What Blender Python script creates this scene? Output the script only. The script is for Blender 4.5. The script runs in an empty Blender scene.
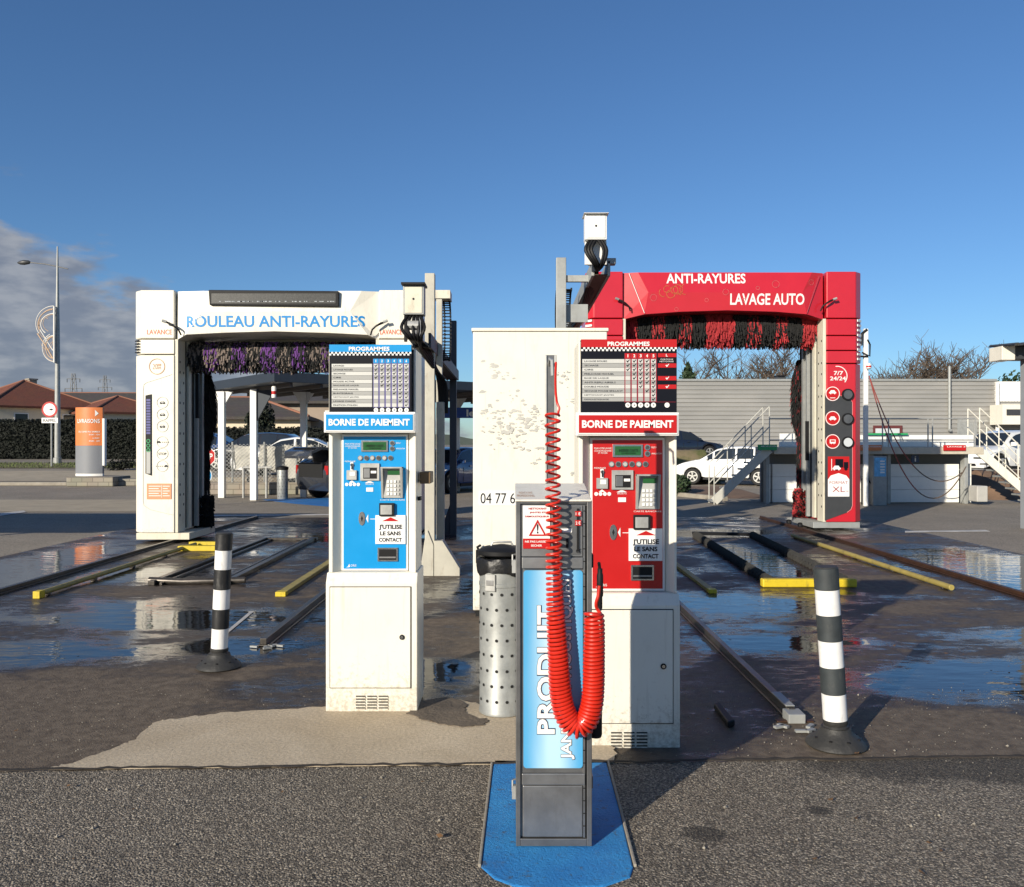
import bpy, bmesh, math, random
from mathutils import Vector, Matrix
R = math.radians
random.seed(7)
S = bpy.context.scene
COL = S.collection
F, H, CX, CY = 850.0, 1.5, 512.0, 443.0      # focal length in pixels, eye height in metres, picture centre
def px(x, Y): return (x - CX) * Y / F
def pz(y, Y): return H - (y - CY) * Y / F
def gd(y): return F * H / (y - CY)

# ------------------------------------------------------------------ materials
MATS = {}
def mat(name, col, rough=.5, metal=0., var=.0, vscale=6., bump=0., bscale=40., spec=.5, emit=0., dirt=0., dirtcol=(.12, .10, .08), coat=0., rvar=.08, splash=0.):
    if name in MATS: return MATS[name]
    m = bpy.data.materials.new(name); m.use_nodes = True
    nt = m.node_tree; N = nt.nodes; L = nt.links
    b = N['Principled BSDF']
    c = (*col, 1)
    b.inputs['Roughness'].default_value = rough
    b.inputs['Metallic'].default_value = metal
    b.inputs['Specular IOR Level'].default_value = spec
    b.inputs['Coat Weight'].default_value = coat
    b.inputs['Base Color'].default_value = c
    if emit:
        b.inputs['Emission Color'].default_value = c; b.inputs['Emission Strength'].default_value = emit
    tc = N.new('ShaderNodeTexCoord')
    nz = N.new('ShaderNodeTexNoise'); nz.inputs['Scale'].default_value = vscale; nz.inputs['Detail'].default_value = 6; nz.inputs['Roughness'].default_value = .65
    L.new(tc.outputs['Object'], nz.inputs['Vector'])
    cur = None
    v = max(var, .02)
    mx = N.new('ShaderNodeMix'); mx.data_type = 'RGBA'
    rp = N.new('ShaderNodeMapRange'); rp.inputs['From Min'].default_value = .3; rp.inputs['From Max'].default_value = .7
    L.new(nz.outputs['Fac'], rp.inputs['Value']); L.new(rp.outputs['Result'], mx.inputs['Factor'])
    mx.inputs['A'].default_value = (*[max(0, k * (1 - v)) for k in col], 1)
    mx.inputs['B'].default_value = (*[min(1, k * (1 + v)) for k in col], 1)
    cur = mx.outputs['Result']
    if dirt:
        n2 = N.new('ShaderNodeTexNoise'); n2.inputs['Scale'].default_value = vscale * 2.3; n2.inputs['Detail'].default_value = 8; n2.inputs['Roughness'].default_value = .72
        mp = N.new('ShaderNodeMapping'); mp.inputs['Scale'].default_value = (1, 1, .35)
        L.new(tc.outputs['Object'], mp.inputs['Vector']); L.new(mp.outputs['Vector'], n2.inputs['Vector'])
        r2 = N.new('ShaderNodeMapRange'); r2.inputs['From Min'].default_value = .54; r2.inputs['From Max'].default_value = .78; r2.inputs['To Max'].default_value = dirt
        L.new(n2.outputs['Fac'], r2.inputs['Value'])
        m2 = N.new('ShaderNodeMix'); m2.data_type = 'RGBA'; L.new(r2.outputs['Result'], m2.inputs['Factor'])
        L.new(cur, m2.inputs['A']); m2.inputs['B'].default_value = (*dirtcol, 1); cur = m2.outputs['Result']
    if splash:                                          # mud splashes near the ground, thin runs higher up
        sz_ = N.new('ShaderNodeSeparateXYZ'); L.new(tc.outputs['Object'], sz_.inputs[0])
        hz_ = N.new('ShaderNodeMapRange'); hz_.inputs['From Min'].default_value = .0; hz_.inputs['From Max'].default_value = .42; hz_.inputs['To Min'].default_value = 1; hz_.inputs['To Max'].default_value = 0
        L.new(sz_.outputs['Z'], hz_.inputs['Value'])
        n4 = N.new('ShaderNodeTexNoise'); n4.inputs['Scale'].default_value = 38; n4.inputs['Detail'].default_value = 7; n4.inputs['Roughness'].default_value = .75
        L.new(tc.outputs['Object'], n4.inputs['Vector'])
        ad = N.new('ShaderNodeMath'); ad.operation = 'MULTIPLY_ADD'; L.new(hz_.outputs['Result'], ad.inputs[0]); ad.inputs[1].default_value = .30; L.new(n4.outputs['Fac'], ad.inputs[2])
        r4 = N.new('ShaderNodeMapRange'); r4.inputs['From Min'].default_value = .66; r4.inputs['From Max'].default_value = .86; r4.inputs['To Max'].default_value = splash; L.new(ad.outputs[0], r4.inputs['Value'])
        n5 = N.new('ShaderNodeTexNoise'); n5.inputs['Scale'].default_value = 5; n5.inputs['Detail'].default_value = 6
        mp5 = N.new('ShaderNodeMapping'); mp5.inputs['Scale'].default_value = (7, 7, .35); L.new(tc.outputs['Object'], mp5.inputs['Vector']); L.new(mp5.outputs['Vector'], n5.inputs['Vector'])
        r5 = N.new('ShaderNodeMapRange'); r5.inputs['From Min'].default_value = .60; r5.inputs['From Max'].default_value = .76; r5.inputs['To Max'].default_value = .28; L.new(n5.outputs['Fac'], r5.inputs['Value'])
        mx4 = N.new('ShaderNodeMath'); mx4.operation = 'MAXIMUM'; L.new(r4.outputs['Result'], mx4.inputs[0]); L.new(r5.outputs['Result'], mx4.inputs[1])
        m4 = N.new('ShaderNodeMix'); m4.data_type = 'RGBA'; L.new(mx4.outputs[0], m4.inputs['Factor']); L.new(cur, m4.inputs['A']); m4.inputs['B'].default_value = (.30, .24, .16, 1); cur = m4.outputs['Result']
    L.new(cur, b.inputs['Base Color'])
    rr = N.new('ShaderNodeMapRange'); rr.inputs['To Min'].default_value = max(0, rough - rvar); rr.inputs['To Max'].default_value = min(1, rough + rvar)
    L.new(nz.outputs['Fac'], rr.inputs['Value']); L.new(rr.outputs['Result'], b.inputs['Roughness'])
    if bump:
        n3 = N.new('ShaderNodeTexNoise'); n3.inputs['Scale'].default_value = bscale; n3.inputs['Detail'].default_value = 4
        L.new(tc.outputs['Object'], n3.inputs['Vector'])
        bp = N.new('ShaderNodeBump'); bp.inputs['Strength'].default_value = bump; bp.inputs['Distance'].default_value = .01
        L.new(n3.outputs['Fac'], bp.inputs['Height']); L.new(bp.outputs['Normal'], b.inputs['Normal'])
    MATS[name] = m
    return m

CREAM = mat('cream_paint', (.78, .745, .645), .38, var=.04, vscale=3, dirt=.3, dirtcol=(.42, .35, .24), splash=.55)
CREAMD = mat('weathered_cream_paint', (.66, .62, .50), .5, var=.06, vscale=5, dirt=.6, dirtcol=(.30, .24, .16))
BING = mat('dull_galvanised_bin', (.30, .31, .30), .5, metal=.35, var=.2, vscale=10, dirt=.45, dirtcol=(.15, .14, .12))
WHITE = mat('white_paint', (.80, .79, .76), .4, var=.02)
WHITEP = mat('white_vinyl', (.82, .81, .78), .35)
BLACKV = mat('black_vinyl', (.006, .007, .012), .5, spec=.15)
ROWW = mat('table_row_white', (.56, .56, .53), .5)
ROWG = mat('table_row_grey', (.34, .34, .325), .5)
BLUEP = mat('sky_blue_vinyl', (.002, .27, .62), .32, var=.03)
REDP = mat('red_vinyl', (.47, .010, .010), .32, var=.03)
REDG = mat('red_gantry_paint', (.52, .016, .028), .3, var=.05, vscale=2, coat=.4)
REDD = mat('dark_red_vinyl', (.30, .02, .04), .4)
GREYV = mat('grey_vinyl', (.42, .42, .40), .5)
DGREY = mat('dark_grey_panel', (.045, .047, .05), .45, var=.1)
LCD = mat('green_display', (.02, .10, .03), .2)
LCDT = mat('display_ink', (.004, .02, .006), .3)
CHROME = mat('brushed_chrome', (.55, .55, .54), .25, metal=1, var=.08, vscale=30)
STEEL = mat('stainless_steel', (.30, .30, .30), .42, metal=.85, var=.14, vscale=9, dirt=.35, dirtcol=(.14, .12, .1))
STEELD = mat('dull_steel_frame', (.20, .20, .20), .45, metal=.8, var=.15, vscale=12)
GALV = mat('galvanised_steel', (.42, .42, .40), .48, metal=.4, var=.16, vscale=14, dirt=.3, dirtcol=(.2, .18, .15))
GALVP = mat('grey_galvanised_post', (.34, .35, .34), .55, metal=.3, var=.14, vscale=6, dirt=.5, dirtcol=(.2, .16, .12))
RUBBER = mat('black_rubber', (.03, .029, .027), .6, var=.2, bump=.3, bscale=60, dirt=.3, dirtcol=(.12, .11, .1))
BLACKM = mat('black_metal', (.010, .010, .011), .55, var=.2, spec=.25)
DARKIN = mat('dark_interior', (.006, .006, .006), .8)
BLUEST = mat('dark_slate_paint', (.025, .035, .05), .5, var=.1)
HOSE = mat('red_hose_plastic', (.58, .022, .008), .38, var=.12, vscale=20, coat=.1)
YEL = mat('yellow_paint', (.62, .46, .02), .5, var=.1, vscale=8, dirt=.85, dirtcol=(.09, .07, .03))
YELW = mat('worn_yellow_paint', (.34, .27, .075), .55, var=.15, vscale=5, dirt=.95, dirtcol=(.07, .055, .03))
RAILM = mat('wet_steel_rail', (.09, .08, .07), .35, metal=.6, var=.3, vscale=9, dirt=.5, dirtcol=(.06, .03, .02))
RUST = mat('rusty_rail', (.07, .035, .02), .5, metal=.4, var=.3, vscale=9, dirt=.5, dirtcol=(.15, .04, .015))
ORANGE = mat('orange_vinyl', (.66, .20, .06), .45, var=.05)
ORANGEL = mat('orange_line', (.70, .22, .08), .5)
ORL = mat('salmon_orange_label', (.74, .28, .14), .5)
BRONZE = mat('bronze_print', (.50, .30, .18), .5)
TXTBLUE = mat('blue_lettering', (.01, .24, .60), .4)
TXTRED = mat('orange_red_lettering', (.65, .12, .04), .4)
GREEN = mat('green_sign', (.02, .30, .10), .5)
PURP = mat('purple_foam', (.12, .04, .20), .9, var=.25)
BEIGEF = mat('beige_foam', (.17, .135, .115), .9, var=.25)
BLKF = mat('black_foam', (.012, .012, .012), .95, var=.2)
REDF = mat('red_foam', (.36, .025, .03), .9, var=.25)
GLASS = mat('car_glass', (.02, .025, .03), .06, spec=.8)
WINDOW = mat('house_window', (.03, .035, .04), .15)
TYRE = mat('tyre_rubber', (.012, .012, .012), .75)
CLEAR = mat('lamp_glass', (.55, .58, .6), .12, spec=.8)
CARWHITE = mat('white_car_paint', (.80, .80, .78), .22, coat=.6)
CARDARK = mat('dark_blue_car_paint', (.012, .018, .035), .18, coat=.8)
CARGREY = mat('dark_grey_car_paint', (.03, .033, .04), .2, coat=.8)
CARBLUE = mat('blue_car_paint', (.02, .06, .18), .2, coat=.8)
CARBLACK = mat('black_car_paint', (.01, .01, .012), .2, coat=.8)
TAILRED = mat('tail_lamp_red', (.35, .01, .01), .2)
CONC = mat('concrete', (.30, .27, .22), .85, var=.18, vscale=4, bump=.5, bscale=30, dirt=.5, dirtcol=(.12, .1, .08))
BARK = mat('bark', (.10, .075, .055), .9, var=.25)
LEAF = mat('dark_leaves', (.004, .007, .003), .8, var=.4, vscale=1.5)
LEAFDK = mat('dull_leaves', (.014, .020, .010), .8, var=.4, vscale=2)
LEAFG = mat('green_leaves', (.03, .055, .02), .7, var=.35, vscale=2)
GRASS = mat('grass_blades', (.09, .12, .03), .8, var=.4, vscale=3)
PEEL = mat('bare_grey_undercoat', (.48, .47, .43), .6, var=.15)

def brickish(name, c1, c2, scale, rough=.85, row=.25, w=.5, mortar=.02, mc=None, axis='xz', bump=.4):
    m = bpy.data.materials.new(name); m.use_nodes = True; N = m.node_tree.nodes; L = m.node_tree.links
    b = N['Principled BSDF']; b.inputs['Roughness'].default_value = rough
    tc = N.new('ShaderNodeTexCoord'); sp = N.new('ShaderNodeSeparateXYZ'); cb = N.new('ShaderNodeCombineXYZ')
    L.new(tc.outputs['Object'], sp.inputs[0])
    ad = N.new('ShaderNodeMath'); ad.operation = 'ADD'
    L.new(sp.outputs['X'], ad.inputs[0]); L.new(sp.outputs['Y'], ad.inputs[1])
    L.new(ad.outputs[0], cb.inputs['X']); L.new(sp.outputs['Z'], cb.inputs['Y'])
    br = N.new('ShaderNodeTexBrick'); br.inputs['Scale'].default_value = scale
    br.inputs['Color1'].default_value = (*c1, 1); br.inputs['Color2'].default_value = (*c2, 1); br.inputs['Mortar'].default_value = (*(mc or [k * .5 for k in c1]), 1)
    br.inputs['Mortar Size'].default_value = mortar; br.inputs['Row Height'].default_value = row; br.inputs['Brick Width'].default_value = w
    L.new(cb.outputs[0], br.inputs['Vector']); 
    nz = N.new('ShaderNodeTexNoise'); nz.inputs['Scale'].default_value = 1.2; nz.inputs['Detail'].default_value = 7
    L.new(tc.outputs['Object'], nz.inputs['Vector'])
    mx = N.new('ShaderNodeMix'); mx.data_type = 'RGBA'; mx.blend_type = 'MULTIPLY'; mx.inputs['Factor'].default_value = .55
    L.new(br.outputs['Color'], mx.inputs['A']); L.new(nz.outputs['Color'], mx.inputs['B'])
    ml = N.new('ShaderNodeMix'); ml.data_type = 'RGBA'; ml.blend_type = 'MIX'; ml.inputs['Factor'].default_value = .55
    L.new(br.outputs['Color'], ml.inputs['A']); L.new(mx.outputs['Result'], ml.inputs['B'])
    L.new(ml.outputs['Result'], b.inputs['Base Color'])
    return m
ROOF = brickish('clay_roof_tiles', (.26, .085, .045), (.19, .065, .038), 3, row=.3, w=.25)
ROOFD = brickish('old_grey_roof_tiles', (.10, .085, .075), (.075, .065, .06), 3, row=.3, w=.25)
BLOCK = brickish('rough_block_wall', (.34, .31, .25), (.27, .25, .20), 1.6, row=.25, w=.6)
RENDERW = mat('cream_render', (.72, .62, .46), .8, var=.06)
RENDERT = mat('tan_render', (.34, .27, .21), .85, var=.12, vscale=.8)

# ------------------------------------------------------------------ mesh builder
_txt = {}
def text_tris(s, bold):
    k = (s, bold)
    if k in _txt: return _txt[k]
    c = bpy.data.curves.new('t', 'FONT'); c.body = s; c.size = 1; c.resolution_u = 3; c.offset = bold; c.fill_mode = 'BOTH' if hasattr(c, 'fill_mode') else c.fill_mode
    try: c.fill_mode = 'FRONT'
    except Exception: pass
    o = bpy.data.objects.new('t', c); COL.objects.link(o)
    dg = bpy.context.evaluated_depsgraph_get(); dg.update()
    me = bpy.data.meshes.new_from_object(o.evaluated_get(dg))
    vs = [v.co.copy() for v in me.vertices]; fs = [tuple(p.vertices) for p in me.polygons]
    bpy.data.objects.remove(o); bpy.data.curves.remove(c); bpy.data.meshes.remove(me)
    _txt[k] = (vs, fs); return _txt[k]

class MB:
    def __init__(s): s.v = []; s.f = []; s.m = []; s.slots = []
    def si(s, m):
        if m not in s.slots: s.slots.append(m)
        return s.slots.index(m)
    def add(s, vs, fs, m, M=None):
        b = len(s.v); i = s.si(m)
        s.v += [tuple(M @ Vector(p)) if M else tuple(p) for p in vs]
        for f in fs: s.f.append(tuple(b + k for k in f)); s.m.append(i)
    def box(s, x0, x1, y0, y1, z0, z1, m, M=None):
        vs = [(x0, y0, z0), (x1, y0, z0), (x1, y1, z0), (x0, y1, z0), (x0, y0, z1), (x1, y0, z1), (x1, y1, z1), (x0, y1, z1)]
        s.add(vs, [(0, 3, 2, 1), (4, 5, 6, 7), (0, 1, 5, 4), (1, 2, 6, 5), (2, 3, 7, 6), (3, 0, 4, 7)], m, M)
    def prism(s, poly, a, b, m, axis='y', M=None):   # polygon (u, v) swept from a to b
        def P(u, v, t): return {'y': (u, t, v), 'z': (u, v, t), 'x': (t, u, v)}[axis]
        n = len(poly)
        vs = [P(u, v, a) for u, v in poly] + [P(u, v, b) for u, v in poly]
        fs = [tuple(range(n)), tuple(range(2 * n - 1, n - 1, -1))] + [(i, n + i, n + (i + 1) % n, (i + 1) % n) for i in range(n)]
        s.add(vs, fs, m, M)
    def bar(s, p0, p1, w, h, m):                        # rectangular bar between two points
        p0, p1 = Vector(p0), Vector(p1); d = (p1 - p0).normalized()
        up = Vector((0, 0, 1)) if abs(d.z) < .99 else Vector((0, 1, 0))
        r = d.cross(up).normalized(); u = r.cross(d)
        vs = [p + r * a * w / 2 + u * b * h / 2 for p in (p0, p1) for a, b in ((-1, -1), (1, -1), (1, 1), (-1, 1))]
        s.add(vs, [(0, 3, 2, 1), (4, 5, 6, 7), (0, 1, 5, 4), (1, 2, 6, 5), (2, 3, 7, 6), (3, 0, 4, 7)], m)
    def tube(s, path, r, m, n=8, cap=True):
        path = [Vector(p) for p in path]; k = len(path)
        rs = r if isinstance(r, (list, tuple)) else [r] * k
        T = []
        for i in range(k):
            d = path[min(i + 1, k - 1)] - path[max(i - 1, 0)]
            T.append(d.normalized() if d.length > 1e-9 else Vector((0, 0, 1)))
        up = Vector((0, 0, 1)) if abs(T[0].z) < .9 else Vector((1, 0, 0))
        nrm = (up - T[0] * up.dot(T[0])).normalized()
        vs = []
        for i in range(k):
            nrm = nrm - T[i] * nrm.dot(T[i])
            nrm = nrm.normalized() if nrm.length > 1e-6 else T[i].orthogonal().normalized()
            bn = T[i].cross(nrm)
            for j in range(n):
                a = 2 * math.pi * j / n
                vs.append(path[i] + (nrm * math.cos(a) + bn * math.sin(a)) * rs[i])
        fs = [(i * n + j, i * n + (j + 1) % n, (i + 1) * n + (j + 1) % n, (i + 1) * n + j) for i in range(k - 1) for j in range(n)]
        if cap: fs += [tuple(range(n))[::-1], tuple((k - 1) * n + j for j in range(n))]
        s.add(vs, fs, m)
    def lathe(s, prof, c, m, n=24, M=None):             # profile (r, z) about a vertical axis
        vs = []
        for r, z in prof:
            for j in range(n):
                a = 2 * math.pi * j / n; vs.append((c[0] + r * math.cos(a), c[1] + r * math.sin(a), c[2] + z))
        k = len(prof)
        fs = [(i * n + j, i * n + (j + 1) % n, (i + 1) * n + (j + 1) % n, (i + 1) * n + j) for i in range(k - 1) for j in range(n)]
        fs += [tuple(range(n))[::-1], tuple((k - 1) * n + j for j in range(n))]
        s.add(vs, fs, m, M)
    def disc(s, x, z, r, y, t, m, n=20, rz=None):        # round button facing the viewer side (-y)
        rz = rz or r
        s.prism([(x + r * math.cos(2 * math.pi * j / n), z + rz * math.sin(2 * math.pi * j / n)) for j in range(n)], y, y - t, m)
    def ring(s, x, z, r, w, y, m, n=28, t=.003, a0=0, a1=360):
        vs = []; N_ = n
        for j in range(N_ + 1):
            a = R(a0 + (a1 - a0) * j / N_)
            for q in (r - w / 2, r + w / 2):
                for yy in (y, y - t): vs.append((x + q * math.cos(a), yy, z + q * math.sin(a)))
        fs = []
        for j in range(N_):
            b = j * 4
            fs += [(b + 1, b + 3, b + 7, b + 5), (b, b + 1, b + 5, b + 4), (b + 2, b + 6, b + 7, b + 3), (b, b + 4, b + 6, b + 2)]
        s.add(vs, fs, m)
    def text(s, t, x0, x1, z0, z1, y, m, bold=.0, rot=0, plane=None):
        vs, fs = text_tris(t, bold)
        if not vs: return
        a0 = min(v.x for v in vs); a1 = max(v.x for v in vs); b0 = min(v.y for v in vs); b1 = max(v.y for v in vs)
        if rot == 0:
            P = [(x0 + (v.x - a0) / (a1 - a0) * (x1 - x0), y, z0 + (v.y - b0) / (b1 - b0) * (z1 - z0)) for v in vs]
        else:                                           # reading upwards
            P = [(x1 - (v.y - b0) / (b1 - b0) * (x1 - x0), y, z0 + (v.x - a0) / (a1 - a0) * (z1 - z0)) for v in vs]
        if plane: P = [plane(p) for p in P]
        s.add(P, fs, m)

def owner_loc(p):
    l = Vector((0, 0, 0))
    while p is not None: l += p.location; p = p.parent
    return l
def part(mb, name, parent=None, loc=None, bevel=0, smooth=False, label=None):
    o_ = owner_loc(parent) if parent is not None else Vector(loc or (0, 0, 0))
    me = bpy.data.meshes.new(name)
    me.from_pydata([(v[0] - o_.x, v[1] - o_.y, v[2] - o_.z) for v in mb.v], [], mb.f)
    for m in mb.slots: me.materials.append(m)
    me.polygons.foreach_set('material_index', mb.m)
    bm = bmesh.new(); bm.from_mesh(me); bmesh.ops.recalc_face_normals(bm, faces=bm.faces); bm.to_mesh(me); bm.free()
    if smooth:
        me.polygons.foreach_set('use_smooth', [True] * len(me.polygons))
        try: me.set_sharp_from_angle(angle=R(40))
        except Exception: pass
    o = bpy.data.objects.new(name, me); COL.objects.link(o)
    if parent is not None: o.parent = parent
    else: o.location = o_
    if bevel:
        bv = o.modifiers.new('bevel', 'BEVEL'); bv.width = bevel; bv.segments = 2; bv.limit_method = 'ANGLE'; bv.angle_limit = R(40)
    if label: o['label'] = label
    return o
def tag(o, label, cat, group=None):
    o['label'] = label; o['category'] = cat
    if group: o['group'] = group
    return o
def thing(name, label, cat, loc=(0, 0, 0), group=None):
    o = bpy.data.objects.new(name, None); COL.objects.link(o); o.location = loc; o.empty_display_size = .2
    return tag(o, label, cat, group)
def struct(o, kind='structure'): o['kind'] = kind; return o
def copy_tree(o, parent=None):
    c = o.copy(); COL.objects.link(c)
    if parent is not None: c.parent = parent
    for ch in list(o.children): copy_tree(ch, c)
    return c

# ------------------------------------------------------------------ camera, sun, sky
cam = bpy.data.cameras.new('camera'); co = bpy.data.objects.new('camera', cam); COL.objects.link(co)
co.location = (0, 0, H); co.rotation_euler = (R(90), 0, 0); cam.sensor_width = 36; cam.lens = F / 1024 * 36; cam.clip_end = 3000; cam.clip_start = .05
S.camera = co
AZ, EL = 36.0, 18.6
d = Vector((math.sin(R(AZ)) * math.cos(R(EL)), math.cos(R(AZ)) * math.cos(R(EL)), -math.sin(R(EL))))
sl = bpy.data.lights.new('sun', 'SUN'); sl.energy = 5.0; sl.angle = R(.5); sl.color = (1, .91, .76)
so = bpy.data.objects.new('sun', sl); COL.objects.link(so); so.rotation_euler = d.to_track_quat('-Z', 'Y').to_euler(); so.location = (-10, -15, 20)
W = bpy.data.worlds.new('World'); S.world = W; W.use_nodes = True
N = W.node_tree.nodes; L = W.node_tree.links
bg = N['Background']; sky = N.new('ShaderNodeTexSky'); sky.sky_type = 'NISHITA'; sky.sun_disc = False
sky.sun_elevation = R(EL); sky.sun_rotation = R(180 + AZ); sky.air_density = 1.0; sky.dust_density = .3; sky.ozone_density = 3.0; sky.altitude = 200
tc = N.new('ShaderNodeTexCoord'); sp = N.new('ShaderNodeSeparateXYZ'); L.new(tc.outputs['Generated'], sp.inputs[0])
def math_(op, a, b=None, c=None, clamp=False):
    n = N.new('ShaderNodeMath'); n.operation = op; n.use_clamp = clamp
    for i, q in enumerate((a, b, c)):
        if q is None: continue
        if isinstance(q, (int, float)): n.inputs[i].default_value = q
        else: L.new(q, n.inputs[i])
    return n.outputs[0]
def smooth(v, a, b, t0=0, t1=1):
    n = N.new('ShaderNodeMapRange'); n.interpolation_type = 'SMOOTHSTEP'
    L.new(v, n.inputs['Value']); n.inputs['From Min'].default_value = a; n.inputs['From Max'].default_value = b
    n.inputs['To Min'].default_value = t0; n.inputs['To Max'].default_value = t1
    return n.outputs['Result']
azn = math_('ARCTAN2', sp.outputs['X'], sp.outputs['Y'])      # 0 ahead, negative to the left
el = math_('ARCSINE', sp.outputs['Z'])
cv = N.new('ShaderNodeCombineXYZ'); L.new(azn, cv.inputs[0]); L.new(math_('MULTIPLY', el, 2.6), cv.inputs[1])
nz = N.new('ShaderNodeTexNoise'); nz.inputs['Scale'].default_value = 7; nz.inputs['Detail'].default_value = 7; nz.inputs['Roughness'].default_value = .55
L.new(cv.outputs[0], nz.inputs['Vector'])
n2 = N.new('ShaderNodeTexNoise'); n2.inputs['Scale'].default_value = 22; n2.inputs['Detail'].default_value = 5
L.new(cv.outputs[0], n2.inputs['Vector'])
# cloud bank: its top drops from about 14 degrees at the far left to the horizon near the middle
top = smooth(azn, -.70, -.02, .36, .075)
h1 = math_('SUBTRACT', top, el)
h2 = math_('ADD', h1, math_('MULTIPLY', math_('SUBTRACT', nz.outputs['Fac'], .5), .42))
mask = smooth(h2, .06, .115)
mask = math_('MULTIPLY', mask, smooth(el, -.02, .0))
cr = N.new('ShaderNodeMix'); cr.data_type = 'RGBA'
L.new(smooth(n2.outputs['Fac'], .35, .7), cr.inputs['Factor'])
cr.inputs['A'].default_value = (2.0, 2.3, 2.95, 1); cr.inputs['B'].default_value = (3.6, 3.8, 4.2, 1)
mx = N.new('ShaderNodeMix'); mx.data_type = 'RGBA'
tint = N.new('ShaderNodeMix'); tint.data_type = 'RGBA'; tint.blend_type = 'MULTIPLY'; tint.inputs['Factor'].default_value = 1; tint.inputs['B'].default_value = (.68, .92, 1.17, 1)
L.new(sky.outputs[0], tint.inputs['A'])
L.new(math_('MULTIPLY', mask, .92), mx.inputs['Factor']); L.new(tint.outputs['Result'], mx.inputs['A']); L.new(cr.outputs['Result'], mx.inputs['B'])
L.new(mx.outputs['Result'], bg.inputs['Color']); bg.inputs['Strength'].default_value = .084
S.view_settings.view_transform = 'Standard'; S.view_settings.look = 'None'; S.view_settings.exposure = .26; S.view_settings.gamma = 1
S.render.engine = 'CYCLES'

# ------------------------------------------------------------------ ground
def ground_mat(name, build):
    m = bpy.data.materials.new(name); m.use_nodes = True
    build(m.node_tree.nodes, m.node_tree.links, m.node_tree.nodes['Principled BSDF']); return m
class G:
    def __init__(s, N, L): s.N = N; s.L = L; s.tc = N.new('ShaderNodeTexCoord').outputs['Object']
    def noise(s, sc, det=6, ro=.6, scale3=None, dist=0):
        n = s.N.new('ShaderNodeTexNoise'); n.inputs['Scale'].default_value = sc; n.inputs['Detail'].default_value = det; n.inputs['Roughness'].default_value = ro; n.inputs['Distortion'].default_value = dist
        v = s.tc
        if scale3:
            mp = s.N.new('ShaderNodeMapping'); mp.inputs['Scale'].default_value = scale3; s.L.new(v, mp.inputs['Vector']); v = mp.outputs['Vector']
        s.L.new(v, n.inputs['Vector']); return n.outputs['Fac']
    def rng(s, v, a, b, c=0, d=1, smooth=True):
        n = s.N.new('ShaderNodeMapRange'); n.interpolation_type = 'SMOOTHSTEP' if smooth else 'LINEAR'
        s.L.new(v, n.inputs['Value'])
        for k, q in (('From Min', a), ('From Max', b), ('To Min', c), ('To Max', d)): n.inputs[k].default_value = q
        return n.outputs['Result']
    def mix(s, f, a, b):
        n = s.N.new('ShaderNodeMix'); n.data_type = 'RGBA'
        for k, q in (('Factor', f), ('A', a), ('B', b)):
            if isinstance(q, tuple): n.inputs[k].default_value = (*q, 1)
            elif isinstance(q, (int, float)): n.inputs[k].default_value = q
            else: s.L.new(q, n.inputs[k])
        return n.outputs['Result']
    def m(s, op, a, b=0, clamp=False):
        n = s.N.new('ShaderNodeMath'); n.operation = op; n.use_clamp = clamp
        for i, q in enumerate((a, b)):
            if isinstance(q, (int, float)): n.inputs[i].default_value = q
            else: s.L.new(q, n.inputs[i])
        return n.outputs[0]
    def vor(s, sc, feat='F1', out='Distance'):
        n = s.N.new('ShaderNodeTexVoronoi'); n.inputs['Scale'].default_value = sc; n.feature = feat
        s.L.new(s.tc, n.inputs['Vector']); return n.outputs[out]
    def bump(s, h, st, dist, prev=None):
        n = s.N.new('ShaderNodeBump'); n.inputs['Strength'].default_value = st if isinstance(st, (int, float)) else 1
        if not isinstance(st, (int, float)): s.L.new(st, n.inputs['Strength'])
        n.inputs['Distance'].default_value = dist; s.L.new(h, n.inputs['Height'])
        if prev: s.L.new(prev, n.inputs['Normal'])
        return n.outputs['Normal']
    def blob(s, cx, cy, rx, ry):
        mp = s.N.new('ShaderNodeMapping'); mp.inputs['Location'].default_value = (-cx / rx, -cy / ry, 0); mp.inputs['Scale'].default_value = (1 / rx, 1 / ry, 0)
        s.L.new(s.tc, mp.inputs['Vector'])
        ln = s.N.new('ShaderNodeVectorMath'); ln.operation = 'LENGTH'; s.L.new(mp.outputs[0], ln.inputs[0])
        return s.rng(ln.outputs['Value'], 0, 1, 1, 0)

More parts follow.
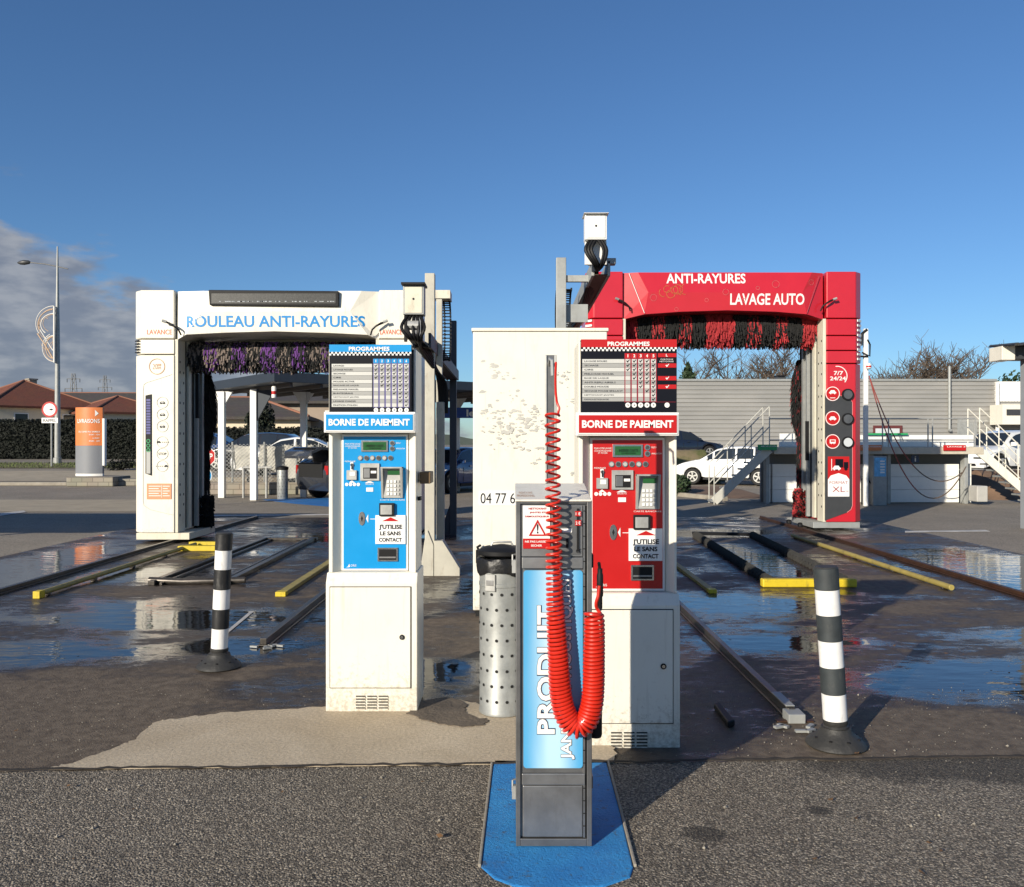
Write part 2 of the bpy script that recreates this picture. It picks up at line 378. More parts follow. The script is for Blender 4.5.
def b_asphalt(coarse, c0, c1, stone=(.42, .38, .32), bumpst=.9):
    def f(N, L, b):
        g = G(N, L)
        v = g.vor(coarse, out='Color'); vv = N.new('ShaderNodeSeparateColor'); L.new(v, vv.inputs[0])
        dist = g.vor(coarse)
        n1 = g.noise(.8, 8, .65); n2 = g.noise(coarse * 1.7, 3, .6)
        base = g.mix(g.rng(n1, .35, .65), c0, c1)
        sto = g.mix(g.rng(vv.outputs[1], 0, 1), tuple(k * .35 for k in stone), stone)
        col = g.mix(g.rng(vv.outputs[0], .25, .75, .05, .8), base, sto)
        col = g.mix(g.rng(n2, .40, .62), g.mix(.55 if coarse > 80 else .2, col, (.02, .019, .018)), col)
        # oily stains with a shape of their own
        st = g.rng(g.noise(1.7, 8, .7, dist=.5), .60, .74, 0, .55 if coarse > 80 else .3)
        col = g.mix(st, col, (.03, .028, .026))
        big_ = g.rng(g.noise(.45, 6, .6, dist=.4), .38, .62, .0, .30 if coarse > 80 else .12); col = g.mix(big_, col, tuple(k * .45 for k in c0))
        if coarse > 80:
            wet_ = g.blob(2.6, 4.05, 2.9, .75); wet_ = g.rng(g.m('ADD', wet_, g.m('MULTIPLY', g.m('SUBTRACT', g.noise(5, 8, .75), .5), 1.1)), .38, .62, 0, .72); col = g.mix(wet_, col, (.032, .027, .022))
            for (cx, cy, r_) in ((.74, 3.24, .15), (1.25, 3.45, .10)):
                w2 = g.rng(g.m('ADD', g.blob(cx, cy, r_, r_ * .8), g.m('MULTIPLY', g.m('SUBTRACT', g.noise(22, 8, .75), .5), 1.2)), .35, .6, 0, .7); col = g.mix(w2, col, (.025, .021, .018))
        pits = g.rng(g.vor(coarse * .8), .44, .62, 0, .65 if coarse > 80 else .1); col = g.mix(pits, col, (.012, .010, .009))
        L.new(col, b.inputs['Base Color']); b.inputs['Roughness'].default_value = .85
        h = g.m('SUBTRACT', g.m('MULTIPLY', n2, .6), dist)
        L.new(g.bump(h, bumpst, .012), b.inputs['Normal'])
    return f
ASPH = ground_mat('coarse_asphalt', b_asphalt(125, (.27, .22, .16), (.38, .31, .235), stone=(.85, .74, .58)))
ASPHF = ground_mat('smooth_asphalt', b_asphalt(60, (.28, .235, .18), (.37, .315, .245), stone=(.40, .35, .28), bumpst=.4))
def b_wet(N, L, b):
    g = G(N, L)
    big = g.noise(.55, 7, .6, (.75, 1.5, 1), dist=.6)
    mid = g.noise(2.3, 8, .68, (.8, 1.4, 1), dist=.4)
    fine = g.noise(14, 8, .7)
    s = g.m('ADD', g.m('ADD', g.m('MULTIPLY', big, .50), g.m('MULTIPLY', mid, .36)), g.m('MULTIPLY', g.noise(9, 6, .7, (.8, 1.5, 1)), .14))
    # where the slab sags the water stays
    lows = [(-3.7, 6.0, 1.6, .75, .22), (-2.9, 7.2, 1.8, .55, .20), (-4.6, 9.6, 1.6, 1.2, .10), (-2.0, 6.3, .7, .4, .18), (3.3, 5.4, 1.5, .8, .24), (4.6, 6.4, 1.6, .8, .20), (2.0, 6.3, 1.0, .6, .20), (5.9, 9.8, 1.5, 3.4, .34), (-5.9, 9.9, .9, 4.5, .32), (3.2, 10.5, .5, 3, .20), (3.2, 14.3, 1.8, 1.0, .26), (-.6, 5.5, .6, .8, .14), (2.2, 7.9, 1.3, .9, .16), (-2.3, 13.5, 2.6, 1.2, .2), (.2, 9.3, 1.2, 2.2, .16), (-3.4, 7.9, .9, .8, .14)]
    for cx, cy, rx, ry, a in lows: s = g.m('ADD', s, g.m('MULTIPLY', g.blob(cx, cy, rx, ry), a))
    # drier rim near the payment posts and the bollards
    for cx, cy, rx, ry, a in [(-3.1, 4.6, 2.4, 1.3, .30), (-.6, 4.3, 1.2, .8, .3), (3.0, 4.2, 2.5, .8, .22)]: s = g.m('SUBTRACT', s, g.m('MULTIPLY', g.blob(cx, cy, rx, ry), a))
    s2 = g.m('ADD', s, g.m('MULTIPLY', g.m('SUBTRACT', fine, .5), .10)); film = g.rng(g.m('ADD', s, g.m('MULTIPLY', g.m('SUBTRACT', g.noise(7, 9, .75, (.7, 1.6, 1)), .5), .42)), .49, .57)
    pud = g.rng(s2, .555, .60)
    damp = g.rng(s, .40, .52)
    dry = g.mix(g.rng(fine, .3, .7), (.10, .076, .054), (.19, .15, .11))
    dmp = g.mix(g.rng(fine, .3, .7), (.022, .016, .013), (.066, .050, .038))
    col = g.mix(damp, dry, dmp)
    col = g.mix(g.rng(g.noise(.9, 5, .6), .56, .68, 0, .45), col, (.05, .03, .02))
    col = g.mix(g.m('MULTIPLY', film, .7), col, (.028, .021, .018)); col = g.mix(pud, col, (.020, .018, .016))
    col = g.mix(g.rng(g.vor(160), .0, .28, .45, 0), col, (.2, .17, .14))
    L.new(col, b.inputs['Base Color']); L.new(g.rng(film, 0, 1, .28, .55, False), b.inputs['Specular IOR Level'])
    r1 = g.m('ADD', g.rng(damp, 0, 1, .75, .42, False), g.m('MULTIPLY', g.m('SUBTRACT', fine, .5), .25))
    rf = N.new('ShaderNodeMix'); rf.data_type = 'FLOAT'; L.new(film, rf.inputs['Factor']); L.new(r1, rf.inputs['A']); rf.inputs['B'].default_value = .13
    ro = N.new('ShaderNodeMix'); ro.data_type = 'FLOAT'; L.new(pud, ro.inputs['Factor']); L.new(rf.outputs['Result'], ro.inputs['A']); ro.inputs['B'].default_value = .025
    L.new(ro.outputs['Result'], b.inputs['Roughness'])
    rough_h = g.bump(g.m('ADD', g.noise(55, 5, .7), g.m('MULTIPLY', g.vor(120), -.4)), g.rng(g.m('MAXIMUM', pud, g.m('MULTIPLY', film, .8)), 0, 1, .75, .0, False), .006)
    n = g.bump(g.noise(6, 3, .5, (.6, 1.6, 1)), g.rng(pud, 0, 1, .0, .06, False), .05, rough_h)
    L.new(n, b.inputs['Normal'])
WET = ground_mat('wet_tarmac', b_wet)
def b_conc(N, L, b):
    g = G(N, L)
    n1 = g.noise(1.6, 8, .65, dist=.4); n2 = g.noise(60, 4, .7)
    col = g.mix(g.rng(n1, .3, .7), (.50, .40, .27), (.63, .52, .37))
    col = g.mix(g.rng(n2, .35, .7), g.mix(.35, col, (.12, .10, .08)), col)
    col = g.mix(g.rng(g.noise(2.7, 9, .7), .60, .70, 0, .55), col, (.12, .09, .065))
    cr = g.rng(g.vor(.9, 'DISTANCE_TO_EDGE'), .0, .008, 1, 0)
    L.new(col, b.inputs['Base Color']); b.inputs['Roughness'].default_value = .85
    L.new(g.bump(n2, .6, .006), b.inputs['Normal'])
DRYC = ground_mat('dry_concrete', b_conc)
def b_blue(N, L, b):
    g = G(N, L)
    n1 = g.noise(3, 8, .7); n2 = g.noise(70, 5, .75)
    col = g.mix(g.rng(n1, .3, .7), (.012, .20, .55), (.03, .30, .68))
    col = g.mix(g.rng(g.noise(26, 8, .75), .56, .68, 0, .85), col, (.07, .09, .12)); col = g.mix(g.rng(g.noise(7, 8, .75), .58, .72, 0, .45), col, (.12, .13, .13))
    L.new(col, b.inputs['Base Color']); b.inputs['Roughness'].default_value = .75
    L.new(g.bump(n2, 1, .012), b.inputs['Normal'])
BLUEG = ground_mat('blue_floor_paint', b_blue)
def b_verge(N, L, b):
    g = G(N, L)
    col = g.mix(g.rng(g.noise(1.2, 9, .7), .35, .65), (.10, .11, .035), (.22, .17, .10))
    L.new(col, b.inputs['Base Color']); b.inputs['Roughness'].default_value = .95
    L.new(g.bump(g.noise(20, 5, .7), 1, .06), b.inputs['Normal'])
VERGE = ground_mat('worn_grass', b_verge)
SOIL = mat('brown_soil', (.17, .105, .065), .95, var=.3, vscale=2, bump=1, bscale=9)

def rise(x, y):   # the land climbs gently behind the left side
    t = max(0, min(1, (y - 31) / 14)); t = t * t * (3 - 2 * t)
    u = max(0, min(1, (-x - 7) / 6)); u = u * u * (3 - 2 * u)
    return .46 * t * u
def sheet(name, xs, ys, z0, m, hf=None):
    mb = MB(); i = len(xs)
    vs = [(x, y, z0 + (hf(x, y) if hf else 0)) for y in ys for x in xs]
    fs = [(b * i + a, b * i + a + 1, (b + 1) * i + a + 1, (b + 1) * i + a) for b in range(len(ys) - 1) for a in range(i - 1)]
    mb.add(vs, fs, m); return struct(part(mb, name))
def lin(a, b, n): return [a + (b - a) * k / n for k in range(n + 1)]
xs = [-900, -300, -120] + lin(-80, 10, 60) + [30, 80, 300, 900]
ys = [-60, -10, 3, 20] + lin(24, 60, 36) + [80, 150, 500, 1500]
sheet('ground', xs, ys, 0, ASPHF, rise)
def flat(name, poly, z, m, smoothpoly=False):
    mb = MB(); n = len(poly)
    from mathutils.geometry import tessellate_polygon
    tr = tessellate_polygon([[Vector((a, b, 0)) for a, b in poly]])
    vs = [(a, b, z) for a, b in poly] + [(a, b, z - .003) for a, b in poly]
    mb.add(vs, [tuple(t) for t in tr] + [(i, (i + 1) % n, n + (i + 1) % n, n + i) for i in range(n)], m); return struct(part(mb, name))
# joint line between the street asphalt and the wash slab (slightly slanted)
flat('wash_apron', [(-6.75, 3.6), (6.9, 3.98), (6.9, 17.2), (-6.75, 17.2)], .005, WET)
random.seed(17)
jl = [(9 - i * 18 / 360 , 3.945 + (9 - i * 18 / 360) * (.036 if abs(9 - i * 18 / 360) < 20 else 0) + random.uniform(-.009, .009) + .006 * math.sin(i * .33)) for i in range(361)]
flat('asphalt', [(-9, -9), (9, -9)] + jl, .010, ASPH)
mb = MB(); jt = [(a, b - .004) for a, b in jl if -6.7 < a < 6.8] ; jt = jt + [(a + random.uniform(-.01, .01), b + .012 + random.uniform(0, .016)) for a, b in jt[::-1]]
flat('open_joint', jt, .0185, mat('joint_dirt', (.035, .028, .022), .9, var=.4, vscale=30))
def gp(x, y): Y = gd(y); return (px(x, Y), Y)
edge = [gp(*q) for q in ((52, 770), (70, 766), (95, 757), (118, 749), (134, 742), (146, 731), (152, 725), (166, 722), (190, 719), (215, 716), (250, 713), (290, 711), (330, 708))]
random.seed(3)
def fray(pl, k=5, amp=.012):
    out = []
    for a, b in zip(pl[:-1], pl[1:]):
        for i in range(k):
            t = i / k; out.append((a[0] + (b[0] - a[0]) * t + random.uniform(-amp, amp), a[1] + (b[1] - a[1]) * t + random.uniform(-amp, amp)))
    return out + [pl[-1]]
edge = fray(edge)
rest = [gp(418, 706), gp(452, 700), gp(480, 706), gp(520, 712), gp(600, 722), gp(612, 745), gp(615, 758)]
edge2 = fray(rest, 6, .015)
flat('concrete_apron', edge + edge2 + [(px(615, 3.9), 3.955), (px(52, 3.9), 3.872)], .016, DRYC)
# damp cracked patch beside the blue kiosk
pt = [gp(*q) for q in ((415, 706), (440, 700), (458, 702), (468, 708), (463, 714), (476, 720), (490, 723), (484, 728), (462, 730), (440, 727), (420, 722), (408, 716))]
PATCH = mat('old_tarmac_patch', (.12, .095, .07), .8, var=.3, vscale=8, bump=.8, bscale=40)
flat('tarmac_patch', fray(pt + [pt[0]], 5, .012), .021, PATCH)
# blue painted pad with cut edges
mb = MB()
pad = [(-.085, 3.985), (.44, 3.975), (.436, 3.4), (.425, 2.98), (.405, 2.915), (.36, 2.885), (.31, 2.855), (.20, 2.84), (.08, 2.835), (.0, 2.86), (-.06, 2.905), (-.108, 2.985), (-.10, 3.4)]
mb.prism(pad, .004, .016, BLUEG, 'z')
struct(part(mb, 'blue_painted_pad', bevel=.006))
mb = MB()
mb.bar((-.094, 3.95, .011), (-.114, 2.99, .011), .011, .018, CONC); mb.bar((.449, 3.97, .011), (.434, 2.99, .011), .011, .018, CONC)
struct(part(mb, 'pad_edging', bevel=.003))
# loose grit on the street asphalt
random.seed(11); mb = MB()
for i in range(1500):
    y = random.uniform(2.6, 5.2); x = random.uniform(-.62, .62) * y; r = random.uniform(.0015, .0045) * (1 if random.random() < .96 else 2)
    if -.15 < x < .5 and y < 4: continue
    a = random.uniform(0, 3.1)
    M = Matrix.Translation((x, y, .012 + r * .3)) @ Matrix.Rotation(a, 4, 'Z') @ Matrix.Scale(r, 4)
    mb.add([(1, 0, 0), (0, 1.2, 0), (-1, .1, 0), (0, -.8, 0), (0, 0, .8), (0, 0, -.8)], [(0, 1, 4), (1, 2, 4), (2, 3, 4), (3, 0, 4), (1, 0, 5), (2, 1, 5), (3, 2, 5), (0, 3, 5)], CONC, M)
o = part(mb, 'loose_grit'); struct(o, 'stuff'); tag(o, 'pale loose grit scattered over the asphalt and wet slab', 'grit')

# ------------------------------------------------------------------ payment kiosks
TICK = [(-.5, .02), (-.3, .22), (-.12, -.05), (.42, .5), (.5, .38), (-.12, -.45)]
def tick(mb, cx, cz, s, y, m): mb.add([(cx + u * s, y, cz + v * s) for u, v in TICK], [(0, 1, 2, 5), (2, 3, 4, 5)], m)
def kiosk(x, y, z, col, red):
    root = thing('payment_kiosk', ('red and cream payment kiosk behind the coiled red hose, half in shadow' if red else 'blue and cream payment kiosk standing alone on the dry concrete, left of the bin'),
                 'payment kiosk', (x, y, z), 'payment kiosks')
    def K(qx, qy): return x + (qx - 371.5) / 179.3, z + 1.5 - (qy - 443) / 179.3
    def kb(mb, a, b, c, e, y0, y1, m):                  # box given by the kiosk's front elevation
        X0, Z1 = K(a, b); X1, Z0 = K(c, e); mb.box(X0, X1, y + y0, y + y1, Z0, Z1, m)
    if not red:
        mb = MB(); kb(mb, 417, 472, 428, 484, .12, .30, mat('brown_plate', (.16, .10, .045), .6)); part(mb, 'side_bracket', root, bevel=.004); mb = MB(); kb(mb, 415.5, 497, 418.5, 501, .10, .15, BLACKM); part(mb, 'side_catch', root, bevel=.002)
    # lower cabinet with sloping shoulder
    mb = MB(); X0, _ = K(326, 0); X1, _ = K(417, 0)
    zt = K(0, 582)[1]; zs = K(0, 572)[1]
    mb.prism([(y, z + .012), (y, zt), (y + .035, zs), (y + .33, zs), (y + .33, z + .012)], X0, X1, CREAM, 'x')
    low = part(mb, 'cabinet', root, bevel=.006)
    mb = MB(); mb.box(X0 + .008, X1 - .008, y + .01, y + .32, z - .01, z + .012, CONC); part(mb, 'plinth', root)
    mb = MB(); kb(mb, 330, 585, 411, 686, -.004, .001, DARKIN); part(mb, 'door_gap', low)
    mb = MB(); kb(mb, 330.7, 585.7, 410.3, 685.3, -.009, .0, CREAM); dr = part(mb, 'door', root, bevel=.002)
    mb = MB(); a, b = K(402, 635); mb.disc(a, b, .014, y - .009, .006, BLACKM); mb.disc(a, b, .008, y - .015, .003, CHROME); part(mb, 'lock', dr, smooth=True)
    mb = MB()
    for i in range(3):
        for j in range(5): a = 356 + i * 11.3; kb(mb, a, 693.5 + j * 2.9, a + 9.5, 694.4 + j * 2.9, -.003, .001, DARKIN); kb(mb, a, 694.6 + j * 2.9, a + 9.5, 695.6 + j * 2.9, -.005, .001, CREAM)
    part(mb, 'vent_louvres', low)
    # upper body: back box and a chamfered surround
    mb = MB()
    A0, _ = K(328, 0); A1, _ = K(415, 0); Z0 = zs; Z1 = K(0, 345)[1] - .02
    yb = y + .03
    mb.box(A0, A1, yb + .075, y + .33, Z0, Z1, CREAM)
    B0, _ = K(331.5, 0); B1, _ = K(413, 0); C0, _ = K(339, 0); C1, _ = K(406.5, 0)
    mb.prism([(A0, yb), (B0, yb), (C0, yb + .06), (C0, yb + .075), (A0, yb + .075)], Z0, Z1, CREAM, 'z')
    mb.prism([(A1, yb), (B1, yb), (C1, yb + .06), (C1, yb + .075), (A1, yb + .075)], Z0, Z1, CREAM, 'z')
    up = part(mb, 'upper_body', root, bevel=.003)
    py = .08                                            # panel plane behind the front
    mb = MB(); kb(mb, 339, 434, 406, 571.3, py, py + .03, WHITEP); kb(mb, 341, 436, 404, 569.3, py - .004, py + .0, col); fp = part(mb, 'fascia_panel', root)
    q = py - .004
    # display
    mb = MB(); kb(mb, 359, 439.8, 386, 451.3, q - .008, q, CHROME); kb(mb, 361, 441.5, 384.3, 449.6, q - .011, q - .006, LCD); dp = part(mb, 'display', fp, bevel=.001)
    mb = MB(); a, b = K(363, 448); c, e = K(383, 443); mb.text('- INSERER CARTE -', a, c, b + .008, e - .006, y + q - .0125, LCDT, .02); mb.text('OU MONNAIE', a + .02, c - .02, b - .002, b + .005, y + q - .0125, LCDT, .02); part(mb, 'display_text', dp)
    # buttons
    for i in range(6):
        mb = MB(); a, b = K(358 + i * 6.1, 457.6); mb.disc(a, b, .0145, y + q, .005, CHROME); mb.disc(a, b, .010, y + q - .005, .005, DGREY if i % 2 else GREYV); part(mb, 'button', fp, smooth=True)
    for qy in (442.6, 448.2):
        mb = MB(); a, b = K(390.2, qy); mb.disc(a, b, .0145, y + q, .006, CHROME); mb.disc(a, b, .009, y + q - .006, .004, DGREY); part(mb, 'button', fp, smooth=True)
    # coin slot
    mb = MB(); kb(mb, 348, 462, 351, 475, q - .004, q, WHITEP); kb(mb, 344.5, 470, 354.5, 479.5, q - .014, q, GALV); kb(mb, 347.8, 471.5, 353, 475.5, q - .016, q - .01, WHITEP)
    a, b = K(349.7, 464.5); mb.disc(a, b, .009, y + q - .003, .006, CHROME); kb(mb, 349.2, 463.5, 350.2, 469, q - .012, q - .004, DARKIN); part(mb, 'coin_slot', fp)
    # note and card reader
    mb = MB(); kb(mb, 358.2, 463, 377.4, 480.4, q - .012, q, GALV); kb(mb, 361.2, 467.2, 375.2, 478.5, q - .0125, q - .011, BLACKM); kb(mb, 362, 468, 368, 477.5, q - .016, q - .012, STEEL); kb(mb, 369, 470.5, 374.5, 473, q - .016, q - .012, WHITEP)
    part(mb, 'card_reader', fp, bevel=.0015)
    # keypad hood
    mb = MB(); kb(mb, 379.6, 466.5, 401, 498, q - .010, q, GALV)
    a0, b1 = K(379.6, 466.5); a1, b0 = K(401, 498)
    for (u0, u1) in ((a0, a0 + .012), (a1 - .012, a1)):
        mb.prism([(y + q - .01, b1), (y + q - .05, b1), (y + q - .045, b1 - .03), (y + q - .012, b0)], u0, u1, GALV, 'x')
    mb.box(a0, a1, y + q - .05, y + q - .01, b1 - .008, b1, GALV)
    mb.box(a0 + .013, a1 - .013, y + q - .0125, y + q - .0105, b0 + .006, b1 - .01, GREYV)
    kp = part(mb, 'keypad_housing', fp, bevel=.001)
    mb = MB(); kb(mb, 386, 470, 398, 474.5, q - .016, q - .0125, LCD)
    for i in range(4):
        for j in range(4):
            u, v = 385.2 + i * 3.4, 480 + j * 4.1; kb(mb, u, v, u + 2.3, v + 2.6, q - .019, q - .0125, WHITEP if i < 3 else GREYV)
    part(mb, 'keys', kp)
    # contactless reader
    mb = MB(); kb(mb, 377.5, 503, 392.5, 516, q - .022, q, BLACKM); kb(mb, 379, 504.8, 390.5, 514.5, q - .027, q - .02, GALV); part(mb, 'contactless_reader', fp, bevel=.002)
    # small prints
    mb = MB(); yy = y + q - .002
    def t(s, a, b, c, e, m=WHITEP, bold=.0): (X0_, Z1_), (X1_, Z0_) = K(a, b), K(c, e); mb.text(s, X0_, X1_, Z0_, Z1_, yy, m, bold)
    t('POUR VOTRE LAVAGE', 342.5, 442.6, 358, 444.2); t('CHOISIR PROGRAMME', 342.5, 445, 358, 446.4); t('ET PAYER', 346, 447, 354.5, 448.2)
    t('RECU', 394, 441.8, 398.5, 443.2); t('ANNULATION', 394, 447.4, 403, 448.8)
    t('MONNAIE', 342.5, 460.3, 353, 461.8); t('CARTE BANCAIRE', 378, 499.3, 403, 500.6)
    t('BILLETS', 363.5, 482.6, 371.5, 484.6); kb(mb, 364, 487.5, 371, 491.5, q - .003, q, WHITEP)
    for i in range(4): a, b = K(344.3 + i * 3.9, 484.3); mb.disc(a, b, .0095, y + q, .003, WHITEP)
    for (a, b, c) in ((346.5, 481.5, 352.5), (362.5, 481.8, 372)):
        u0, w0 = K(a, b + 1); u1, _ = K(c, b); um, w1 = K((a + c) / 2, b - 1.3); mb.add([(u0, yy, w0), (u1, yy, w0), (um, yy, w1)], [(0, 1, 2)], WHITEP)
    u0, w0 = K(366, 514.5); u1, w1 = K(366, 523); um, wm = K(363.8, 518.8); mb.add([(u0, yy, w0), (um, yy, wm), (u1, yy, w1)], [(0, 1, 2)], WHITEP); kb(mb, 368, 518.9, 373.5, 519.5, q - .002, q, WHITEP)
    u0, w0 = K(343.8, 568); u1, w1 = K(347.5, 564.3); mb.add([(u0, yy, w0), (u1, yy, w0 + .002), (u1 - .003, yy, w1), (u1 - .010, yy, w0 + .006)], [(0, 1, 2, 3)], WHITEP)
    t('ORIS', 348.2, 565, 354, 567.2); part(mb, 'printed_markings', fp)
    mb = MB(); a, b = K(359.6, 518.7); mb.disc(a, b, .0185, y + q, .004, CHROME, rz=.039); mb.disc(a, b, .006, y + q - .004, .003, BLACKM, n=4, rz=.017); part(mb, 'panel_lock', fp, smooth=False)
    # contactless sticker sign
    mb = MB(); kb(mb, 373.4, 515.3, 403.6, 544.2, -.006 + q - .002, q - .002, WHITEP)
    yy = y + q - .0095
    u0, w0 = K(380, 521.3); u1, _ = K(397.5, 521.3); um, w1 = K(388.8, 517.3); mb.add([(u0, yy, w0), (u1, yy, w0), (um, yy, w1)], [(0, 1, 2)], REDP)
    t("J'UTILISE", 377, 524.6, 400.5, 530.4, BLACKV, .03); t('LE SANS', 378.2, 531.5, 399, 535.6, BLACKV, .03); t('CONTACT', 377, 538, 400, 542, BLACKV, .03)
    part(mb, 'contactless_sign', fp)
    mb = MB(); kb(mb, 375.5, 548, 396, 561.8, q - .008, q, CHROME); kb(mb, 377, 549.6, 394.5, 560.4, q - .0085, q - .0075, BLACKM); kb(mb, 377.5, 557, 394, 558.5, q - .012, q - .008, STEEL); part(mb, 'change_tray', fp, bevel=.001)
    # sign box
    mb = MB(); kb(mb, 325, 411.8, 415.3, 432.2, -.02, .12, WHITEP); kb(mb, 326.2, 413, 414.1, 431, -.026, -.019, WHITEP); kb(mb, 327.2, 414.2, 413.2, 429.8, -.029, -.025, col); yy = y - .0305
    sg = part(mb, 'payment_sign', root, bevel=.002)
    mb = MB(); t('BORNE DE PAIEMENT', 330, 418.6, 410, 425.4, WHITEP, .035); part(mb, 'sign_lettering', sg)
    # programme board
    (u0, v1), (u1, v0) = (K(330, 345), K(411.3, 412)) if not red else (K(329.7, 347.5), K(413.3, 411.9))
    if red: u0, u1 = x - .234, x + .235
    mb = MB(); bw, bh = u1 - u0, v1 - v0; yb2 = y - .012
    mb.box(u0, u1, yb2, y + .05, v0, v1, BLACKV)
    def c(a, b, c_, e, m, k=1): mb.box(u0 + a * bw, u0 + c_ * bw, yb2 - .0012 * k, yb2 - .0012 * (k - 1) + .0006, v1 - e * bh, v1 - b * bh, m)
    c(0, 0, 1, .108, col)
    n = 42 if not red else 46
    for r_ in range(2):
        for i in range(n):
            if (i + r_) % 2: c(i / n, .108 + r_ * .026, (i + 1) / n, .134 + r_ * .026, WHITEP)
    yt = yb2 - .004
    def tt(s, a, b, c_, e, m=WHITEP, bold=.0): mb.text(s, u0 + a * bw, u0 + c_ * bw, v1 - e * bh, v1 - b * bh, yt, m, bold)
    tt('PROGRAMMES', .24 if not red else .275, .032, .735 if not red else .715, .092, WHITEP, .03)
    if not red:
        cols = [.57 + .0742 * i for i in range(6)]; r0, r1, nr = .285, .925, 11; nl, nr_ = .03, .522; cwid = .0275; hd = (.21, .275); pr = .967
        ticks = [set(range(6))] * 4 + [set(range(1, 6))] * 2 + [{2, 3, 4, 5}, {3, 4, 5}, {4, 5}, {4, 5}, {5}]
        names = ['LAVAGE', 'LAVAGE ROUES', 'SECHAGE', 'CIRE', 'MOUSSE ACTIVE', 'RINCAGE DE LAQUE', 'PRELAVAGE MANUEL', 'BI-INTEGRALE', 'NETTOYANT JANTES', 'LAVAGE CHASSIS', 'FINITION POLISH']
    else:
        cols = [.488 + .0668 * i for i in range(5)]; r0, r1, nr = .27, .85, 10; nl, nr_ = .012, .452; cwid = .0255; hd = (.19, .26); pr = .897
        A = {0, 1, 2, 3, 4}; ticks = [A, A, A, A - {0}, A - {0}, {2, 3, 4}, {2, 4}, {3, 4}, {4}, {4}]
        names = ['LAVAGE ROUES', 'SECHAGE', 'CIRE', 'PRELAVAGE MANUEL', 'BASE DE LAQUE', 'ANTI REPLI AIRELS', 'DOUBLE MOUSSE', 'SECHAGE POUSSE BRILLANT', 'NETTOYANT JANTES', 'DEMOUSTIQUAGE']
    rh = (r1 - r0) / nr
    for k, cx in enumerate(cols):
        c(cx - cwid - .009, hd[0], cx + cwid + .009, r1 + .004, mat('violet_grid', (.10, .09, .26), .5) if not red else REDD)
        c(cx - cwid - .003, hd[0], cx + cwid + .003, hd[1], col, 2); tt(str(k + 1), cx - (.004 if k == 0 else .01), hd[0] + .014, cx + (.004 if k == 0 else .01), hd[1] - .014, WHITEP, .03)
        mb.disc(u0 + cx * bw, v1 - pr * bh, .0125, yb2, .0015, WHITEP, 14); tt(str(k + 5), cx - .007, pr - .012, cx + .007, pr + .012, BLACKV)
    for i in range(nr):
        a, b = r0 + i * rh, r0 + (i + 1) * rh - .004
        m_ = ROWW if i % 2 == 0 else ROWG
        c(nl, a, nr_, b, m_)
        wd = min(.018 * len(names[i]) + .02, nr_ - nl - .04)
        tt(names[i], nl + .02, a + .017, nl + .02 + wd, b - .016, BLACKV if not red else DGREY)
        for k, cx in enumerate(cols):
            c(cx - cwid, a, cx + cwid, b, m_, 2)
            if k in ticks[i]: tick(mb, u0 + cx * bw, v1 - (a + b) / 2 * bh, .017, yt, BLACKV)
    if red:
        c(.803, .19, .995, .243, REDP, 1); tt('L', .885, .2, .905, .235, WHITEP, .02)
        tt('PORTIQUE', .83, .265, .96, .285); tt('NETTOYAGE', .82, .293, .965, .312)
        for i in (1, 4, 6): c(.803, r0 + i * rh, .995, r0 + (i + 1) * rh, REDP, 1); tick(mb, u0 + .9 * bw, v1 - (r0 + (i + .5) * rh) * bh, .018, yt, WHITEP)
        mb.disc(u0 + .898 * bw, v1 - pr * bh, .0125, yb2, .0015, WHITEP, 14); c(.45, .853, .99, .857, REDD)
    part(mb, 'programme_board', root)
    return root
kiosk(px(371.5, 4.71), 4.71, 0, BLUEP, False)
kiosk(.573, 4.18, -.022, REDP, True)

# ------------------------------------------------------------------ product stand with coiled hose
SY = 3.125
def sx(q): return px(q, SY)
def sz(q): return pz(q, SY)
st = thing('product_dispenser', 'grey steel wheel-cleaner dispenser with light blue label, standing on the blue pad', 'dispenser', (sx(554), SY + .12, .03))
def sb(mb, a, b, c, e, y0, y1, m): mb.box(sx(a), sx(c), SY + y0, SY + y1, sz(e), sz(b), m)
mb = MB(); sb(mb, 519, 503, 589, 838, .012, .25, STEELD); part(mb, 'housing', st, bevel=.003)
mb = MB(); sb(mb, 516, 500, 520.5, 846, .0, .27, STEELD); sb(mb, 587, 500, 592, 846, .0, .27, STEELD); sb(mb, 520.5, 838.5, 587, 846, .001, .27, STEELD); sb(mb, 520.5, 500, 587, 503.5, .001, .27, STEELD); part(mb, 'frame', st, bevel=.002)
mb = MB(); sb(mb, 522, 505, 582.5, 556, .004, .012, STEEL); up = part(mb, 'upper_panel', st, bevel=.001)
mb = MB(); sb(mb, 522, 557, 583, 568, -.004, .012, STEEL); part(mb, 'cross_bar', st, bevel=.002); mb = MB(); sb(mb, 522, 773, 585, 784, -.004, .012, STEEL); part(mb, 'cross_bar', st, bevel=.002)
mb = MB(); sb(mb, 523, 786, 582.5, 837, .004, .012, STEEL); part(mb, 'lower_door', st, bevel=.002)
mb = MB(); sb(mb, 585.2, 505, 586.4, 837, .003, .012, DARKIN); sb(mb, 583.4, 505, 584.8, 837, .000, .012, STEEL)
for i in range(26): sb(mb, 583.2, 510 + i * 12.6, 585, 510.9 + i * 12.6, -.0015, .002, DARKIN)
part(mb, 'hinge', st)
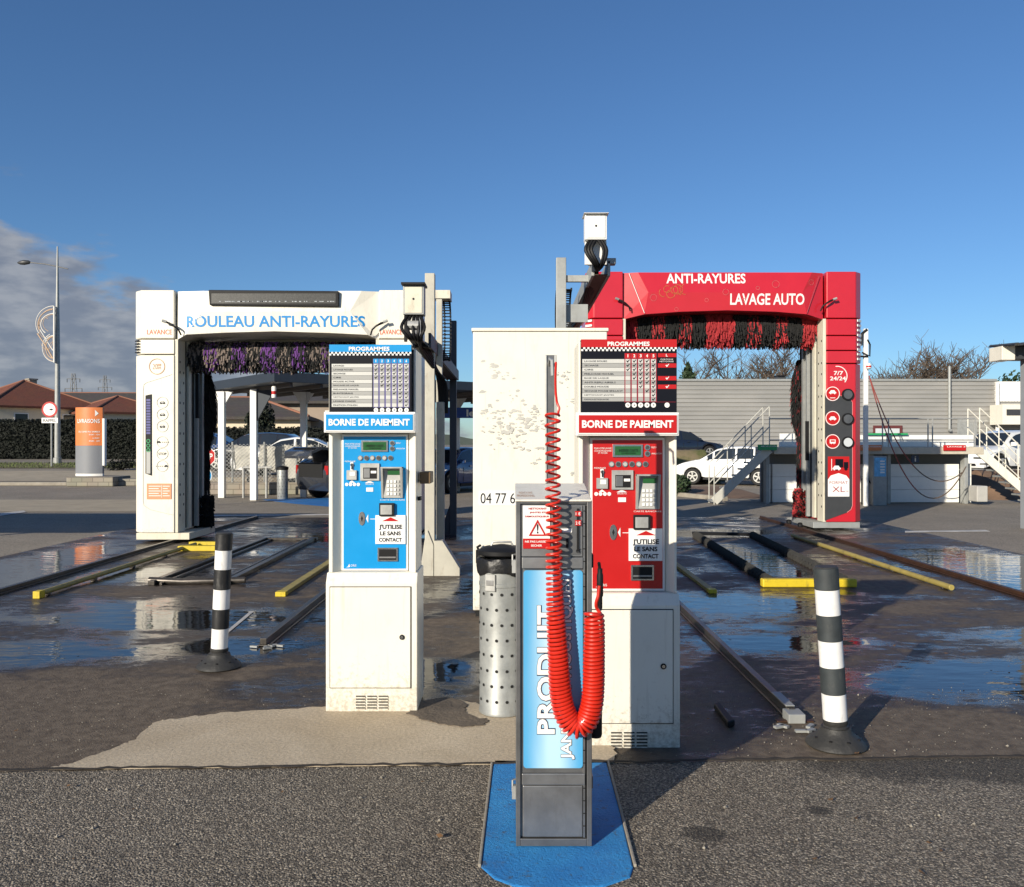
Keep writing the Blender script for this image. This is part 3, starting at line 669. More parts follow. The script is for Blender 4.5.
# label: pale blue gradient print belongs to the sticker
def b_label(N, L, b):
    g = G(N, L)
    sp_ = N.new('ShaderNodeSeparateXYZ'); L.new(g.tc, sp_.inputs[0])
    n = g.noise(3.2, 3, .5, (1, 1, .55), dist=.8)
    e1 = g.m('ABSOLUTE', g.m('SUBTRACT', sp_.outputs['X'], 0)); 
    v = g.m('ADD', g.m('MULTIPLY', e1, 6.5), g.m('MULTIPLY', n, .5))
    L.new(g.mix(g.rng(v, .25, .95), (.45, .68, .82), (.08, .36, .64)), b.inputs['Base Color']); b.inputs['Roughness'].default_value = .25
LAB = ground_mat('blue_gradient_sticker', b_label)
def rrect(a, b, c, e, r, n=5):
    P = []
    for cx, cz, a0 in ((c - r, e + r, -90), (c - r, b - r, 0), (a + r, b - r, 90), (a + r, e + r, 180)):
        for i in range(n + 1): t_ = R(a0 + 90 * i / n); P.append((cx + r * math.cos(t_), cz + r * math.sin(t_)))
    return P
mb = MB(); mb.prism(rrect(sx(523.5), sz(570), sx(582.8), sz(768), .012), SY + .003, SY + .012, LAB); lb = part(mb, 'blue_label', st)
TOUT = mat('dark_blue_outline', (.01, .03, .08), .5)
mb = MB()
for (s_, a, c, b, e) in (('PRODUIT', 537, 555, 733.5, 605), ('JANTES ET MOUSTIQUES', 561, 574.5, 759, 578)):
    mb.text(s_, sx(a) - .0015, sx(c) + .0025, sz(b) - .003, sz(e) + .001, SY + .0015, TOUT, .06, 1)
    mb.text(s_, sx(a), sx(c), sz(b), sz(e), SY + .0, WHITEP, .03, 1)
part(mb, 'label_lettering', lb)
mb = MB(); sb(mb, 523, 505, 550, 548, -.0, .005, WHITEP); sb(mb, 523, 538, 550, 548, -.0015, .001, REDP)
wl = part(mb, 'warning_label', up)
mb = MB(); yy = SY - .0025
def st_(s_, a, b, c, e, m, bold=.02): mb.text(s_, sx(a), sx(c), sz(e), sz(b), yy, m, bold)
st_('NETTOYANT', 528.5, 507, 546.5, 509, REDP); st_('JANTES ET', 529.5, 511, 545.5, 513, REDP); st_('DEMOUSTIQUEUR', 525, 515, 549, 517, REDP)
st_('NE PAS LAISSER', 525, 540, 548, 542, WHITEP); st_('SECHER', 531, 544, 542, 546, WHITEP)
tri = [(528.6, 535.3), (546.4, 535.3), (537.5, 519)]; ctr = (537.5, 530)
ins = [(ctr[0] + (a - ctr[0]) * .72, ctr[1] + (b - ctr[1]) * .72) for a, b in tri]
V = [(sx(a), yy, sz(b)) for a, b in tri + ins]; mb.add(V, [(0, 1, 4, 3), (1, 2, 5, 4), (2, 0, 3, 5)], REDP)
st_('!', 536.8, 523.5, 538.2, 533, BLACKV, .03)
part(mb, 'warning_print', wl)
mb = MB(); sb(mb, 553, 506, 580, 554, .001, .006, STEELD); sb(mb, 560, 528, 572, 531.8, -.004, .002, WHITEP); sb(mb, 566, 538, 568.5, 547, -.006, .002, BLACKM); sb(mb, 576.8, 508, 579, 551, -.003, .002, BLACKM)
sb(mb, 575, 510.5, 581, 515.6, -.0045, -.001, REDP); sb(mb, 575, 519.5, 581, 525, -.0045, -.001, REDP); yy = SY - .0055
st_('1 \u20ac', 575.6, 511.5, 580.4, 514.6, WHITEP); st_('2 \u20ac', 575.6, 520.6, 580.4, 524, WHITEP); yy = SY - .0005; st_('CE', 576, 548.6, 581, 552.5, BLACKV, .0)
part(mb, 'coin_mechanism', up)
# hinged cream lid sloping up to the back
mb = MB(); lx0, lx1 = sx(515), sx(591.5)
mb.prism([(SY - .008, sz(501)), (SY - .008, sz(499)), (SY + .30, 1.34), (SY + .30, 1.305), (SY + .02, sz(501))], lx0, lx1, CREAM, 'x'); ld = part(mb, 'lid', st, bevel=.003)
mb = MB()
sl0 = (1.34 - sz(499)) / .308
mb.text('PRODUIT A USAGE', sx(519), sx(533), 0, 1, 0, BRONZE, 0, plane=lambda p: (p[0], SY + .095 + p[2] * .035, sz(499) + (.103 + p[2] * .035) * sl0 + .0015))
mb.text('PROFESSIONNEL', sx(517), sx(535), 0, 1, 0, BRONZE, 0, plane=lambda p: (p[0], SY + .04 + p[2] * .035, sz(499) + (.048 + p[2] * .035) * sl0 + .0015))
part(mb, 'lid_lettering', ld)
for qy in (563, 790):                                   # latches at the left edge
    mb = MB(); mb.tube([(sx(515.5), SY + .03, sz(qy - 8)), (sx(512.5), SY + .02, sz(qy - 8)), (sx(512.5), SY + .015, sz(qy + 2)), (sx(514), SY + .015, sz(qy + 6))], .0035, GALV, 8); mb.box(sx(512), sx(515.8), SY + .01, SY + .035, sz(qy + 10), sz(qy - 3), GALV); part(mb, 'padlock_hasp', st, bevel=.001)
mb = MB(); sb(mb, 592, 555, 594, 568, .02, .1, BLACKM); sb(mb, 592, 778, 593.5, 790, .02, .08, STEELD); part(mb, 'side_hinge', st)
# hose mast
PY = SY + .29
mx0, mx1 = px(545.5, PY), px(556, PY)
mb = MB(); mb.box(mx0, mx1, PY, PY + .035, .05, pz(354.5, PY), STEELD); mb.box(mx0 - .002, mx0 + .006, PY - .006, PY, 1.34, pz(354.5, PY), GALV); mb.box(mx1 - .006, mx1 + .002, PY - .006, PY, 1.34, pz(354.5, PY), GALV); ms = part(mb, 'mast', st, bevel=.002)
mb = MB(); hz = pz(362, PY); hx = px(551, PY)
mb.tube([(hx - .006, PY, hz - .01), (hx - .006, PY - .05, hz + .01), (hx, PY - .08, hz), (hx + .002, PY - .085, hz - .06)], .007, GALV); part(mb, 'hose_hook', ms, smooth=True)
# coiled hose
HY = SY - .045
cp = [(556, 362, 0, 40), (555.5, 380, 0, 40), (556.5, 398, 0, 40), (560.5, 407, 3, 30), (553.2, 414, 7.2, 9.5), (553, 440, 6.8, 9.3), (553, 470, 6.6, 9), (553, 495, 7, 8), (554, 520, 7, 7.4), (554, 550, 7.2, 6.6), (554.5, 580, 7.2, 5.4), (556, 620, 8, 4.4), (558, 655, 8.8, 4), (560, 688, 9.5, 3.9), (563.5, 708, 9.8, 3.8), (569.5, 721, 10, 3.8), (578, 726.5, 10, 3.8), (586.5, 720.5, 10, 3.8), (591.5, 706, 9.8, 3.8), (593.5, 686, 9.5, 3.8), (594, 655, 9.4, 3.9), (594.4, 635, 9, 4), (594.3, 620, 8.8, 4.2), (594, 613, 8.5, 4.6), (596.5, 606, 2, 30), (598, 596, 0, 40), (599.5, 584, 0, 40)]
def lerp_cp(t):
    i = min(int(t), len(cp) - 2); f = t - i
    p0, p1, p2, p3 = cp[max(i - 1, 0)], cp[i], cp[i + 1], cp[min(i + 2, len(cp) - 1)]
    o = []
    for k in range(2): o.append(.5 * (2 * p1[k] + (p2[k] - p0[k]) * f + (2 * p0[k] - 5 * p1[k] + 4 * p2[k] - p3[k]) * f * f + (3 * p1[k] - p0[k] - 3 * p2[k] + p3[k]) * f ** 3))
    for k in (2, 3): o.append(p1[k] + (p2[k] - p1[k]) * f)
    return o
pts = []; ph = 0; t = 0; prev = lerp_cp(0); path = []
step = .28
while t < len(cp) - 1.001:
    c0 = lerp_cp(t); c1 = lerp_cp(min(t + .01, len(cp) - 1.001)); dx, dy = c1[0] - c0[0], c1[1] - c0[1]; sp_ = math.hypot(dx, dy) / .01 + 1e-6
    tx, ty = dx / (sp_ * .01), dy / (sp_ * .01)
    path.append((c0, tx, ty, ph))
    dt = max(step, .001) / sp_; ph += 2 * math.pi * step / c0[3]; t += dt
HP = []
for (c0, tx, ty, ph) in path:
    r = c0[2]; off = r * math.cos(ph); dep = r * math.sin(ph)
    f_ = min(1, max(0, (420 - c0[1]) / 60)) if c0[0] < 562 else 0     # upper end sits back at the mast
    Yc = HY + f_ * .20
    xx = c0[0] - ty * off; yy_ = c0[1] + tx * off
    X, Z = px(c0[0], Yc), pz(c0[1], Yc)
    k = SY / F
    HP.append((X + (-ty * off) * k, Yc + dep * k * .95, Z - (tx * off) * k))
HP2 = [HP[0]]
for p in HP[1:]:
    if (Vector(p) - Vector(HP2[-1])).length > .0055: HP2.append(p)
mb = MB(); mb.tube(HP2, [.0047 + .0018 * min(1, max(0, (1.25 - p[2]) / .35)) for p in HP2], HOSE, 7); part(mb, 'coiled_hose', st, smooth=True)
# spray lance in its black holster
mb = MB(); gx, gy = px(600, HY + .06), HY + .06
mb.lathe([(.006, .0), (.009, .01), (.009, .05), (.012, .055), (.012, .13), (.0095, .14), (.0095, .155)], (gx, gy, pz(610, gy)), BLACKM, 14)
mb.tube([(gx, gy, pz(572, gy)), (gx - .002, gy, pz(566, gy)), (gx - .005, gy - .01, pz(562, gy))], .006, BLACKM); mb.lathe([(.0105, 0), (.0105, .01)], (gx, gy, pz(577, gy)), GALV, 14)
part(mb, 'spray_handle', st, smooth=True)
hy_ = HY + .10; mb = MB(); mb.lathe([(.022, 0), (.025, .01), (.025, .30), (.022, .31), (.02, .305), (.02, .02)], (px(596, hy_), hy_ + .02, pz(738, hy_)), BLACKM, 20); part(mb, 'lance_holster', st, smooth=True)

# ------------------------------------------------------------------ perforated litter bin behind the dispenser
by = 4.72; bx, br = px(502, by), .128
b_ = thing('litter_bin', 'perforated galvanised litter bin with black bag under its lid, between the kiosk and the dispenser', 'litter bin', (bx, by, .016), 'perforated steel bins')
mb = MB()
mb.lathe([(br - .006, .0), (br, .004), (br, .02), (br - .003, .024), (br - .003, .70), (br, .703), (br, .72), (br - .003, .723), (br - .003, .83), (br - .012, .83), (br - .012, .02)], (bx, by, .016), BING, 40)
part(mb, 'drum', b_, smooth=True)
mb = MB()
for j in range(9):
    for i in range(14):
        if j == 8: continue
        a = 2 * math.pi * (i + .5 * (j % 2)) / 14; z_ = .10 + j * .083
        c_ = Vector((bx + (br - .001) * math.cos(a), by + (br - .001) * math.sin(a), z_)); o_ = Vector((math.cos(a), math.sin(a), 0)); t_ = Vector((-math.sin(a), math.cos(a), 0))
        mb.add([c_ + o_ * .001 + (t_ * math.cos(k * math.pi / 4) + Vector((0, 0, 1)) * math.sin(k * math.pi / 4)) * .0088 for k in range(8)], [tuple(range(8))], DARKIN)
part(mb, 'perforations', b_)
random.seed(5); mb = MB(); n = 60; P = []
for k, (r, z_) in enumerate(((br + .004, .79), (br + .012, .80), (br + .014, .83), (br + .011, .862), (br + .004, .872), (br - .02, .868))):
    for j in range(n): a = 2 * math.pi * j / n; rr_ = r + .004 * math.sin(a * 9 + k) + random.uniform(-.0025, .0025); P.append((bx + rr_ * math.cos(a), by + rr_ * math.sin(a), z_ + (.018 * math.sin(a * 3 + .7) if k == 0 else 0) + random.uniform(-.003, .003)))
mb.add(P, [(i * n + j, i * n + (j + 1) % n, (i + 1) * n + (j + 1) % n, (i + 1) * n + j) for i in range(5) for j in range(n)], mat('black_bag', (.01, .01, .011), .42, spec=.4, bump=.5, bscale=30)); part(mb, 'bin_bag', b_, smooth=True)
mb = MB(); mb.lathe([(br - .004, .868), (br + .004, .875), (br + .004, .895), (br - .03, .912), (.02, .925)], (bx, by, .016), BLACKM, 36); li = part(mb, 'lid', b_, smooth=True)
mb = MB(); mb.tube([(bx - .06, by, .93), (bx - .05, by, .953), (bx + .05, by, .953), (bx + .06, by, .93)], .007, GALV); part(mb, 'lid_handle', li, smooth=True)
mb = MB(); Mh = Matrix.Translation((bx, by, 0)) @ Matrix.Rotation(R(-28), 4, 'Z'); mb.box(-.03, .03, -br - .008, -br + .004, .70, .79, GALV, Mh); mb.box(-.022, .022, -br - .012, -br - .006, .73, .76, STEEL, Mh); part(mb, 'hinge_plate', b_, bevel=.002)

# ------------------------------------------------------------------ bollards
def bollard(loc, h, tilt, bands, label, w=.062, wear=0):
    r = thing('bollard', label, 'bollard', (0, 0, 0), 'striped bollards')
    T = Matrix.Translation((0, 0, .075)) @ Matrix.Rotation(tilt, 4, 'Y') @ Matrix.Translation((0, 0, -.075))
    mb = MB(); n = 32
    mb.lathe([(.138, 0), (.146, .008), (.141, .020), (.118, .042), (.090, .064), (.076, .078), (.070, .10), (.056, .10)], (0, 0, 0), RUBBER, 36)
    for k in range(8):
        a = k * math.pi / 4 + .2; mb.lathe([(.008, 0), (.008, .006)], (.108 * math.cos(a), .108 * math.sin(a), .048), BLACKM, 8)
    part(mb, 'rubber_base', r, smooth=True)
    mb = MB(); mb.lathe([(.061, .09), (.061, .105), (.055, .112), (.059, .12), (.059, .135), (.052, .14)], (0, 0, 0), RUBBER, n, T); part(mb, 'collar', r, smooth=True)
    z = .138
    for i, (c_, hh) in enumerate(bands):
        mb = MB(); k = w + (.0015 if c_ is not BW and c_ is not BW2 else 0)
        mb.lathe([(k - .003, z), (k, z + .002), (k, z + hh - .002), (k - .003, z + hh)], (0, 0, 0), c_, n, T); z += hh
        part(mb, 'white_sleeve' if c_ in (BW, BW2) else 'black_sleeve', r, smooth=True)
    mb = MB(); mb.lathe([(w - .001, z), (w - .006, z + .006), (.0, z + .008)], (0, 0, 0), RUBBER, n, T); part(mb, 'cap', r, smooth=True)
    r.location = loc; r.scale = (1, 1, .935); return r
BW = mat('bollard_white', (.80, .79, .77), .4, var=.04, dirt=.5, dirtcol=(.25, .22, .2), vscale=12)
BW2 = BW
BK = mat('bollard_black', (.014, .014, .015), .5, var=.3, dirt=.35, dirtcol=(.25, .24, .22), vscale=14)
BK2 = mat('bollard_charcoal', (.035, .042, .045), .6, var=.25, dirt=.35, dirtcol=(.15, .14, .12), vscale=14)
u = 5.72 / F
bollard((px(219, 5.68), 5.68, .006), 0, R(2.3), [(BW, 21 * u), (BK, 20.5 * u), (BW, 21 * u), (BK, 21 * u), (BW, 20.5 * u), (BK, 17.5 * u)], 'slim black and white striped bollard on the wet ground left of the blue kiosk', .054)
u = 4.25 / F
bollard((px(836, 4.21), 4.21, .006), 0, R(-3.4), [(BW, 28 * u), (BK2, 28 * u), (BW, 28 * u), (BK2, 27 * u), (BW, 27 * u), (BK2, 23 * u)], 'leaning charcoal and white striped bollard on the right, nearest the asphalt', .058)

# ------------------------------------------------------------------ big cream cabinet behind the dispenser
CYb = 7.33
cb_ = thing('equipment_cabinet', 'tall cream steel cabinet with peeling paint behind the dispenser', 'cabinet', (.25, CYb + .3, 0))
mb = MB(); c0, c1 = px(473, CYb), .82; zt = pz(331, CYb)
mb.box(c0, c1, CYb, CYb + .62, .06, zt, CREAM); cbd = part(mb, 'cabinet_body', cb_, bevel=.008)
mb = MB(); mb.box(c0 - .012, c1 + .012, CYb - .015, CYb + .635, zt + .001, zt + .03, CREAM); part(mb, 'cabinet_top', cb_, bevel=.006)
mb = MB(); mb.box(c0 + .02, c1 - .02, CYb + .03, CYb + .6, 0, .06, DARKIN); part(mb, 'plinth', cb_)
random.seed(21); mb = MB()
def flake(cx, cz, w, h):
    fy = CYb - .0012 - .000025 * (len(mb.f) + 1)
    n = random.randint(6, 10); P = []
    for j in range(n):
        a = 2 * math.pi * j / n; k = random.uniform(.35, 1.0); P.append((cx + w * k * math.cos(a), fy, cz + h * k * math.sin(a)))
    mb.add(P, [tuple(range(n))], PEEL)
clusters = [(490, 366, 9, 5, 12), (504, 375, 10, 6, 14), (507, 398, 14, 8, 16), (500, 413, 26, 5, 46), (520, 424, 25, 7, 54), (535, 414, 14, 10, 26), (515, 440, 18, 5, 14), (537, 460, 10, 8, 9), (565, 378, 10, 8, 14), (572, 400, 6, 6, 6), (500, 430, 24, 4, 26), (530, 448, 22, 3, 14), (572, 473, 2, 5, 3), (562, 370, 14, 3, 6)]
for (cx, cy_, sx_, sy_, n_) in clusters:
    for i in range(n_):
        a, b = random.gauss(cx, sx_ * .6), random.gauss(cy_, sy_ * .6)
        if a < 476 or a > 582: continue
        w_ = random.uniform(.8, 5.4) * random.random() ** .6
        flake(px(a, CYb), pz(b, CYb), w_ * CYb / F, w_ * random.uniform(.25, .7) * CYb / F)
part(mb, 'peeled_paint', cbd)['kind'] = 'stuff'
mb = MB(); mb.box(px(479, CYb), px(536, CYb), CYb - .004, CYb + .001, pz(505, CYb), pz(490.5, CYb), WHITEP); mb.text('04 77 6', px(480.5, CYb), px(515, CYb), pz(503, CYb), pz(492.5, CYb), CYb - .006, BLACKV, .0); part(mb, 'phone_number_plate', cbd)
mb = MB(); mb.box(px(476, CYb), px(481, CYb), CYb - .05, CYb, pz(562, CYb), pz(549, CYb), BLACKM); mb.tube([(px(479, CYb), CYb - .03, pz(549, CYb)), (px(477.5, CYb), CYb - .05, pz(546, CYb)), (px(481, CYb), CYb - .04, pz(544, CYb))], .012, BLACKM); part(mb, 'cable_gland', cbd, bevel=.004)

# ------------------------------------------------------------------ wash gantries
def bristles(mb, c, axis, length, rad, mats, dens, seed=1, drape=.0, w=.016, bands=None, sag=0, prof=None):
    random.seed(seed); ax = Vector(axis).normalized(); u = ax.orthogonal().normalized(); v = ax.cross(u)
    c = Vector(c)
    for i in range(dens):
        s_ = random.uniform(-.5, .5) * length; a = random.uniform(0, 2 * math.pi)
        o = u * math.cos(a) + v * math.sin(a); t_ = ax.cross(o)
        bulge = prof(s_ / length + .5) if prof else 1
        r = rad * bulge * random.uniform(.86, 1.06)
        k = random.uniform(.45, .7)
        hangs = drape * random.uniform(.5, 1.1) * rad
        p0 = c + ax * s_ + o * rad * .25; p1 = c + ax * (s_ + random.uniform(-.03, .03)) + o * r * k; p2 = c + ax * (s_ + random.uniform(-.05, .05)) + o * r + t_ * random.uniform(-.06, .06)
        if hangs: p1 = c + ax * s_ + o * r * .8 + Vector((0, 0, .06 * rad)); p2 = p1 + Vector((random.uniform(-.02, .02), random.uniform(-.02, .02), -hangs)) + o * r * .1
        if sag: p1.z -= sag * .3; p2.z -= sag * abs(o.dot(Vector((0, 0, 1))) - 1) * .5
        ww = ax * w / 2 * random.uniform(.6, 1.3) + t_ * random.uniform(-.006, .006)
        m = bands(s_ / length + .5) if bands else random.choice(mats)
        mb.add([p0 - ww, p0 + ww, p1 + ww, p1 - ww, p2 + ww * .7, p2 - ww * .7], [(0, 1, 2, 3), (3, 2, 4, 5)], m)
def nozzle(parent, x, y, z, s):
    mb = MB(); mb.tube([(x - .11 * s, y - .03, z + .08), (x - .04 * s, y - .06, z + .05), (x + .03 * s, y - .07, z + .01), (x + .09 * s, y - .05, z - .04), (x + .12 * s, y - .02, z - .12)], [.012, .018, .014, .014, .012], BLACKM, 8)
    mb.tube([(x - .14 * s, y - .08, z + .09), (x - .08 * s, y - .07, z + .07)], .022, GALVP, 8); part(mb, 'spray_nozzle', parent, smooth=True)
CARI = [(-1, -.4), (-1, -.05), (-.75, .08), (-.5, .5), (.5, .5), (.75, .08), (1, -.05), (1, -.4), (.7, -.4), (.7, -.62), (.42, -.62), (.42, -.4), (-.42, -.4), (-.42, -.62), (-.7, -.62), (-.7, -.4)]
def caricon(mb, cx, cz, s, y, m, van=False):
    P = CARI if not van else [(-.9, -.6), (-.9, .6), (.9, .6), (.9, -.6), (.5, -.6), (.5, -.8), (.3, -.8), (.3, -.6), (-.3, -.6), (-.3, -.8), (-.5, -.8), (-.5, -.6)]
    V = [(cx + a * s, y, cz + b * s) for a, b in P]; mb.add(V, [tuple(range(len(V)))], m)

def gantry(Y, xl, xr, zt, zb, bands_z, col, red, label, arch):
    lw = .63; D = 1.02
    g_ = thing('wash_gantry', label, 'car wash', ((xl + xr) / 2, Y + D / 2, 0), 'rollover wash gantries')
    legs = ((xl, xl + lw, 1), (xr, xr - lw, -1))
    for (xo, xi, s) in legs:
        nm = 'leg'
        def foot(inset=0, d0=0): return [(xo + s * inset, Y + .12 + d0), (xo + s * (.13 + inset), Y + d0), (xi, Y + d0), (xi, Y + D), (xo + s * inset, Y + D)]
        mb = MB(); zs = [zb] + bands_z
        mb.prism(foot(.006), .16, bands_z[-1] - .008, col, 'z')
        leg = part(mb, 'leg', g_, bevel=.012)
        for k in range(len(zs) - 1):
            mb = MB(); mb.prism(foot(0 if red else .012, -.0), zs[k + 1] + .008, zs[k] - .008, col, 'z'); bnd = part(mb, 'leg_band', g_, bevel=.01)
        mb = MB()
        for k in range(8 if red else 5):                # slotted vents on the outer corner
            z_ = (bands_z[0] + .02 if not red else 2.90) + k * (.045 if not red else .085)
            mb.box(*sorted((xo + s * .0, xo + s * .125)), Y - .0, Y + .11, z_, z_ + (.02 if not red else .045), DARKIN if not red else WHITEP, Matrix.Translation((0, -.0, 0)))
        # vents lie on the chamfer: rebuild them as slanted bars
        mb = MB()
        for k in range(9 if red else 5):
            z_ = (bands_z[0] + .03 if not red else bands_z[-1] + .06) + k * (.043 if not red else .082)
            P = [(xo + s * .012, Y + .108), (xo + s * .11, Y + .012), (xo + s * .10, Y + .004), (xo + s * .002, Y + .10)]
            mb.prism([(p[0] - s * .004, p[1] - .004) for p in P], z_, z_ + (.016 if not red else .036), DARKIN if not red else WHITEP, 'z')
        part(mb, 'vent_slots', leg)
        mb = MB(); mb.prism(foot(0), zb + .008, zt, col, 'z'); part(mb, 'corner_housing', g_, bevel=.015)
        mb = MB(); mb.box(*sorted((xo + s * .03, xi - s * .01)), Y + .2, Y + D - .02, .10, zt - .1, DARKIN); part(mb, 'core', g_)
        # inner steel frame with bolt holes and guide rails
        mb = MB(); mb.box(*sorted((xi + s * .002, xi + s * .05)), Y + .02, Y + .30, .16, zb, CREAMD); fr = part(mb, 'inner_panel', g_, bevel=.004)
        mb = MB()
        for k in range(16):
            z_ = .4 + k * (zb - .6) / 16
            for yy in (Y + .08, Y + .22):
                if (k * 7 + int(yy * 10)) % 3: mb.box(*sorted((xi + s * .0505, xi + s * .053)), yy, yy + .03, z_, z_ + .035, DARKIN)
        part(mb, 'bolt_holes', fr)['kind'] = 'stuff'
        mb = MB(); mb.box(*sorted((xi + s * .002, xi + s * .03)), Y + .305, Y + .40, .2, zb + .1, DGREY); mb.box(*sorted((xi + s * .004, xi + s * .06)), Y + .41, Y + .52, .2, zb + .1, CREAMD); mb.box(*sorted((xi + s * .002, xi + s * .03)), Y + .525, Y + .64, .2, zb + .1, GALVP); mb.box(*sorted((xi + s * .01, xi + s * .10)), Y + .68, Y + .74, .2, zb + .1, GALVP); mb.box(*sorted((xi + s * .01, xi + s * .10)), Y + .88, Y + .96, .2, zb + .1, GALVP)
        mb.box(*sorted((xi + s * .0, xi + s * .04)), Y + .64, Y + D - .01, .2, zb + .1, BLACKM); mb.bar((xi + s * .09, Y + .7, 1.9), (xi + s * .09, Y + .7, 2.6 if not red else 1.2), .05, .05, BLACKM); part(mb, 'guide_rail', g_)
        mb = MB(); mb.box(*sorted((xo + s * .05, xi + s * .22)), Y + .02, Y + D + .1, .055, .155, CREAMD if not red else GALVP); bp_ = part(mb, 'base_beam', g_, bevel=.006)
        for yy in (Y + .25, Y + .85):
            mb = MB(); cx_ = xl + .57 if s > 0 else xr - .95 + .0
            cx_ = (-5.1 if s > 0 else -1.83) if not red else (1.52 if s > 0 else 5.0)
            Mx = Matrix.Translation((cx_, yy, .075)) @ Matrix.Rotation(R(90), 4, 'Y'); mb.lathe([(.05, -.03), (.055, -.02), (.055, .02), (.05, .03)], (0, 0, 0), BLACKM, 20, Mx); part(mb, 'wheel', g_, smooth=True)
        # vertical side brush
        bx_ = xi + s * .02
        mb = MB(); mb.tube([(bx_, Y + 1.15, .25), (bx_, Y + 1.15, zb - .05)], .05, BLACKM, 10); vb = part(mb, 'side_brush', g_)
        mb = MB(); H0, H1 = .75, (zb - .42 if not red else zb - .62)
        BA = [BLKF] if not red else [BLKF] * 9 + [REDF]
        bristles(mb, (bx_, Y + 1.15, (H0 + H1) / 2), (0, 0, 1), H1 - H0, .21, BA, 6000, 3 + int(s), w=.03, prof=lambda t: (.5 if t < .38 else .5 + (t - .38) * 2.8 if t < .58 else 1.06) if t < .86 else 1.06 - (t - .86) * 3.4, drape=.7); part(mb, 'bristles', vb)
        mb = MB(); bristles(mb, (bx_ + s * .02, Y + .98, .40), (0, 0, 1), .48, .20, [BLKF, BLKF, BLKF] if not red else [REDF, REDF, BLKF], 1600, 8, w=.035); wb = part(mb, 'wheel_brush', g_)
        nozzle(g_, xi + s * .0, Y - .02, pz(327, 12.75) if not red else pz(304, 14.5), s)
    # beam
    xa, xb = xl + lw + .006, xr - lw - .006
    poly = [(px(a, Y), pz(b, Y)) for a, b in arch]
    mb = MB(); mb.prism(poly, Y + .06, Y + D, col, 'y')
    bm_ = part(mb, 'beam', g_, bevel=.008)
    # raised front skin with folded edges
    mb = MB(); n = len(poly); mid = pz(arch[0][1] + (16 if not red else 12), Y)
    zl = poly[0][1]; zlow = min(p[1] for p in poly)
    inn = [(xa + .30, zl), (xb - .30, zl)] 
    A = (poly[0][0], Y + .06, zl); B = (poly[1][0], Y + .06, zl)
    lowpts = poly[2:]
    top_in = [(xa + (.25 if red else .45), Y - .02, zl - .003), (xb - .25, Y - .02, zl - .003)]
    rows = []
    vs = [A, top_in[0], top_in[1], B] + [(p[0], Y + .05, p[1]) if i in (0, len(lowpts) - 1) else (p[0], Y - .03, p[1]) for i, p in enumerate(lowpts)]
    k = len(vs)
    cen = len(vs); midz = (zl + zlow) / 2
    m0, m1 = (xa + .42, Y - .05, midz + .05), (xb - .42, Y - .05, midz + .05)
    vs += [m0, m1]
    nl = len(lowpts); L0 = 4; L1 = 4 + nl - 1      # L0 right end ... L1 left end
    fs = [(0, 1, cen), (1, 2, cen + 1, cen), (2, 3, cen + 1), (3, L0, cen + 1), (L0, L0 + 1, cen + 1), (L1, 0, cen), (L1 - 1, L1, cen)]
    for i in range(L0 + 1, L1 - 1):
        q = cen + 1 if vs[i][0] > (xa + xb) / 2 else cen; q2 = cen + 1 if vs[i + 1][0] > (xa + xb) / 2 else cen
        fs.append((i, i + 1, q) if q == q2 else (i, i + 1, q2, q))
    mb.add(vs, fs, col); fsn = part(mb, 'front_skin', bm_)
    mb = MB(); mb.box(xa, xb, Y + .86, Y + D - .03, zlow - .22, zlow + .02, DARKIN); mb.box(xl + .3, xr - .3, Y + D, Y + D + .22, zlow + .05, zt - .15, CREAMD if not red else REDG); part(mb, 'brush_carriage', g_)
    # top roller brush
    zc = (pz(354, Y + .55) if not red else pz(327, Y + .55)); xq0, xq1 = xa + .05, xb - .05
    mb = MB(); mb.tube([(xq0, Y + .55, zc), (xq1, Y + .55, zc)], .06, BLACKM, 10); rb = part(mb, 'roller_brush', g_)
    nb = 13 if not red else 14
    random.seed(4); seq = [random.choice([0, 1, 2, 3]) for _ in range(60)]
    def bandm(t):
        i = int(t * nb)
        if not red: a = [(BEIGEF, BLKF), (PURP, BEIGEF), (BEIGEF, BLKF), (PURP, BLKF), (BEIGEF, BLKF), (PURP, PURP), (BEIGEF, BLKF), (PURP, BLKF)][i % 8]
        else: a = [(REDF, REDF), (BLKF, BLKF), (REDF, BLKF), (BLKF, BLKF), (REDF, BLKF), (BLKF, BLKF), (REDF, REDF)][i % 7]
        return random.choice(a + ((BLKF,) if not red else ()))
    mb = MB(); bristles(mb, ((xq0 + xq1) / 2, Y + .55, zc), (1, 0, 0), xq1 - xq0, .225 if not red else .29, None, 9000, 6, w=.022, bands=bandm, drape=.5); part(mb, 'bristles', rb)
    return g_, fsn, bm_
GL, GR = 12.75, 14.5
from mathutils.bvhtree import BVHTree
def onto(o, lift=.004):                                # lays a print on the surface of a panel that faces the viewer side
    me = o.data; off = owner_loc(o.parent); bt = BVHTree.FromPolygons([v.co + off for v in me.vertices], [tuple(p.vertices) for p in me.polygons])
    def f(p):
        h = bt.ray_cast(Vector((p[0], p[1] - 1, p[2])), Vector((0, 1, 0)))
        return (p[0], h[0].y - lift, p[2]) if h[0] is not None else p
    return f
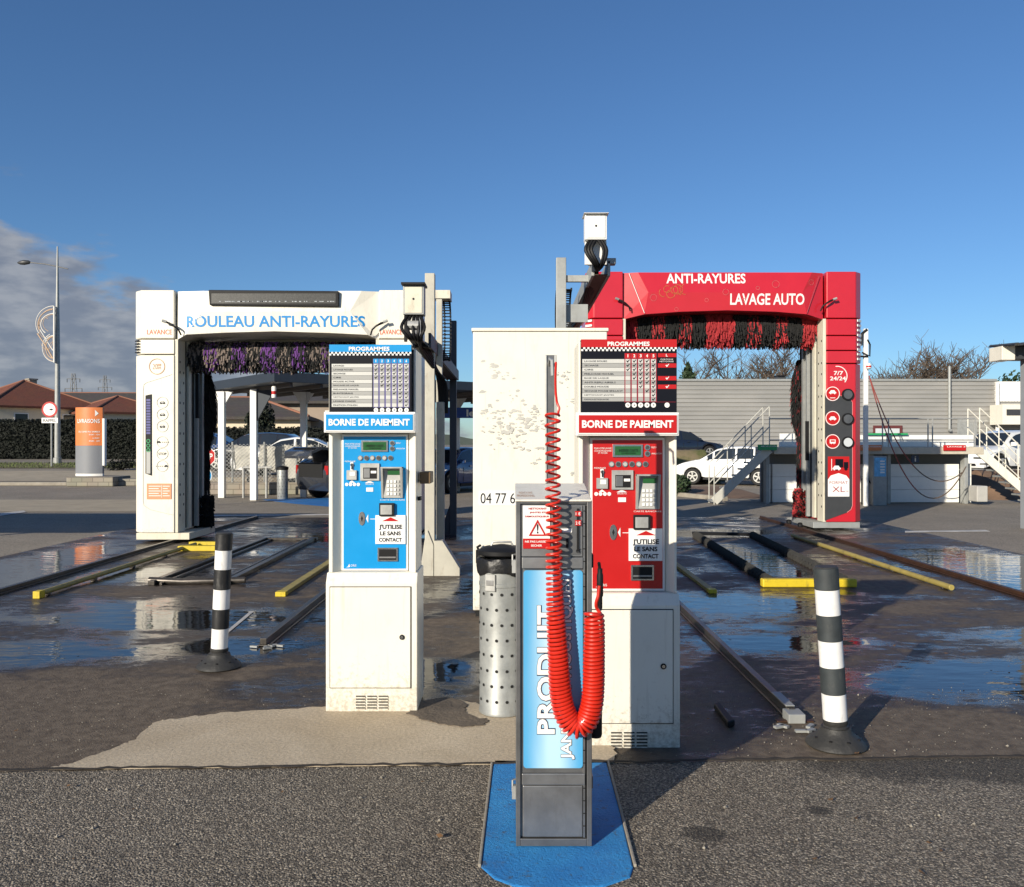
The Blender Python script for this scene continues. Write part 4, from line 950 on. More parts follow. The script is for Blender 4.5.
# ---- white gantry
g1, skin1, beam1 = gantry(GL, px(132.2, GL), px(421, GL), pz(289.5, GL), pz(338.5, GL), [pz(354, GL)], CREAM, False,
    'white wash gantry on the left with purple roller brush and blue lettering',
    [(176.4, 290.5), (378.6, 290.5), (378.6, 339), (368, 334.5), (330, 332.6), (275, 331), (225, 332.3), (187, 334.2), (176.4, 338.5)])
def onf(mb, s_, a, b, c, e, Y, dy, m, bold=0): mb.text(s_, px(a, Y), px(c, Y), pz(e, Y), pz(b, Y), Y - dy, m, bold)
mb = MB(); mb.text('ROULEAU ANTI-RAYURES', px(186.5, GL), px(365, GL), pz(327, GL), pz(315.5, GL), GL, TXTBLUE, .02, plane=onto(skin1)); part(mb, 'gantry_lettering', skin1)
for a, c in ((147, 172), (380, 402)):
    mb = MB(); onf(mb, 'LAVANCE', a, 329, c, 334, GL, .004, TXTRED, .01); part(mb, 'maker_lettering', g1)
mb = MB(); q = GL - .06
mb.prism([(px(210.5, GL), pz(290.3, GL)), (px(339.5, GL), pz(291.5, GL)), (px(340, GL), pz(307, GL)), (px(211.5, GL), pz(305.5, GL))], q - .03, q + .08, BLACKM); ds = part(mb, 'display_screen', g1, bevel=.01)
LEDM = mat('unlit_led_matrix', (.045, .045, .042), .35, var=.5, vscale=60)
mb = MB(); mb.box(px(213.5, GL), px(337, GL), q - .034, q - .029, pz(304, GL), pz(294, GL), LEDM)
random.seed(8)
for i in range(60): a = random.uniform(220, 335); mb.box(px(a, GL), px(a + random.uniform(.3, 2), GL), q - .0365, q - .033, pz(302.4, GL), pz(301.6, GL), CLEAR)
part(mb, 'led_matrix', ds)
# things on the left leg
mb = MB(); yq = GL - .003
cx_, cz_ = px(157, GL), pz(366, GL); mb.ring(cx_, cz_, .115, .012, yq, BRONZE, 36); mb.text('20', cx_ - .065, cx_ + .005, cz_ - .04, cz_ + .04, yq - .003, BRONZE, -.01); mb.text('ans', cx_ + .01, cx_ + .06, cz_ - .04, cz_ + .0, yq - .003, BRONZE); mb.box(cx_ + .01, cx_ + .06, yq - .003, yq + .001, cz_ + .012, cz_ + .04, BRONZE)
part(mb, 'anniversary_emblem', g1)
mb = MB()
for k, qy in enumerate((402, 414, 425.8, 441.5, 453.3, 465.5)):
    a, b = px(162.5, GL), pz(qy, GL); mb.ring(a, b, .083, .006, yq, GREYV, 28)
    if k < 3: caricon(mb, a, b, .04, yq - .003, BLACKV, False); mb.box(a - .02, a + .02, yq - .0045, yq - .0035, b + .0, b + .014, WHITEP)
    elif k == 4: mb.text('STOP', a - .06, a + .06, b - .018, b + .018, yq - .003, BLACKV)
    else:
        s_ = -1 if k == 3 else 1; caricon(mb, a + s_ * .055, b, .028, yq - .003, BLACKV)
        for j in range(4): mb.box(a - s_ * (.03 * j + .0) - .008, a - s_ * .03 * j + .008, yq - .003, yq, b - .006, b + .002, BLACKV)
part(mb, 'status_icons', g1)
mb = MB(); mb.prism([(px(145.8, GL), pz(395, GL)), (px(151.6, GL), pz(393.8, GL)), (px(151.6, GL), pz(475, GL)), (px(145.8, GL), pz(473, GL))], yq - .01, yq + .004, BLACKM)
for i in range(13): mb.box(px(146.8, GL), px(150.8, GL), yq - .014, yq - .009, pz(400.6 + i * 2.75, GL), pz(398.6 + i * 2.75, GL), mat('violet_led', (.12, .12, .30), .3) if i % 1 == 0 else BLACKM)
for i in range(3): mb.ring(px(148.8, GL), pz(440.5 + i * 4.6, GL), .024, .012, yq - .012, GREEN, 14)
mb.box(px(146.8, GL), px(150.8, GL), yq - .014, yq - .009, pz(473, GL), pz(450.5, GL), GREYV); part(mb, 'level_display', g1)
mb = MB(); mb.box(px(147, GL), px(171.5, GL), yq - .006, yq + .001, pz(498.6, GL), pz(483, GL), ORL)
for (a, c) in ((149, 161), (163, 170)):
    for i in range(5): mb.box(px(a, GL), px(c - (i % 2) * 2, GL), yq - .008, yq - .0055, pz(486 + i * 2.4, GL), pz(485.3 + i * 2.4, GL), WHITEP)
mb.box(px(161.6, GL), px(162, GL), yq - .008, yq - .0055, pz(497, GL), pz(484.5, GL), WHITEP)
part(mb, 'instruction_label', g1)
mb = MB()
pts_ = [(172, 374), (160, 378), (147, 382), (144, 384), (143.2, 390), (143.2, 500), (144, 505), (150, 509), (160, 511.5), (173, 514.5)]
mb.tube([(px(a, GL), GL - .001, pz(b, GL)) for a, b in pts_], .004, GREYV, 5); part(mb, 'panel_groove', g1)
# ---- red gantry
g2, skin2, beam2 = gantry(GR, px(586, GR), px(863.5, GR), pz(271, GR), pz(318, GR), [pz(335, GR), pz(350, GR), pz(363, GR)], REDG, True,
    'red wash gantry on the right with red and black roller brush and white lettering',
    [(623.2, 272), (824, 272), (824, 318.5), (806, 314), (775, 311.4), (727, 310), (680, 311.4), (644, 314), (623.2, 318.5)])
os_ = onto(skin2); mb = MB(); mb.text('ANTI-RAYURES', px(666, GR), px(745, GR), pz(283.4, GR), pz(273.4, GR), GR, WHITEP, .02, plane=os_); mb.text('LAVAGE AUTO', px(729.5, GR), px(803.5, GR), pz(304.8, GR), pz(293.4, GR), GR, WHITEP, .02, plane=os_); part(mb, 'gantry_lettering', skin2)
mb = MB(); yq = GR - .075
PINK = mat('pink_bubble_print', (.72, .20, .20), .5)
for (a, b, r) in ((653, 297.5, .055), (725, 292, .05), (775, 284, .06), (811, 282, .045), (706, 300, .03), (676, 309, .03), (743, 300, .03), (757, 288, .03), (790, 300, .03)): mb.ring(px(a, GR), pz(b, GR), r, .008, yq, PINK, 20)
random.seed(12)
for i in range(7): mb.ring(px(663 + i * 3.6, GR), pz(292 + random.uniform(-3, 4), GR), random.uniform(.04, .09), .012, yq - .004 * (i % 2), ORANGEL, 14, a0=random.uniform(0, 200), a1=random.uniform(260, 420))
mb.v = [os_((v[0], v[1], v[2])) for v in mb.v]; part(mb, 'bubble_print', skin2)
yq = GR - .003
mb = MB(); P = [(826, 392.5), (828, 391.8), (845, 396), (852, 399), (853.5, 402), (853.5, 505), (852, 509), (848, 512), (826, 520)]
mb.prism([(px(a - 1.2, GR), pz(b, GR)) for a, b in P], yq - .006, yq + .002, DGREY); gp_ = part(mb, 'grey_inset', g2)
mb = MB(); mb.tube([(px(a - 1.2, GR), yq - .004, pz(b, GR)) for a, b in P[1:-1]], .006, PINK, 5); part(mb, 'inset_border', gp_)
for k, qy in enumerate((393.3, 417.7, 441)):
    mb = MB(); a, b = px(832.3, GR), pz(qy, GR); mb.disc(a, b, .125, yq - .006, .006, REDP, 28); mb.ring(a, b, .116, .012, yq - .012, WHITEP, 32)
    if k == 2: caricon(mb, a, b, .055, yq - .014, WHITEP, True); mb.box(a - .035, a + .035, yq - .0165, yq - .0155, b - .005, b + .022, REDP)
    else:
        caricon(mb, a, b + (.03 if k == 0 else 0), .06, yq - .014, WHITEP)
        if k == 0: mb.box(a - .045, a + .045, yq - .015, yq - .014, b - .075, b - .065, WHITEP)
    part(mb, 'pictogram', gp_)
    mb = MB(); a, b = px(847.2, GR), pz(qy + .8, GR); mb.disc(a, b, .10, yq - .006, .03, BLACKM, 28); mb.disc(a, b, .075, yq - .036, .004, CLEAR if k == 2 else STEELD, 24); part(mb, 'signal_lamp', gp_, smooth=True)
mb = MB(); mb.box(px(827.6, GR), px(849, GR), yq - .010, yq - .005, pz(496, GR), pz(456, GR), REDP)
mb.prism([(px(827.6, GR), pz(496, GR)), (px(849, GR), pz(496, GR)), (px(849, GR), pz(479, GR)), (px(846, GR), pz(475, GR)), (px(838.3, GR), pz(472.6, GR)), (px(830.5, GR), pz(475, GR)), (px(827.6, GR), pz(479, GR))], yq - .012, yq - .009, WHITEP)
mb.box(px(835, GR), px(843, GR), yq - .012, yq - .009, pz(467, GR), pz(458.5, GR), BLACKV); mb.box(px(843.5, GR), px(848, GR), yq - .012, yq - .009, pz(467.5, GR), pz(461.5, GR), BLACKV)
for a in (836.5, 845.6): mb.disc(px(a, GR), pz(468.3, GR), .03, yq - .009, .005, BLACKV, 12)
caricon(mb, px(836.2, GR), pz(467.2, GR), .07, yq - .0155, WHITEP); mb.box(px(831, GR), px(831.6, GR), yq - .012, yq - .009, pz(470, GR), pz(458.5, GR), WHITEP)
mb.text('FORMAT', px(829.2, GR), px(847.5, GR), pz(483.4, GR), pz(480.6, GR), yq - .0135, REDD); mb.text('XL', px(832, GR), px(844.5, GR), pz(491.4, GR), pz(486, GR), yq - .0135, REDD, .0); mb.text('/30', px(845, GR), px(848, GR), pz(491.4, GR), pz(490, GR), yq - .0135, REDD)
part(mb, 'format_poster', gp_)
mb = MB(); a, b = px(839, GR), pz(375.5, GR); mb.ring(a - .03, b, .165, .014, yq, WHITEP, 30, a0=-40, a1=100); mb.text('7/7', a - .09, a + .07, b + .015, b + .085, yq - .002, WHITEP, .02); mb.text('24/24', a - .155, a + .115, b - .075, b - .008, yq - .002, WHITEP, .02); part(mb, 'opening_hours_lettering', g2)
mb = MB(); mb.tube([(px(629, GR), GR - .004, pz(273, GR)), (px(644, GR), GR - .05, pz(313, GR))], .006, WHITEP, 5); mb.tube([(px(819, GR), GR - .01, pz(275, GR)), (px(806, GR), GR - .05, pz(313, GR))], .005, REDD, 5); part(mb, 'trim_line', skin2)

# ------------------------------------------------------------------ cable gantry posts, rails and boxes
POSTG = mat('weathered_post_paint', (.47, .45, .38), .55, var=.1, vscale=5, dirt=.7, dirtcol=(.24, .18, .12))
def cable_rail(x, y0, y1, zr, hx, box, label, red):
    r = thing('cable_rail', label, 'cable rail', (x, y0, 0), 'overhead cable rails')
    pxo = (px(430, 9.66) if not red else px(561, 9.5))
    mb = MB()
    if not red:
        mb.box(pxo - .055, pxo + .055, 9.62, 9.74, 0, 3.43, POSTG); mb.box(pxo + .06, pxo + .15, 9.80, 9.88, 0, 1.98, POSTG); mb.box(pxo + .04, pxo + .11, 10.0, 10.08, 0, 3.20, POSTG)
    else: mb.box(pxo - .055, pxo + .055, 9.44, 9.56, 0, pz(258, 9.5), GALVP); mb.box(pxo - .085, pxo + .085, 9.38, 9.62, 0, .02, GALVP)
    ps = part(mb, 'post', r, bevel=.006)
    if not red:
        mb = MB()
        mb.prism([(px(420, 9.66), 0), (px(434, 9.66), 0), (px(434, 9.66), .35), (px(428, 9.66), .52), (px(425, 9.66), .40)], 9.60, 9.615, POSTG); mb.prism([(px(434.6, 9.66), 0), (px(460, 9.66), 0), (px(460, 9.66), .09), (px(443, 9.66), .40), (px(434.6, 9.66), .40)], 9.60, 9.80, POSTG)
        part(mb, 'base_gusset', r, bevel=.004)
    bpx = x
    mb = MB(); mb.box(bpx - .05, bpx + .06, y1, y1 + .11, 0, pz(320, y1) if not red else zr + .1, BLUEST if not red else GALVP); mb.prism([(bpx - .05, 0), (bpx - .22, 0), (bpx - .05, .5)], y1 + .03, y1 + .07, BLUEST); part(mb, 'rear_post', r, bevel=.005)
    mb = MB()
    mb.box(x - .10, x - .07, y0, y1, zr - .07, zr + .09, BLUEST if not red else GALVP); mb.box(x + .07, x + .10, y0, y1, zr - .07, zr + .09, BLUEST if not red else GALVP); mb.box(x - .07, x + .07, y0 + .01, y1, zr - .06, zr - .05, DARKIN if not red else mat('brown_tray', (.07, .05, .035), .6))
    part(mb, 'rail', r, bevel=.004)
    mb = MB()                                            # bracket from post to rail
    for z_ in ((zr - .03,) if not red else (zr - .02,)): mb.bar((pxo, 9.5, z_), (x, 9.5, z_), .06, .07, GALVP)
    part(mb, 'bracket', r)
    if red:
        mb = MB(); mb.box(pxo, x - .1, 9.52, 9.53, zr - .5, zr - .3, GALVP); mb.box(pxo, x, 9.45, 9.55, zr - .72, zr - .68, GALVP); part(mb, 'gusset_plate', r)
    # energy chain
    mb = MB(); n = 26
    for i in range(n):
        a = math.pi * i / (n - 1) - math.pi / 2
        if not red: cy_, cz_, ra = 10.5 + .0, 2.90, .37; P = (x + .12, cy_ + math.cos(a) * .25, cz_ + ra * math.sin(a))
        else: P = (x - .30, 10.6 + math.cos(a) * .3, zr - .22 + .28 * math.sin(a))
        w_ = .085 if not red else .10
        mb.box(P[0] - w_, P[0] - w_ + .02, P[1] - .03, P[1] + .03, P[2] - .012, P[2] + .018, BLACKM); mb.box(P[0] + w_ - .02, P[0] + w_, P[1] - .03, P[1] + .03, P[2] - .012, P[2] + .018, BLACKM); mb.box(P[0] - w_, P[0] + w_, P[1] - .012, P[1] + .012, P[2] - .006, P[2] + .006, BLACKM)
        mb.box(P[0] - .01, P[0] + .01, P[1] - .03, P[1] + .03, P[2] - .012, P[2] + .018, BLACKM)
    if not red: mb.box(x + .03, x + .22, 10.3, 10.6, 3.26, 3.36, CREAMD)
    part(mb, 'energy_chain', r)
    # junction box
    (a0, a1, b0, b1) = box; yb = y0 - .22
    mb = MB(); mb.box(px(a0, yb), px(a1, yb), yb, yb + .16, pz(b1, yb), pz(b0, yb), GALVP if not red else WHITE); jb = part(mb, 'junction_box', r, bevel=.006)
    mb = MB(); mb.box(px(a0 + 2, yb), px(a1 - 2, yb), yb - .008, yb, pz(b1 - 1.5, yb), pz(b0 + 1.5, yb), CREAMD if not red else WHITE); mb.disc(px((a0 + a1) / 2, yb), pz((b0 + b1) / 2 - 1, yb), .012, yb - .008, .004, BLACKM, 8); part(mb, 'box_door', jb, bevel=.003)
    mb = MB(); mb.box(px(a0 - 1.5, yb), px(a1 + 1.5, yb), yb - .05, yb + .2, pz(b0 - .3, yb), pz(b0 - (2.6 if not red else .8), yb), BLACKM if not red else WHITE); part(mb, 'box_hood', jb, bevel=.003)
    mb = MB()
    if red:
        mb.box(px(a0 + .5, yb), px(a1 + .5, yb), yb + .08, yb + .11, zr + .02, pz(b1, yb), WHITE); mb.box(x - .13, x + .16, y0 + .0, y0 + .12, zr + .06, zr + .12, GALVP)
    else:
        mb.box(px(a0, yb), px(a0 + 3, yb), yb + .08, yb + .12, zr - .02, pz(b1, yb), BLACKM); mb.tube([(px(408, yb), yb - .01, pz(325, yb)), (px(419, yb), yb - .01, pz(325, yb))], .05, GALV, 14)
        mb.box(px(a1 - 4, yb), px(a1 - 2, yb), yb + .08, yb + .12, zr - .02, pz(b1, yb), BLACKM); mb.bar((px(408, yb), yb + .1, zr + .05), (x, y0 + .3, zr - .12), .05, .05, GALVP)
    part(mb, 'box_support', r, bevel=.003)
    random.seed(2)
    for i in range(5):                                   # black supply cables
        mb = MB(); xo_ = px((a0 + a1) / 2, yb) + (i - 2) * .03; zb_ = pz(b1, yb)
        if red: pth = [(xo_, yb + .03, zb_), (xo_ + (.05 if i > 2 else -.05), yb - .02, zb_ - .12), (xo_ * .6 + x * .4, yb + .05, zb_ - .27), (x - .02 * i, y0 + .5, zr - .02), (x - .03 * i, y0 + 1.8, zr - .1 - .05 * i), (x - .1 - .03 * i, y0 + 2.6, zr - .12 - .06 * i)]
        else: pth = [(xo_, yb + .05, zb_), (xo_ + .03 * (i - 2), yb - .05, zb_ - .14), (xo_ + .02, yb - .03, zb_ - .25), (x - .02, y0 + .1, zr + .0 - .02 * i), (x + .06, y0 + .45, zr - .10 - .03 * i), (x + .12 + .02 * i, y0 + .7, zr - .4), (x + .13 + .02 * i, y0 + .75, zr - .75)]
        Q = []
        for j in range(len(pth) - 1):
            p0, p1, p2, p3 = [Vector(pth[max(0, min(len(pth) - 1, j + e))]) for e in (-1, 0, 1, 2)]
            for f in (0, .25, .5, .75): Q.append(.5 * (2 * p1 + (p2 - p0) * f + (2 * p0 - 5 * p1 + 4 * p2 - p3) * f * f + (3 * p1 - p0 - 3 * p2 + p3) * f ** 3))
        Q.append(Vector(pth[-1])); mb.tube(Q, .018, BLACKM, 7); part(mb, 'supply_cable', r, smooth=True)
cable_rail(-.97, 9.14, 13.9, 2.60, 0, (403, 424, 285, 314), 'overhead cable rail with grey junction box and tall cream post beside the blue kiosk', False)
cable_rail(.95, 9.07, 13.9, 3.36, 0, (585, 607, 214, 239), 'overhead cable rail with white junction box left of the red gantry', True)

# ------------------------------------------------------------------ floor rails, wheel guides
def rail(name, label, cat, x, y0, y1, w, h, m, prof='flat', group=None, ends=None, z=.006):
    mb = MB()
    if prof == 'I': mb.box(x - w / 2, x + w / 2, y0, y1, z, z + .012, m); mb.box(x - w * .28, x + w * .28, y0, y1, z + .012, z + h, m)
    elif prof == 'tube':
        mb.tube([(x, y0, z + h - w / 2), (x, y1, z + h - w / 2)], w / 2, m, 14)
        for yy in lin(y0 + .15, y1 - .15, 4): mb.box(x - .03, x + .03, yy - .02, yy + .02, z, z + h - w * .8, RAILM)
    else: mb.box(x - w / 2, x + w / 2, y0, y1, z, z + h, m)
    if ends: mb.box(x - w / 2 - .008, x + w / 2 + .008, y0 - .04, y0 + .06, z, z + h + .005, ends)
    o = part(mb, name, loc=(x, y0, 0), bevel=.004, smooth=(prof == 'tube')); return tag(o, label, cat, group)
rail('gantry_rail', 'dark gantry rail, outermost left, under the white gantry', 'rail', -5.1, 6.9, 17, .09, .05, RAILM, 'I', 'gantry floor rails')
rail('gantry_rail', 'dark gantry rail ending between the left bollard and the blue kiosk', 'rail', -1.83, 6.25, 17, .09, .06, RAILM, 'I', 'gantry floor rails')
o = rail('gantry_rail', 'long steel gantry rail ending in front of the right bollard, beside the red kiosk', 'rail', 1.52, 4.62, 17, .075, .055, RAILM, 'I', 'gantry floor rails')
mb = MB(); mb.box(1.475, 1.565, 4.53, 4.64, .006, .055, GALVP); mb.box(1.42, 1.62, 4.55, 4.59, .006, .014, RUST); mb.box(1.495, 1.545, 4.64, 4.9, .064, .07, GALVP); part(mb, 'end_stop', o, bevel=.006)
rail('gantry_rail', 'rust brown gantry rail, outermost right, under the red gantry', 'rail', 4.98, 7.2, 17, .09, .05, RUST, 'I', 'gantry floor rails')
rail('wheel_guide', 'dull yellow pipe wheel guide lying left of the left bollard', 'wheel guide', -4.58, 8.22, 12.3, .052, .065, YELW, 'tube', 'yellow wheel guides', YEL)
rail('wheel_guide', 'short yellow bar wheel guide running behind the blue kiosk', 'wheel guide', -2.26, 8.33, 12.4, .085, .04, YELW, 'flat', 'yellow wheel guides', YEL)
rail('wheel_guide', 'short yellow bar wheel guide running behind the red kiosk', 'wheel guide', 2.0, 8.5, 12.8, .065, .035, YELW, 'flat', 'yellow wheel guides', YEL)
rail('wheel_guide', 'long yellow pipe wheel guide in front of the red gantry leg', 'wheel guide', 4.45, 8.6, 13.5, .06, .065, YELW, 'tube', 'yellow wheel guides')
fr = thing('floor_guide', 'dark steel floor frame in the left bay behind the left bollard', 'floor frame', (-3.4, 11, 0), 'floor guides')
mb = MB(); mb.bar((-3.80, 8.95, .03), (-3.80, 13.1, .03), .07, .05, RAILM); mb.bar((-3.70, 8.95, .02), (-3.70, 13.1, .02), .03, .03, RAILM); part(mb, 'side_bar', fr, bevel=.005)
mb = MB(); mb.bar((-3.02, 8.95, .03), (-3.06, 13.1, .03), .07, .05, RAILM); mb.bar((-3.13, 8.95, .02), (-3.17, 13.1, .02), .03, .03, RAILM); part(mb, 'side_bar', fr, bevel=.005)
mb = MB(); mb.tube([(-3.86, 9.05, .045), (-3.5, 9.02, .035), (-2.84, 9.05, .045)], .036, RAILM, 12); part(mb, 'front_bar', fr, smooth=True)
mb = MB(); mb.bar((-3.85, 13.1, .03), (-3.0, 13.1, .03), .09, .04, RAILM); part(mb, 'rear_bar', fr, bevel=.004)
ys = thing('stop_bar', 'bright yellow double stop bar beside the white gantry leg', 'stop bar', (-4.2, 11.9, 0))
mb = MB(); mb.box(px(183, 12.0), px(220, 12.0), 11.8, 11.93, .006, .075, YEL); part(mb, 'bar', ys, bevel=.006)
mb = MB(); mb.box(px(190, 12.4), px(218, 12.4), 12.35, 12.45, .006, .07, YEL); part(mb, 'bar', ys, bevel=.006)
fr = thing('floor_guide', 'black ribbed floor frame with a yellow front bar in the right bay', 'floor frame', (3.2, 11, 0), 'floor guides')
def coilbar(x0, y0, x1, y1):
    mb = MB(); n = 33; mb.bar((x0, y0, .035), (x1, y1, .035), .05, .05, BLACKM)
    for i in range(n):
        t_ = (i + .2) / n; a = Vector((x0 + (x1 - x0) * t_, y0 + (y1 - y0) * t_, .042)); b = a + Vector((0, .055, 0))
        mb.tube([a, b], [.064, .046], RUBBER, 12)
    return mb
part(coilbar(2.72, 9.0, 2.93, 13.6), 'ribbed_side_bar', fr, smooth=True); part(coilbar(3.52, 9.0, 3.83, 13.6), 'ribbed_side_bar', fr, smooth=True)
mb = MB(); mb.bar((2.9, 13.65, .06), (3.88, 13.65, .04), .08, .05, BLACKM); part(mb, 'rear_bar', fr, bevel=.004)
mb = MB(); mb.bar((2.60, 8.86, .05), (3.58, 8.86, .05), .10, .085, YEL); part(mb, 'front_bar', fr, bevel=.012)
mb = MB(); P = [gp(a, b) for a, b in ((714, 710), (719, 708), (735, 727), (728, 729))]
mb.prism(P, .006, .04, BLACKM, 'z'); tag(part(mb, 'rubber_block', loc=(P[0][0], P[0][1], 0), bevel=.006), 'small black rubber block lying on the wet ground between red kiosk and rail', 'rubber block')
mb = MB(); random.seed(5)
for (a, b, n_) in ((270, 648, 6), (798, 731, 5)):
    X, Y_ = gp(a, b)
    for i in range(n_): M = Matrix.Translation((X + random.uniform(-.12, .08), Y_ + random.uniform(-.05, .05), .01)) @ Matrix.Rotation(random.uniform(0, 3), 4, 'Z'); mb.box(-.03, .03, -.012, .012, 0, .012, GALVP, M)
tag(part(mb, 'metal_scraps', loc=(*gp(270, 648), 0)), 'crumbled pale scraps at the ends of the steel rails', 'debris')['kind'] = 'stuff'

# ------------------------------------------------------------------ trees
def bare_tree(name, label, x, y, h, spread, seed, group=None, z0=0, depth=5, m=BARK, forks=3):
    random.seed(seed); root = thing(name, label, 'tree', (x, y, z0), group)
    tr, cr = MB(), MB()
    def grow(p, d, ln, r, k, mb):
        n = 3; P = [p]; 
        for i in range(n):
            d = (d + Vector((random.uniform(-.16, .16), random.uniform(-.16, .16), random.uniform(-.05, .12)))).normalized(); P.append(P[-1] + d * ln / n)
        mb.tube(P, [r * (1 - .35 * i / n) for i in range(n + 1)], m, 5 if r > .04 else 3, cap=False)
        if k <= 0: return
        for i in range(forks if k > 1 else forks + 1):
            a = random.uniform(0, 2 * math.pi); t_ = random.uniform(.35, 1); q = P[min(n, int(t_ * n) + (1 if i == 0 else 0))] if i else P[-1]
            side = Vector((math.cos(a), math.sin(a), random.uniform(-.1, .5)))
            nd = (d * random.uniform(.6, 1) + side * spread * random.uniform(.5, 1.1)).normalized()
            grow(q, nd, ln * random.uniform(.55, .85), max(r * .58, .016), k - 1, cr)
    grow(Vector((x, y, z0)), Vector((0, 0, 1)), h * .33, h * .022, depth, tr)
    zm = max(v[2] for v in cr.v); k = h / max(.1, zm - z0)
    for q in (tr, cr): q.v = [(x + (v[0] - x) * k * .95, y + (v[1] - y) * k * .95, z0 + (v[2] - z0) * k) for v in q.v]
    part(tr, 'trunk', root, smooth=True); part(cr, 'crown', root, smooth=False); return root
def leafball(mb, n, c, rx, ry, rz, m, s=.12, shell=.5, flatb=False):
    for i in range(n):
        while True:
            v = Vector((random.uniform(-1, 1), random.uniform(-1, 1), random.uniform(-1, 1)))
            if shell < v.length < 1: break
        p = Vector((c[0] + v.x * rx, c[1] + v.y * ry, c[2] + v.z * rz))
        a = Vector((random.uniform(-1, 1), random.uniform(-1, 1), random.uniform(-1, 1))).normalized(); b = a.orthogonal().normalized(); c2 = a.cross(b); q = s * random.uniform(.5, 1.3)
        mb.add([p - b * q, p + c2 * q * .6, p + b * q, p - c2 * q * .6], [(0, 1, 2, 3)], m)
TY = 60
for i, (a, hpx, sd, dd, lab) in enumerate(((762, 346, 1, 6, 'tallest bare tree above the grey building, seen through the red gantry'), (722, 358, 2, 5, 'low bare tree left of the tall one, seen through the red gantry'), (795, 350, 3, 6, 'bare tree right behind the side brush of the red gantry'),
        (885, 345, 4, 6, 'dense bare tree just right of the red gantry leg'), (912, 356, 5, 6, 'bushy bare tree above the grey building left of the downpipe'), (968, 357, 6, 5, 'thin spreading bare tree right of the downpipe'), (932, 362, 9, 5, 'low bare tree close to the downpipe'))):
    Y_ = TY + (i * 3) % 7; hh = 1.5 + (443 - hpx) * Y_ / F
    bare_tree('bare_tree', lab, px(a, Y_), Y_, hh * 1.16, 1.0, 30 + sd, 'bare trees behind the grey building', depth=min(dd, 5), forks=4)
random.seed(77)
ct = thing('conifer', 'small dark conifer peeking over the grey building right of the red kiosk', 'tree', (px(688, 58), 58, 0))
mb = MB(); mb.tube([(px(688, 58), 58, 0), (px(688, 58), 58, pz(368, 58))], [.15, .03], BARK, 6); part(mb, 'trunk', ct)
mb = MB()
for i in range(12):
    z_ = pz(366 + i * 3.5, 58); leafball(mb, 90, (px(688, 58), 58, z_), .12 + i * .16, .12 + i * .16, .25, LEAFG, .14, .2)
part(mb, 'crown', ct)

# ------------------------------------------------------------------ right background: grey clad building, wash deck, stairs
BY = 41.0
def b_clad(c0, c1, pitch=.2, axis='Z'):
    def f(N, L, b):
        g = G(N, L)
        col = g.mix(g.rng(g.noise(.35, 5, .6, (1, 1, 3)), .3, .7), c0, c1)
        L.new(col, b.inputs['Base Color']); b.inputs['Roughness'].default_value = .5; b.inputs['Metallic'].default_value = .15
    return f
CLAD = ground_mat('grey_cladding', b_clad((.30, .295, .28), (.36, .35, .33)))
bl = thing('industrial_building', 'long grey building clad in horizontal ribbed sheet behind the wash deck', 'building', (px(830, BY), BY + 4, 0))
bx0, bx1, bz = px(655, BY), px(997, BY), pz(380.5, BY)
prof = []; z_ = 0.
while z_ < bz - .2:
    prof += [(BY, z_), (BY, z_ + .13), (BY + .05, z_ + .15), (BY + .05, z_ + .19)]; z_ += .205
prof += [(BY, z_), (BY, bz), (BY + 9, bz), (BY + 9, 0)]
mb = MB(); mb.prism(prof, bx0, bx1, CLAD, 'x'); part(mb, 'wall', bl)
mb = MB(); mb.box(bx0, bx1, BY - .03, BY + 9.05, bz + .002, bz + .1, GALVP); part(mb, 'roof_edge', bl)
mb = MB(); mb.tube([(px(948.5, BY), BY - .1, pz(366, BY)), (px(948.5, BY), BY - .1, pz(430, BY))], .07, GALVP, 10); mb.box(px(947.6, BY), px(949.6, BY), BY - .2, BY - .02, pz(431, BY), pz(428.5, BY), GALVP); part(mb, 'downpipe', bl, smooth=True)
mb = MB(); mb.box(px(957, BY), px(977, BY), BY - .03, BY + .02, 1.0, pz(421.5, BY), GALVP); mb.box(px(957, BY), px(990, BY), BY - .04, BY + .02, pz(421.5, BY), pz(419, BY), GALV); part(mb, 'loading_door', bl)
wn = MB(); wn.box(px(873, BY), px(902, BY), BY - .05, BY + .02, pz(435, BY), pz(425, BY), mat('brown_frame', (.12, .03, .03), .5)); w_ = part(wn, 'window', bl)
mb = MB(); mb.box(px(875, BY), px(899, BY), BY - .055, BY - .04, pz(434, BY), pz(428, BY), CLEAR); part(mb, 'pane', w_)
mb = MB(); mb.box(px(779, BY), px(786.5, BY), BY + .2, BY + .7, bz + .1, pz(375.5, BY), DGREY); mb.box(px(778.5, BY), px(787, BY), BY + .1, BY + .8, pz(375.5, BY), pz(374.5, BY), BLACKM); part(mb, 'roof_vent', bl)
wb = thing('white_building', 'white clad building at the right edge with a grey slatted base', 'building', (px(1040, 33), 36, 0))
mb = MB(); Y_ = 40.8; mb.box(px(997.5, Y_), px(1080, Y_), Y_, Y_ + 8, pz(401, Y_), pz(381, Y_), WHITE); 
for i in range(26): mb.box(px(998.5 + i * 3, Y_), px(999.4 + i * 3, Y_), Y_ - .03, Y_, pz(400.5, Y_), pz(381.5, Y_), WHITE)
part(mb, 'upper_wall', wb)
mb = MB(); mb.box(px(999, Y_), px(1080, Y_), Y_ + .1, Y_ + 8, 0, pz(401.2, Y_), CLAD)
for i in range(13): mb.box(px(1004, Y_), px(1080, Y_), Y_ + .02, Y_ + .1, pz(429 + i * 2.6, Y_), pz(427.6 + i * 2.6, Y_), CLAD)
part(mb, 'lower_wall', wb)
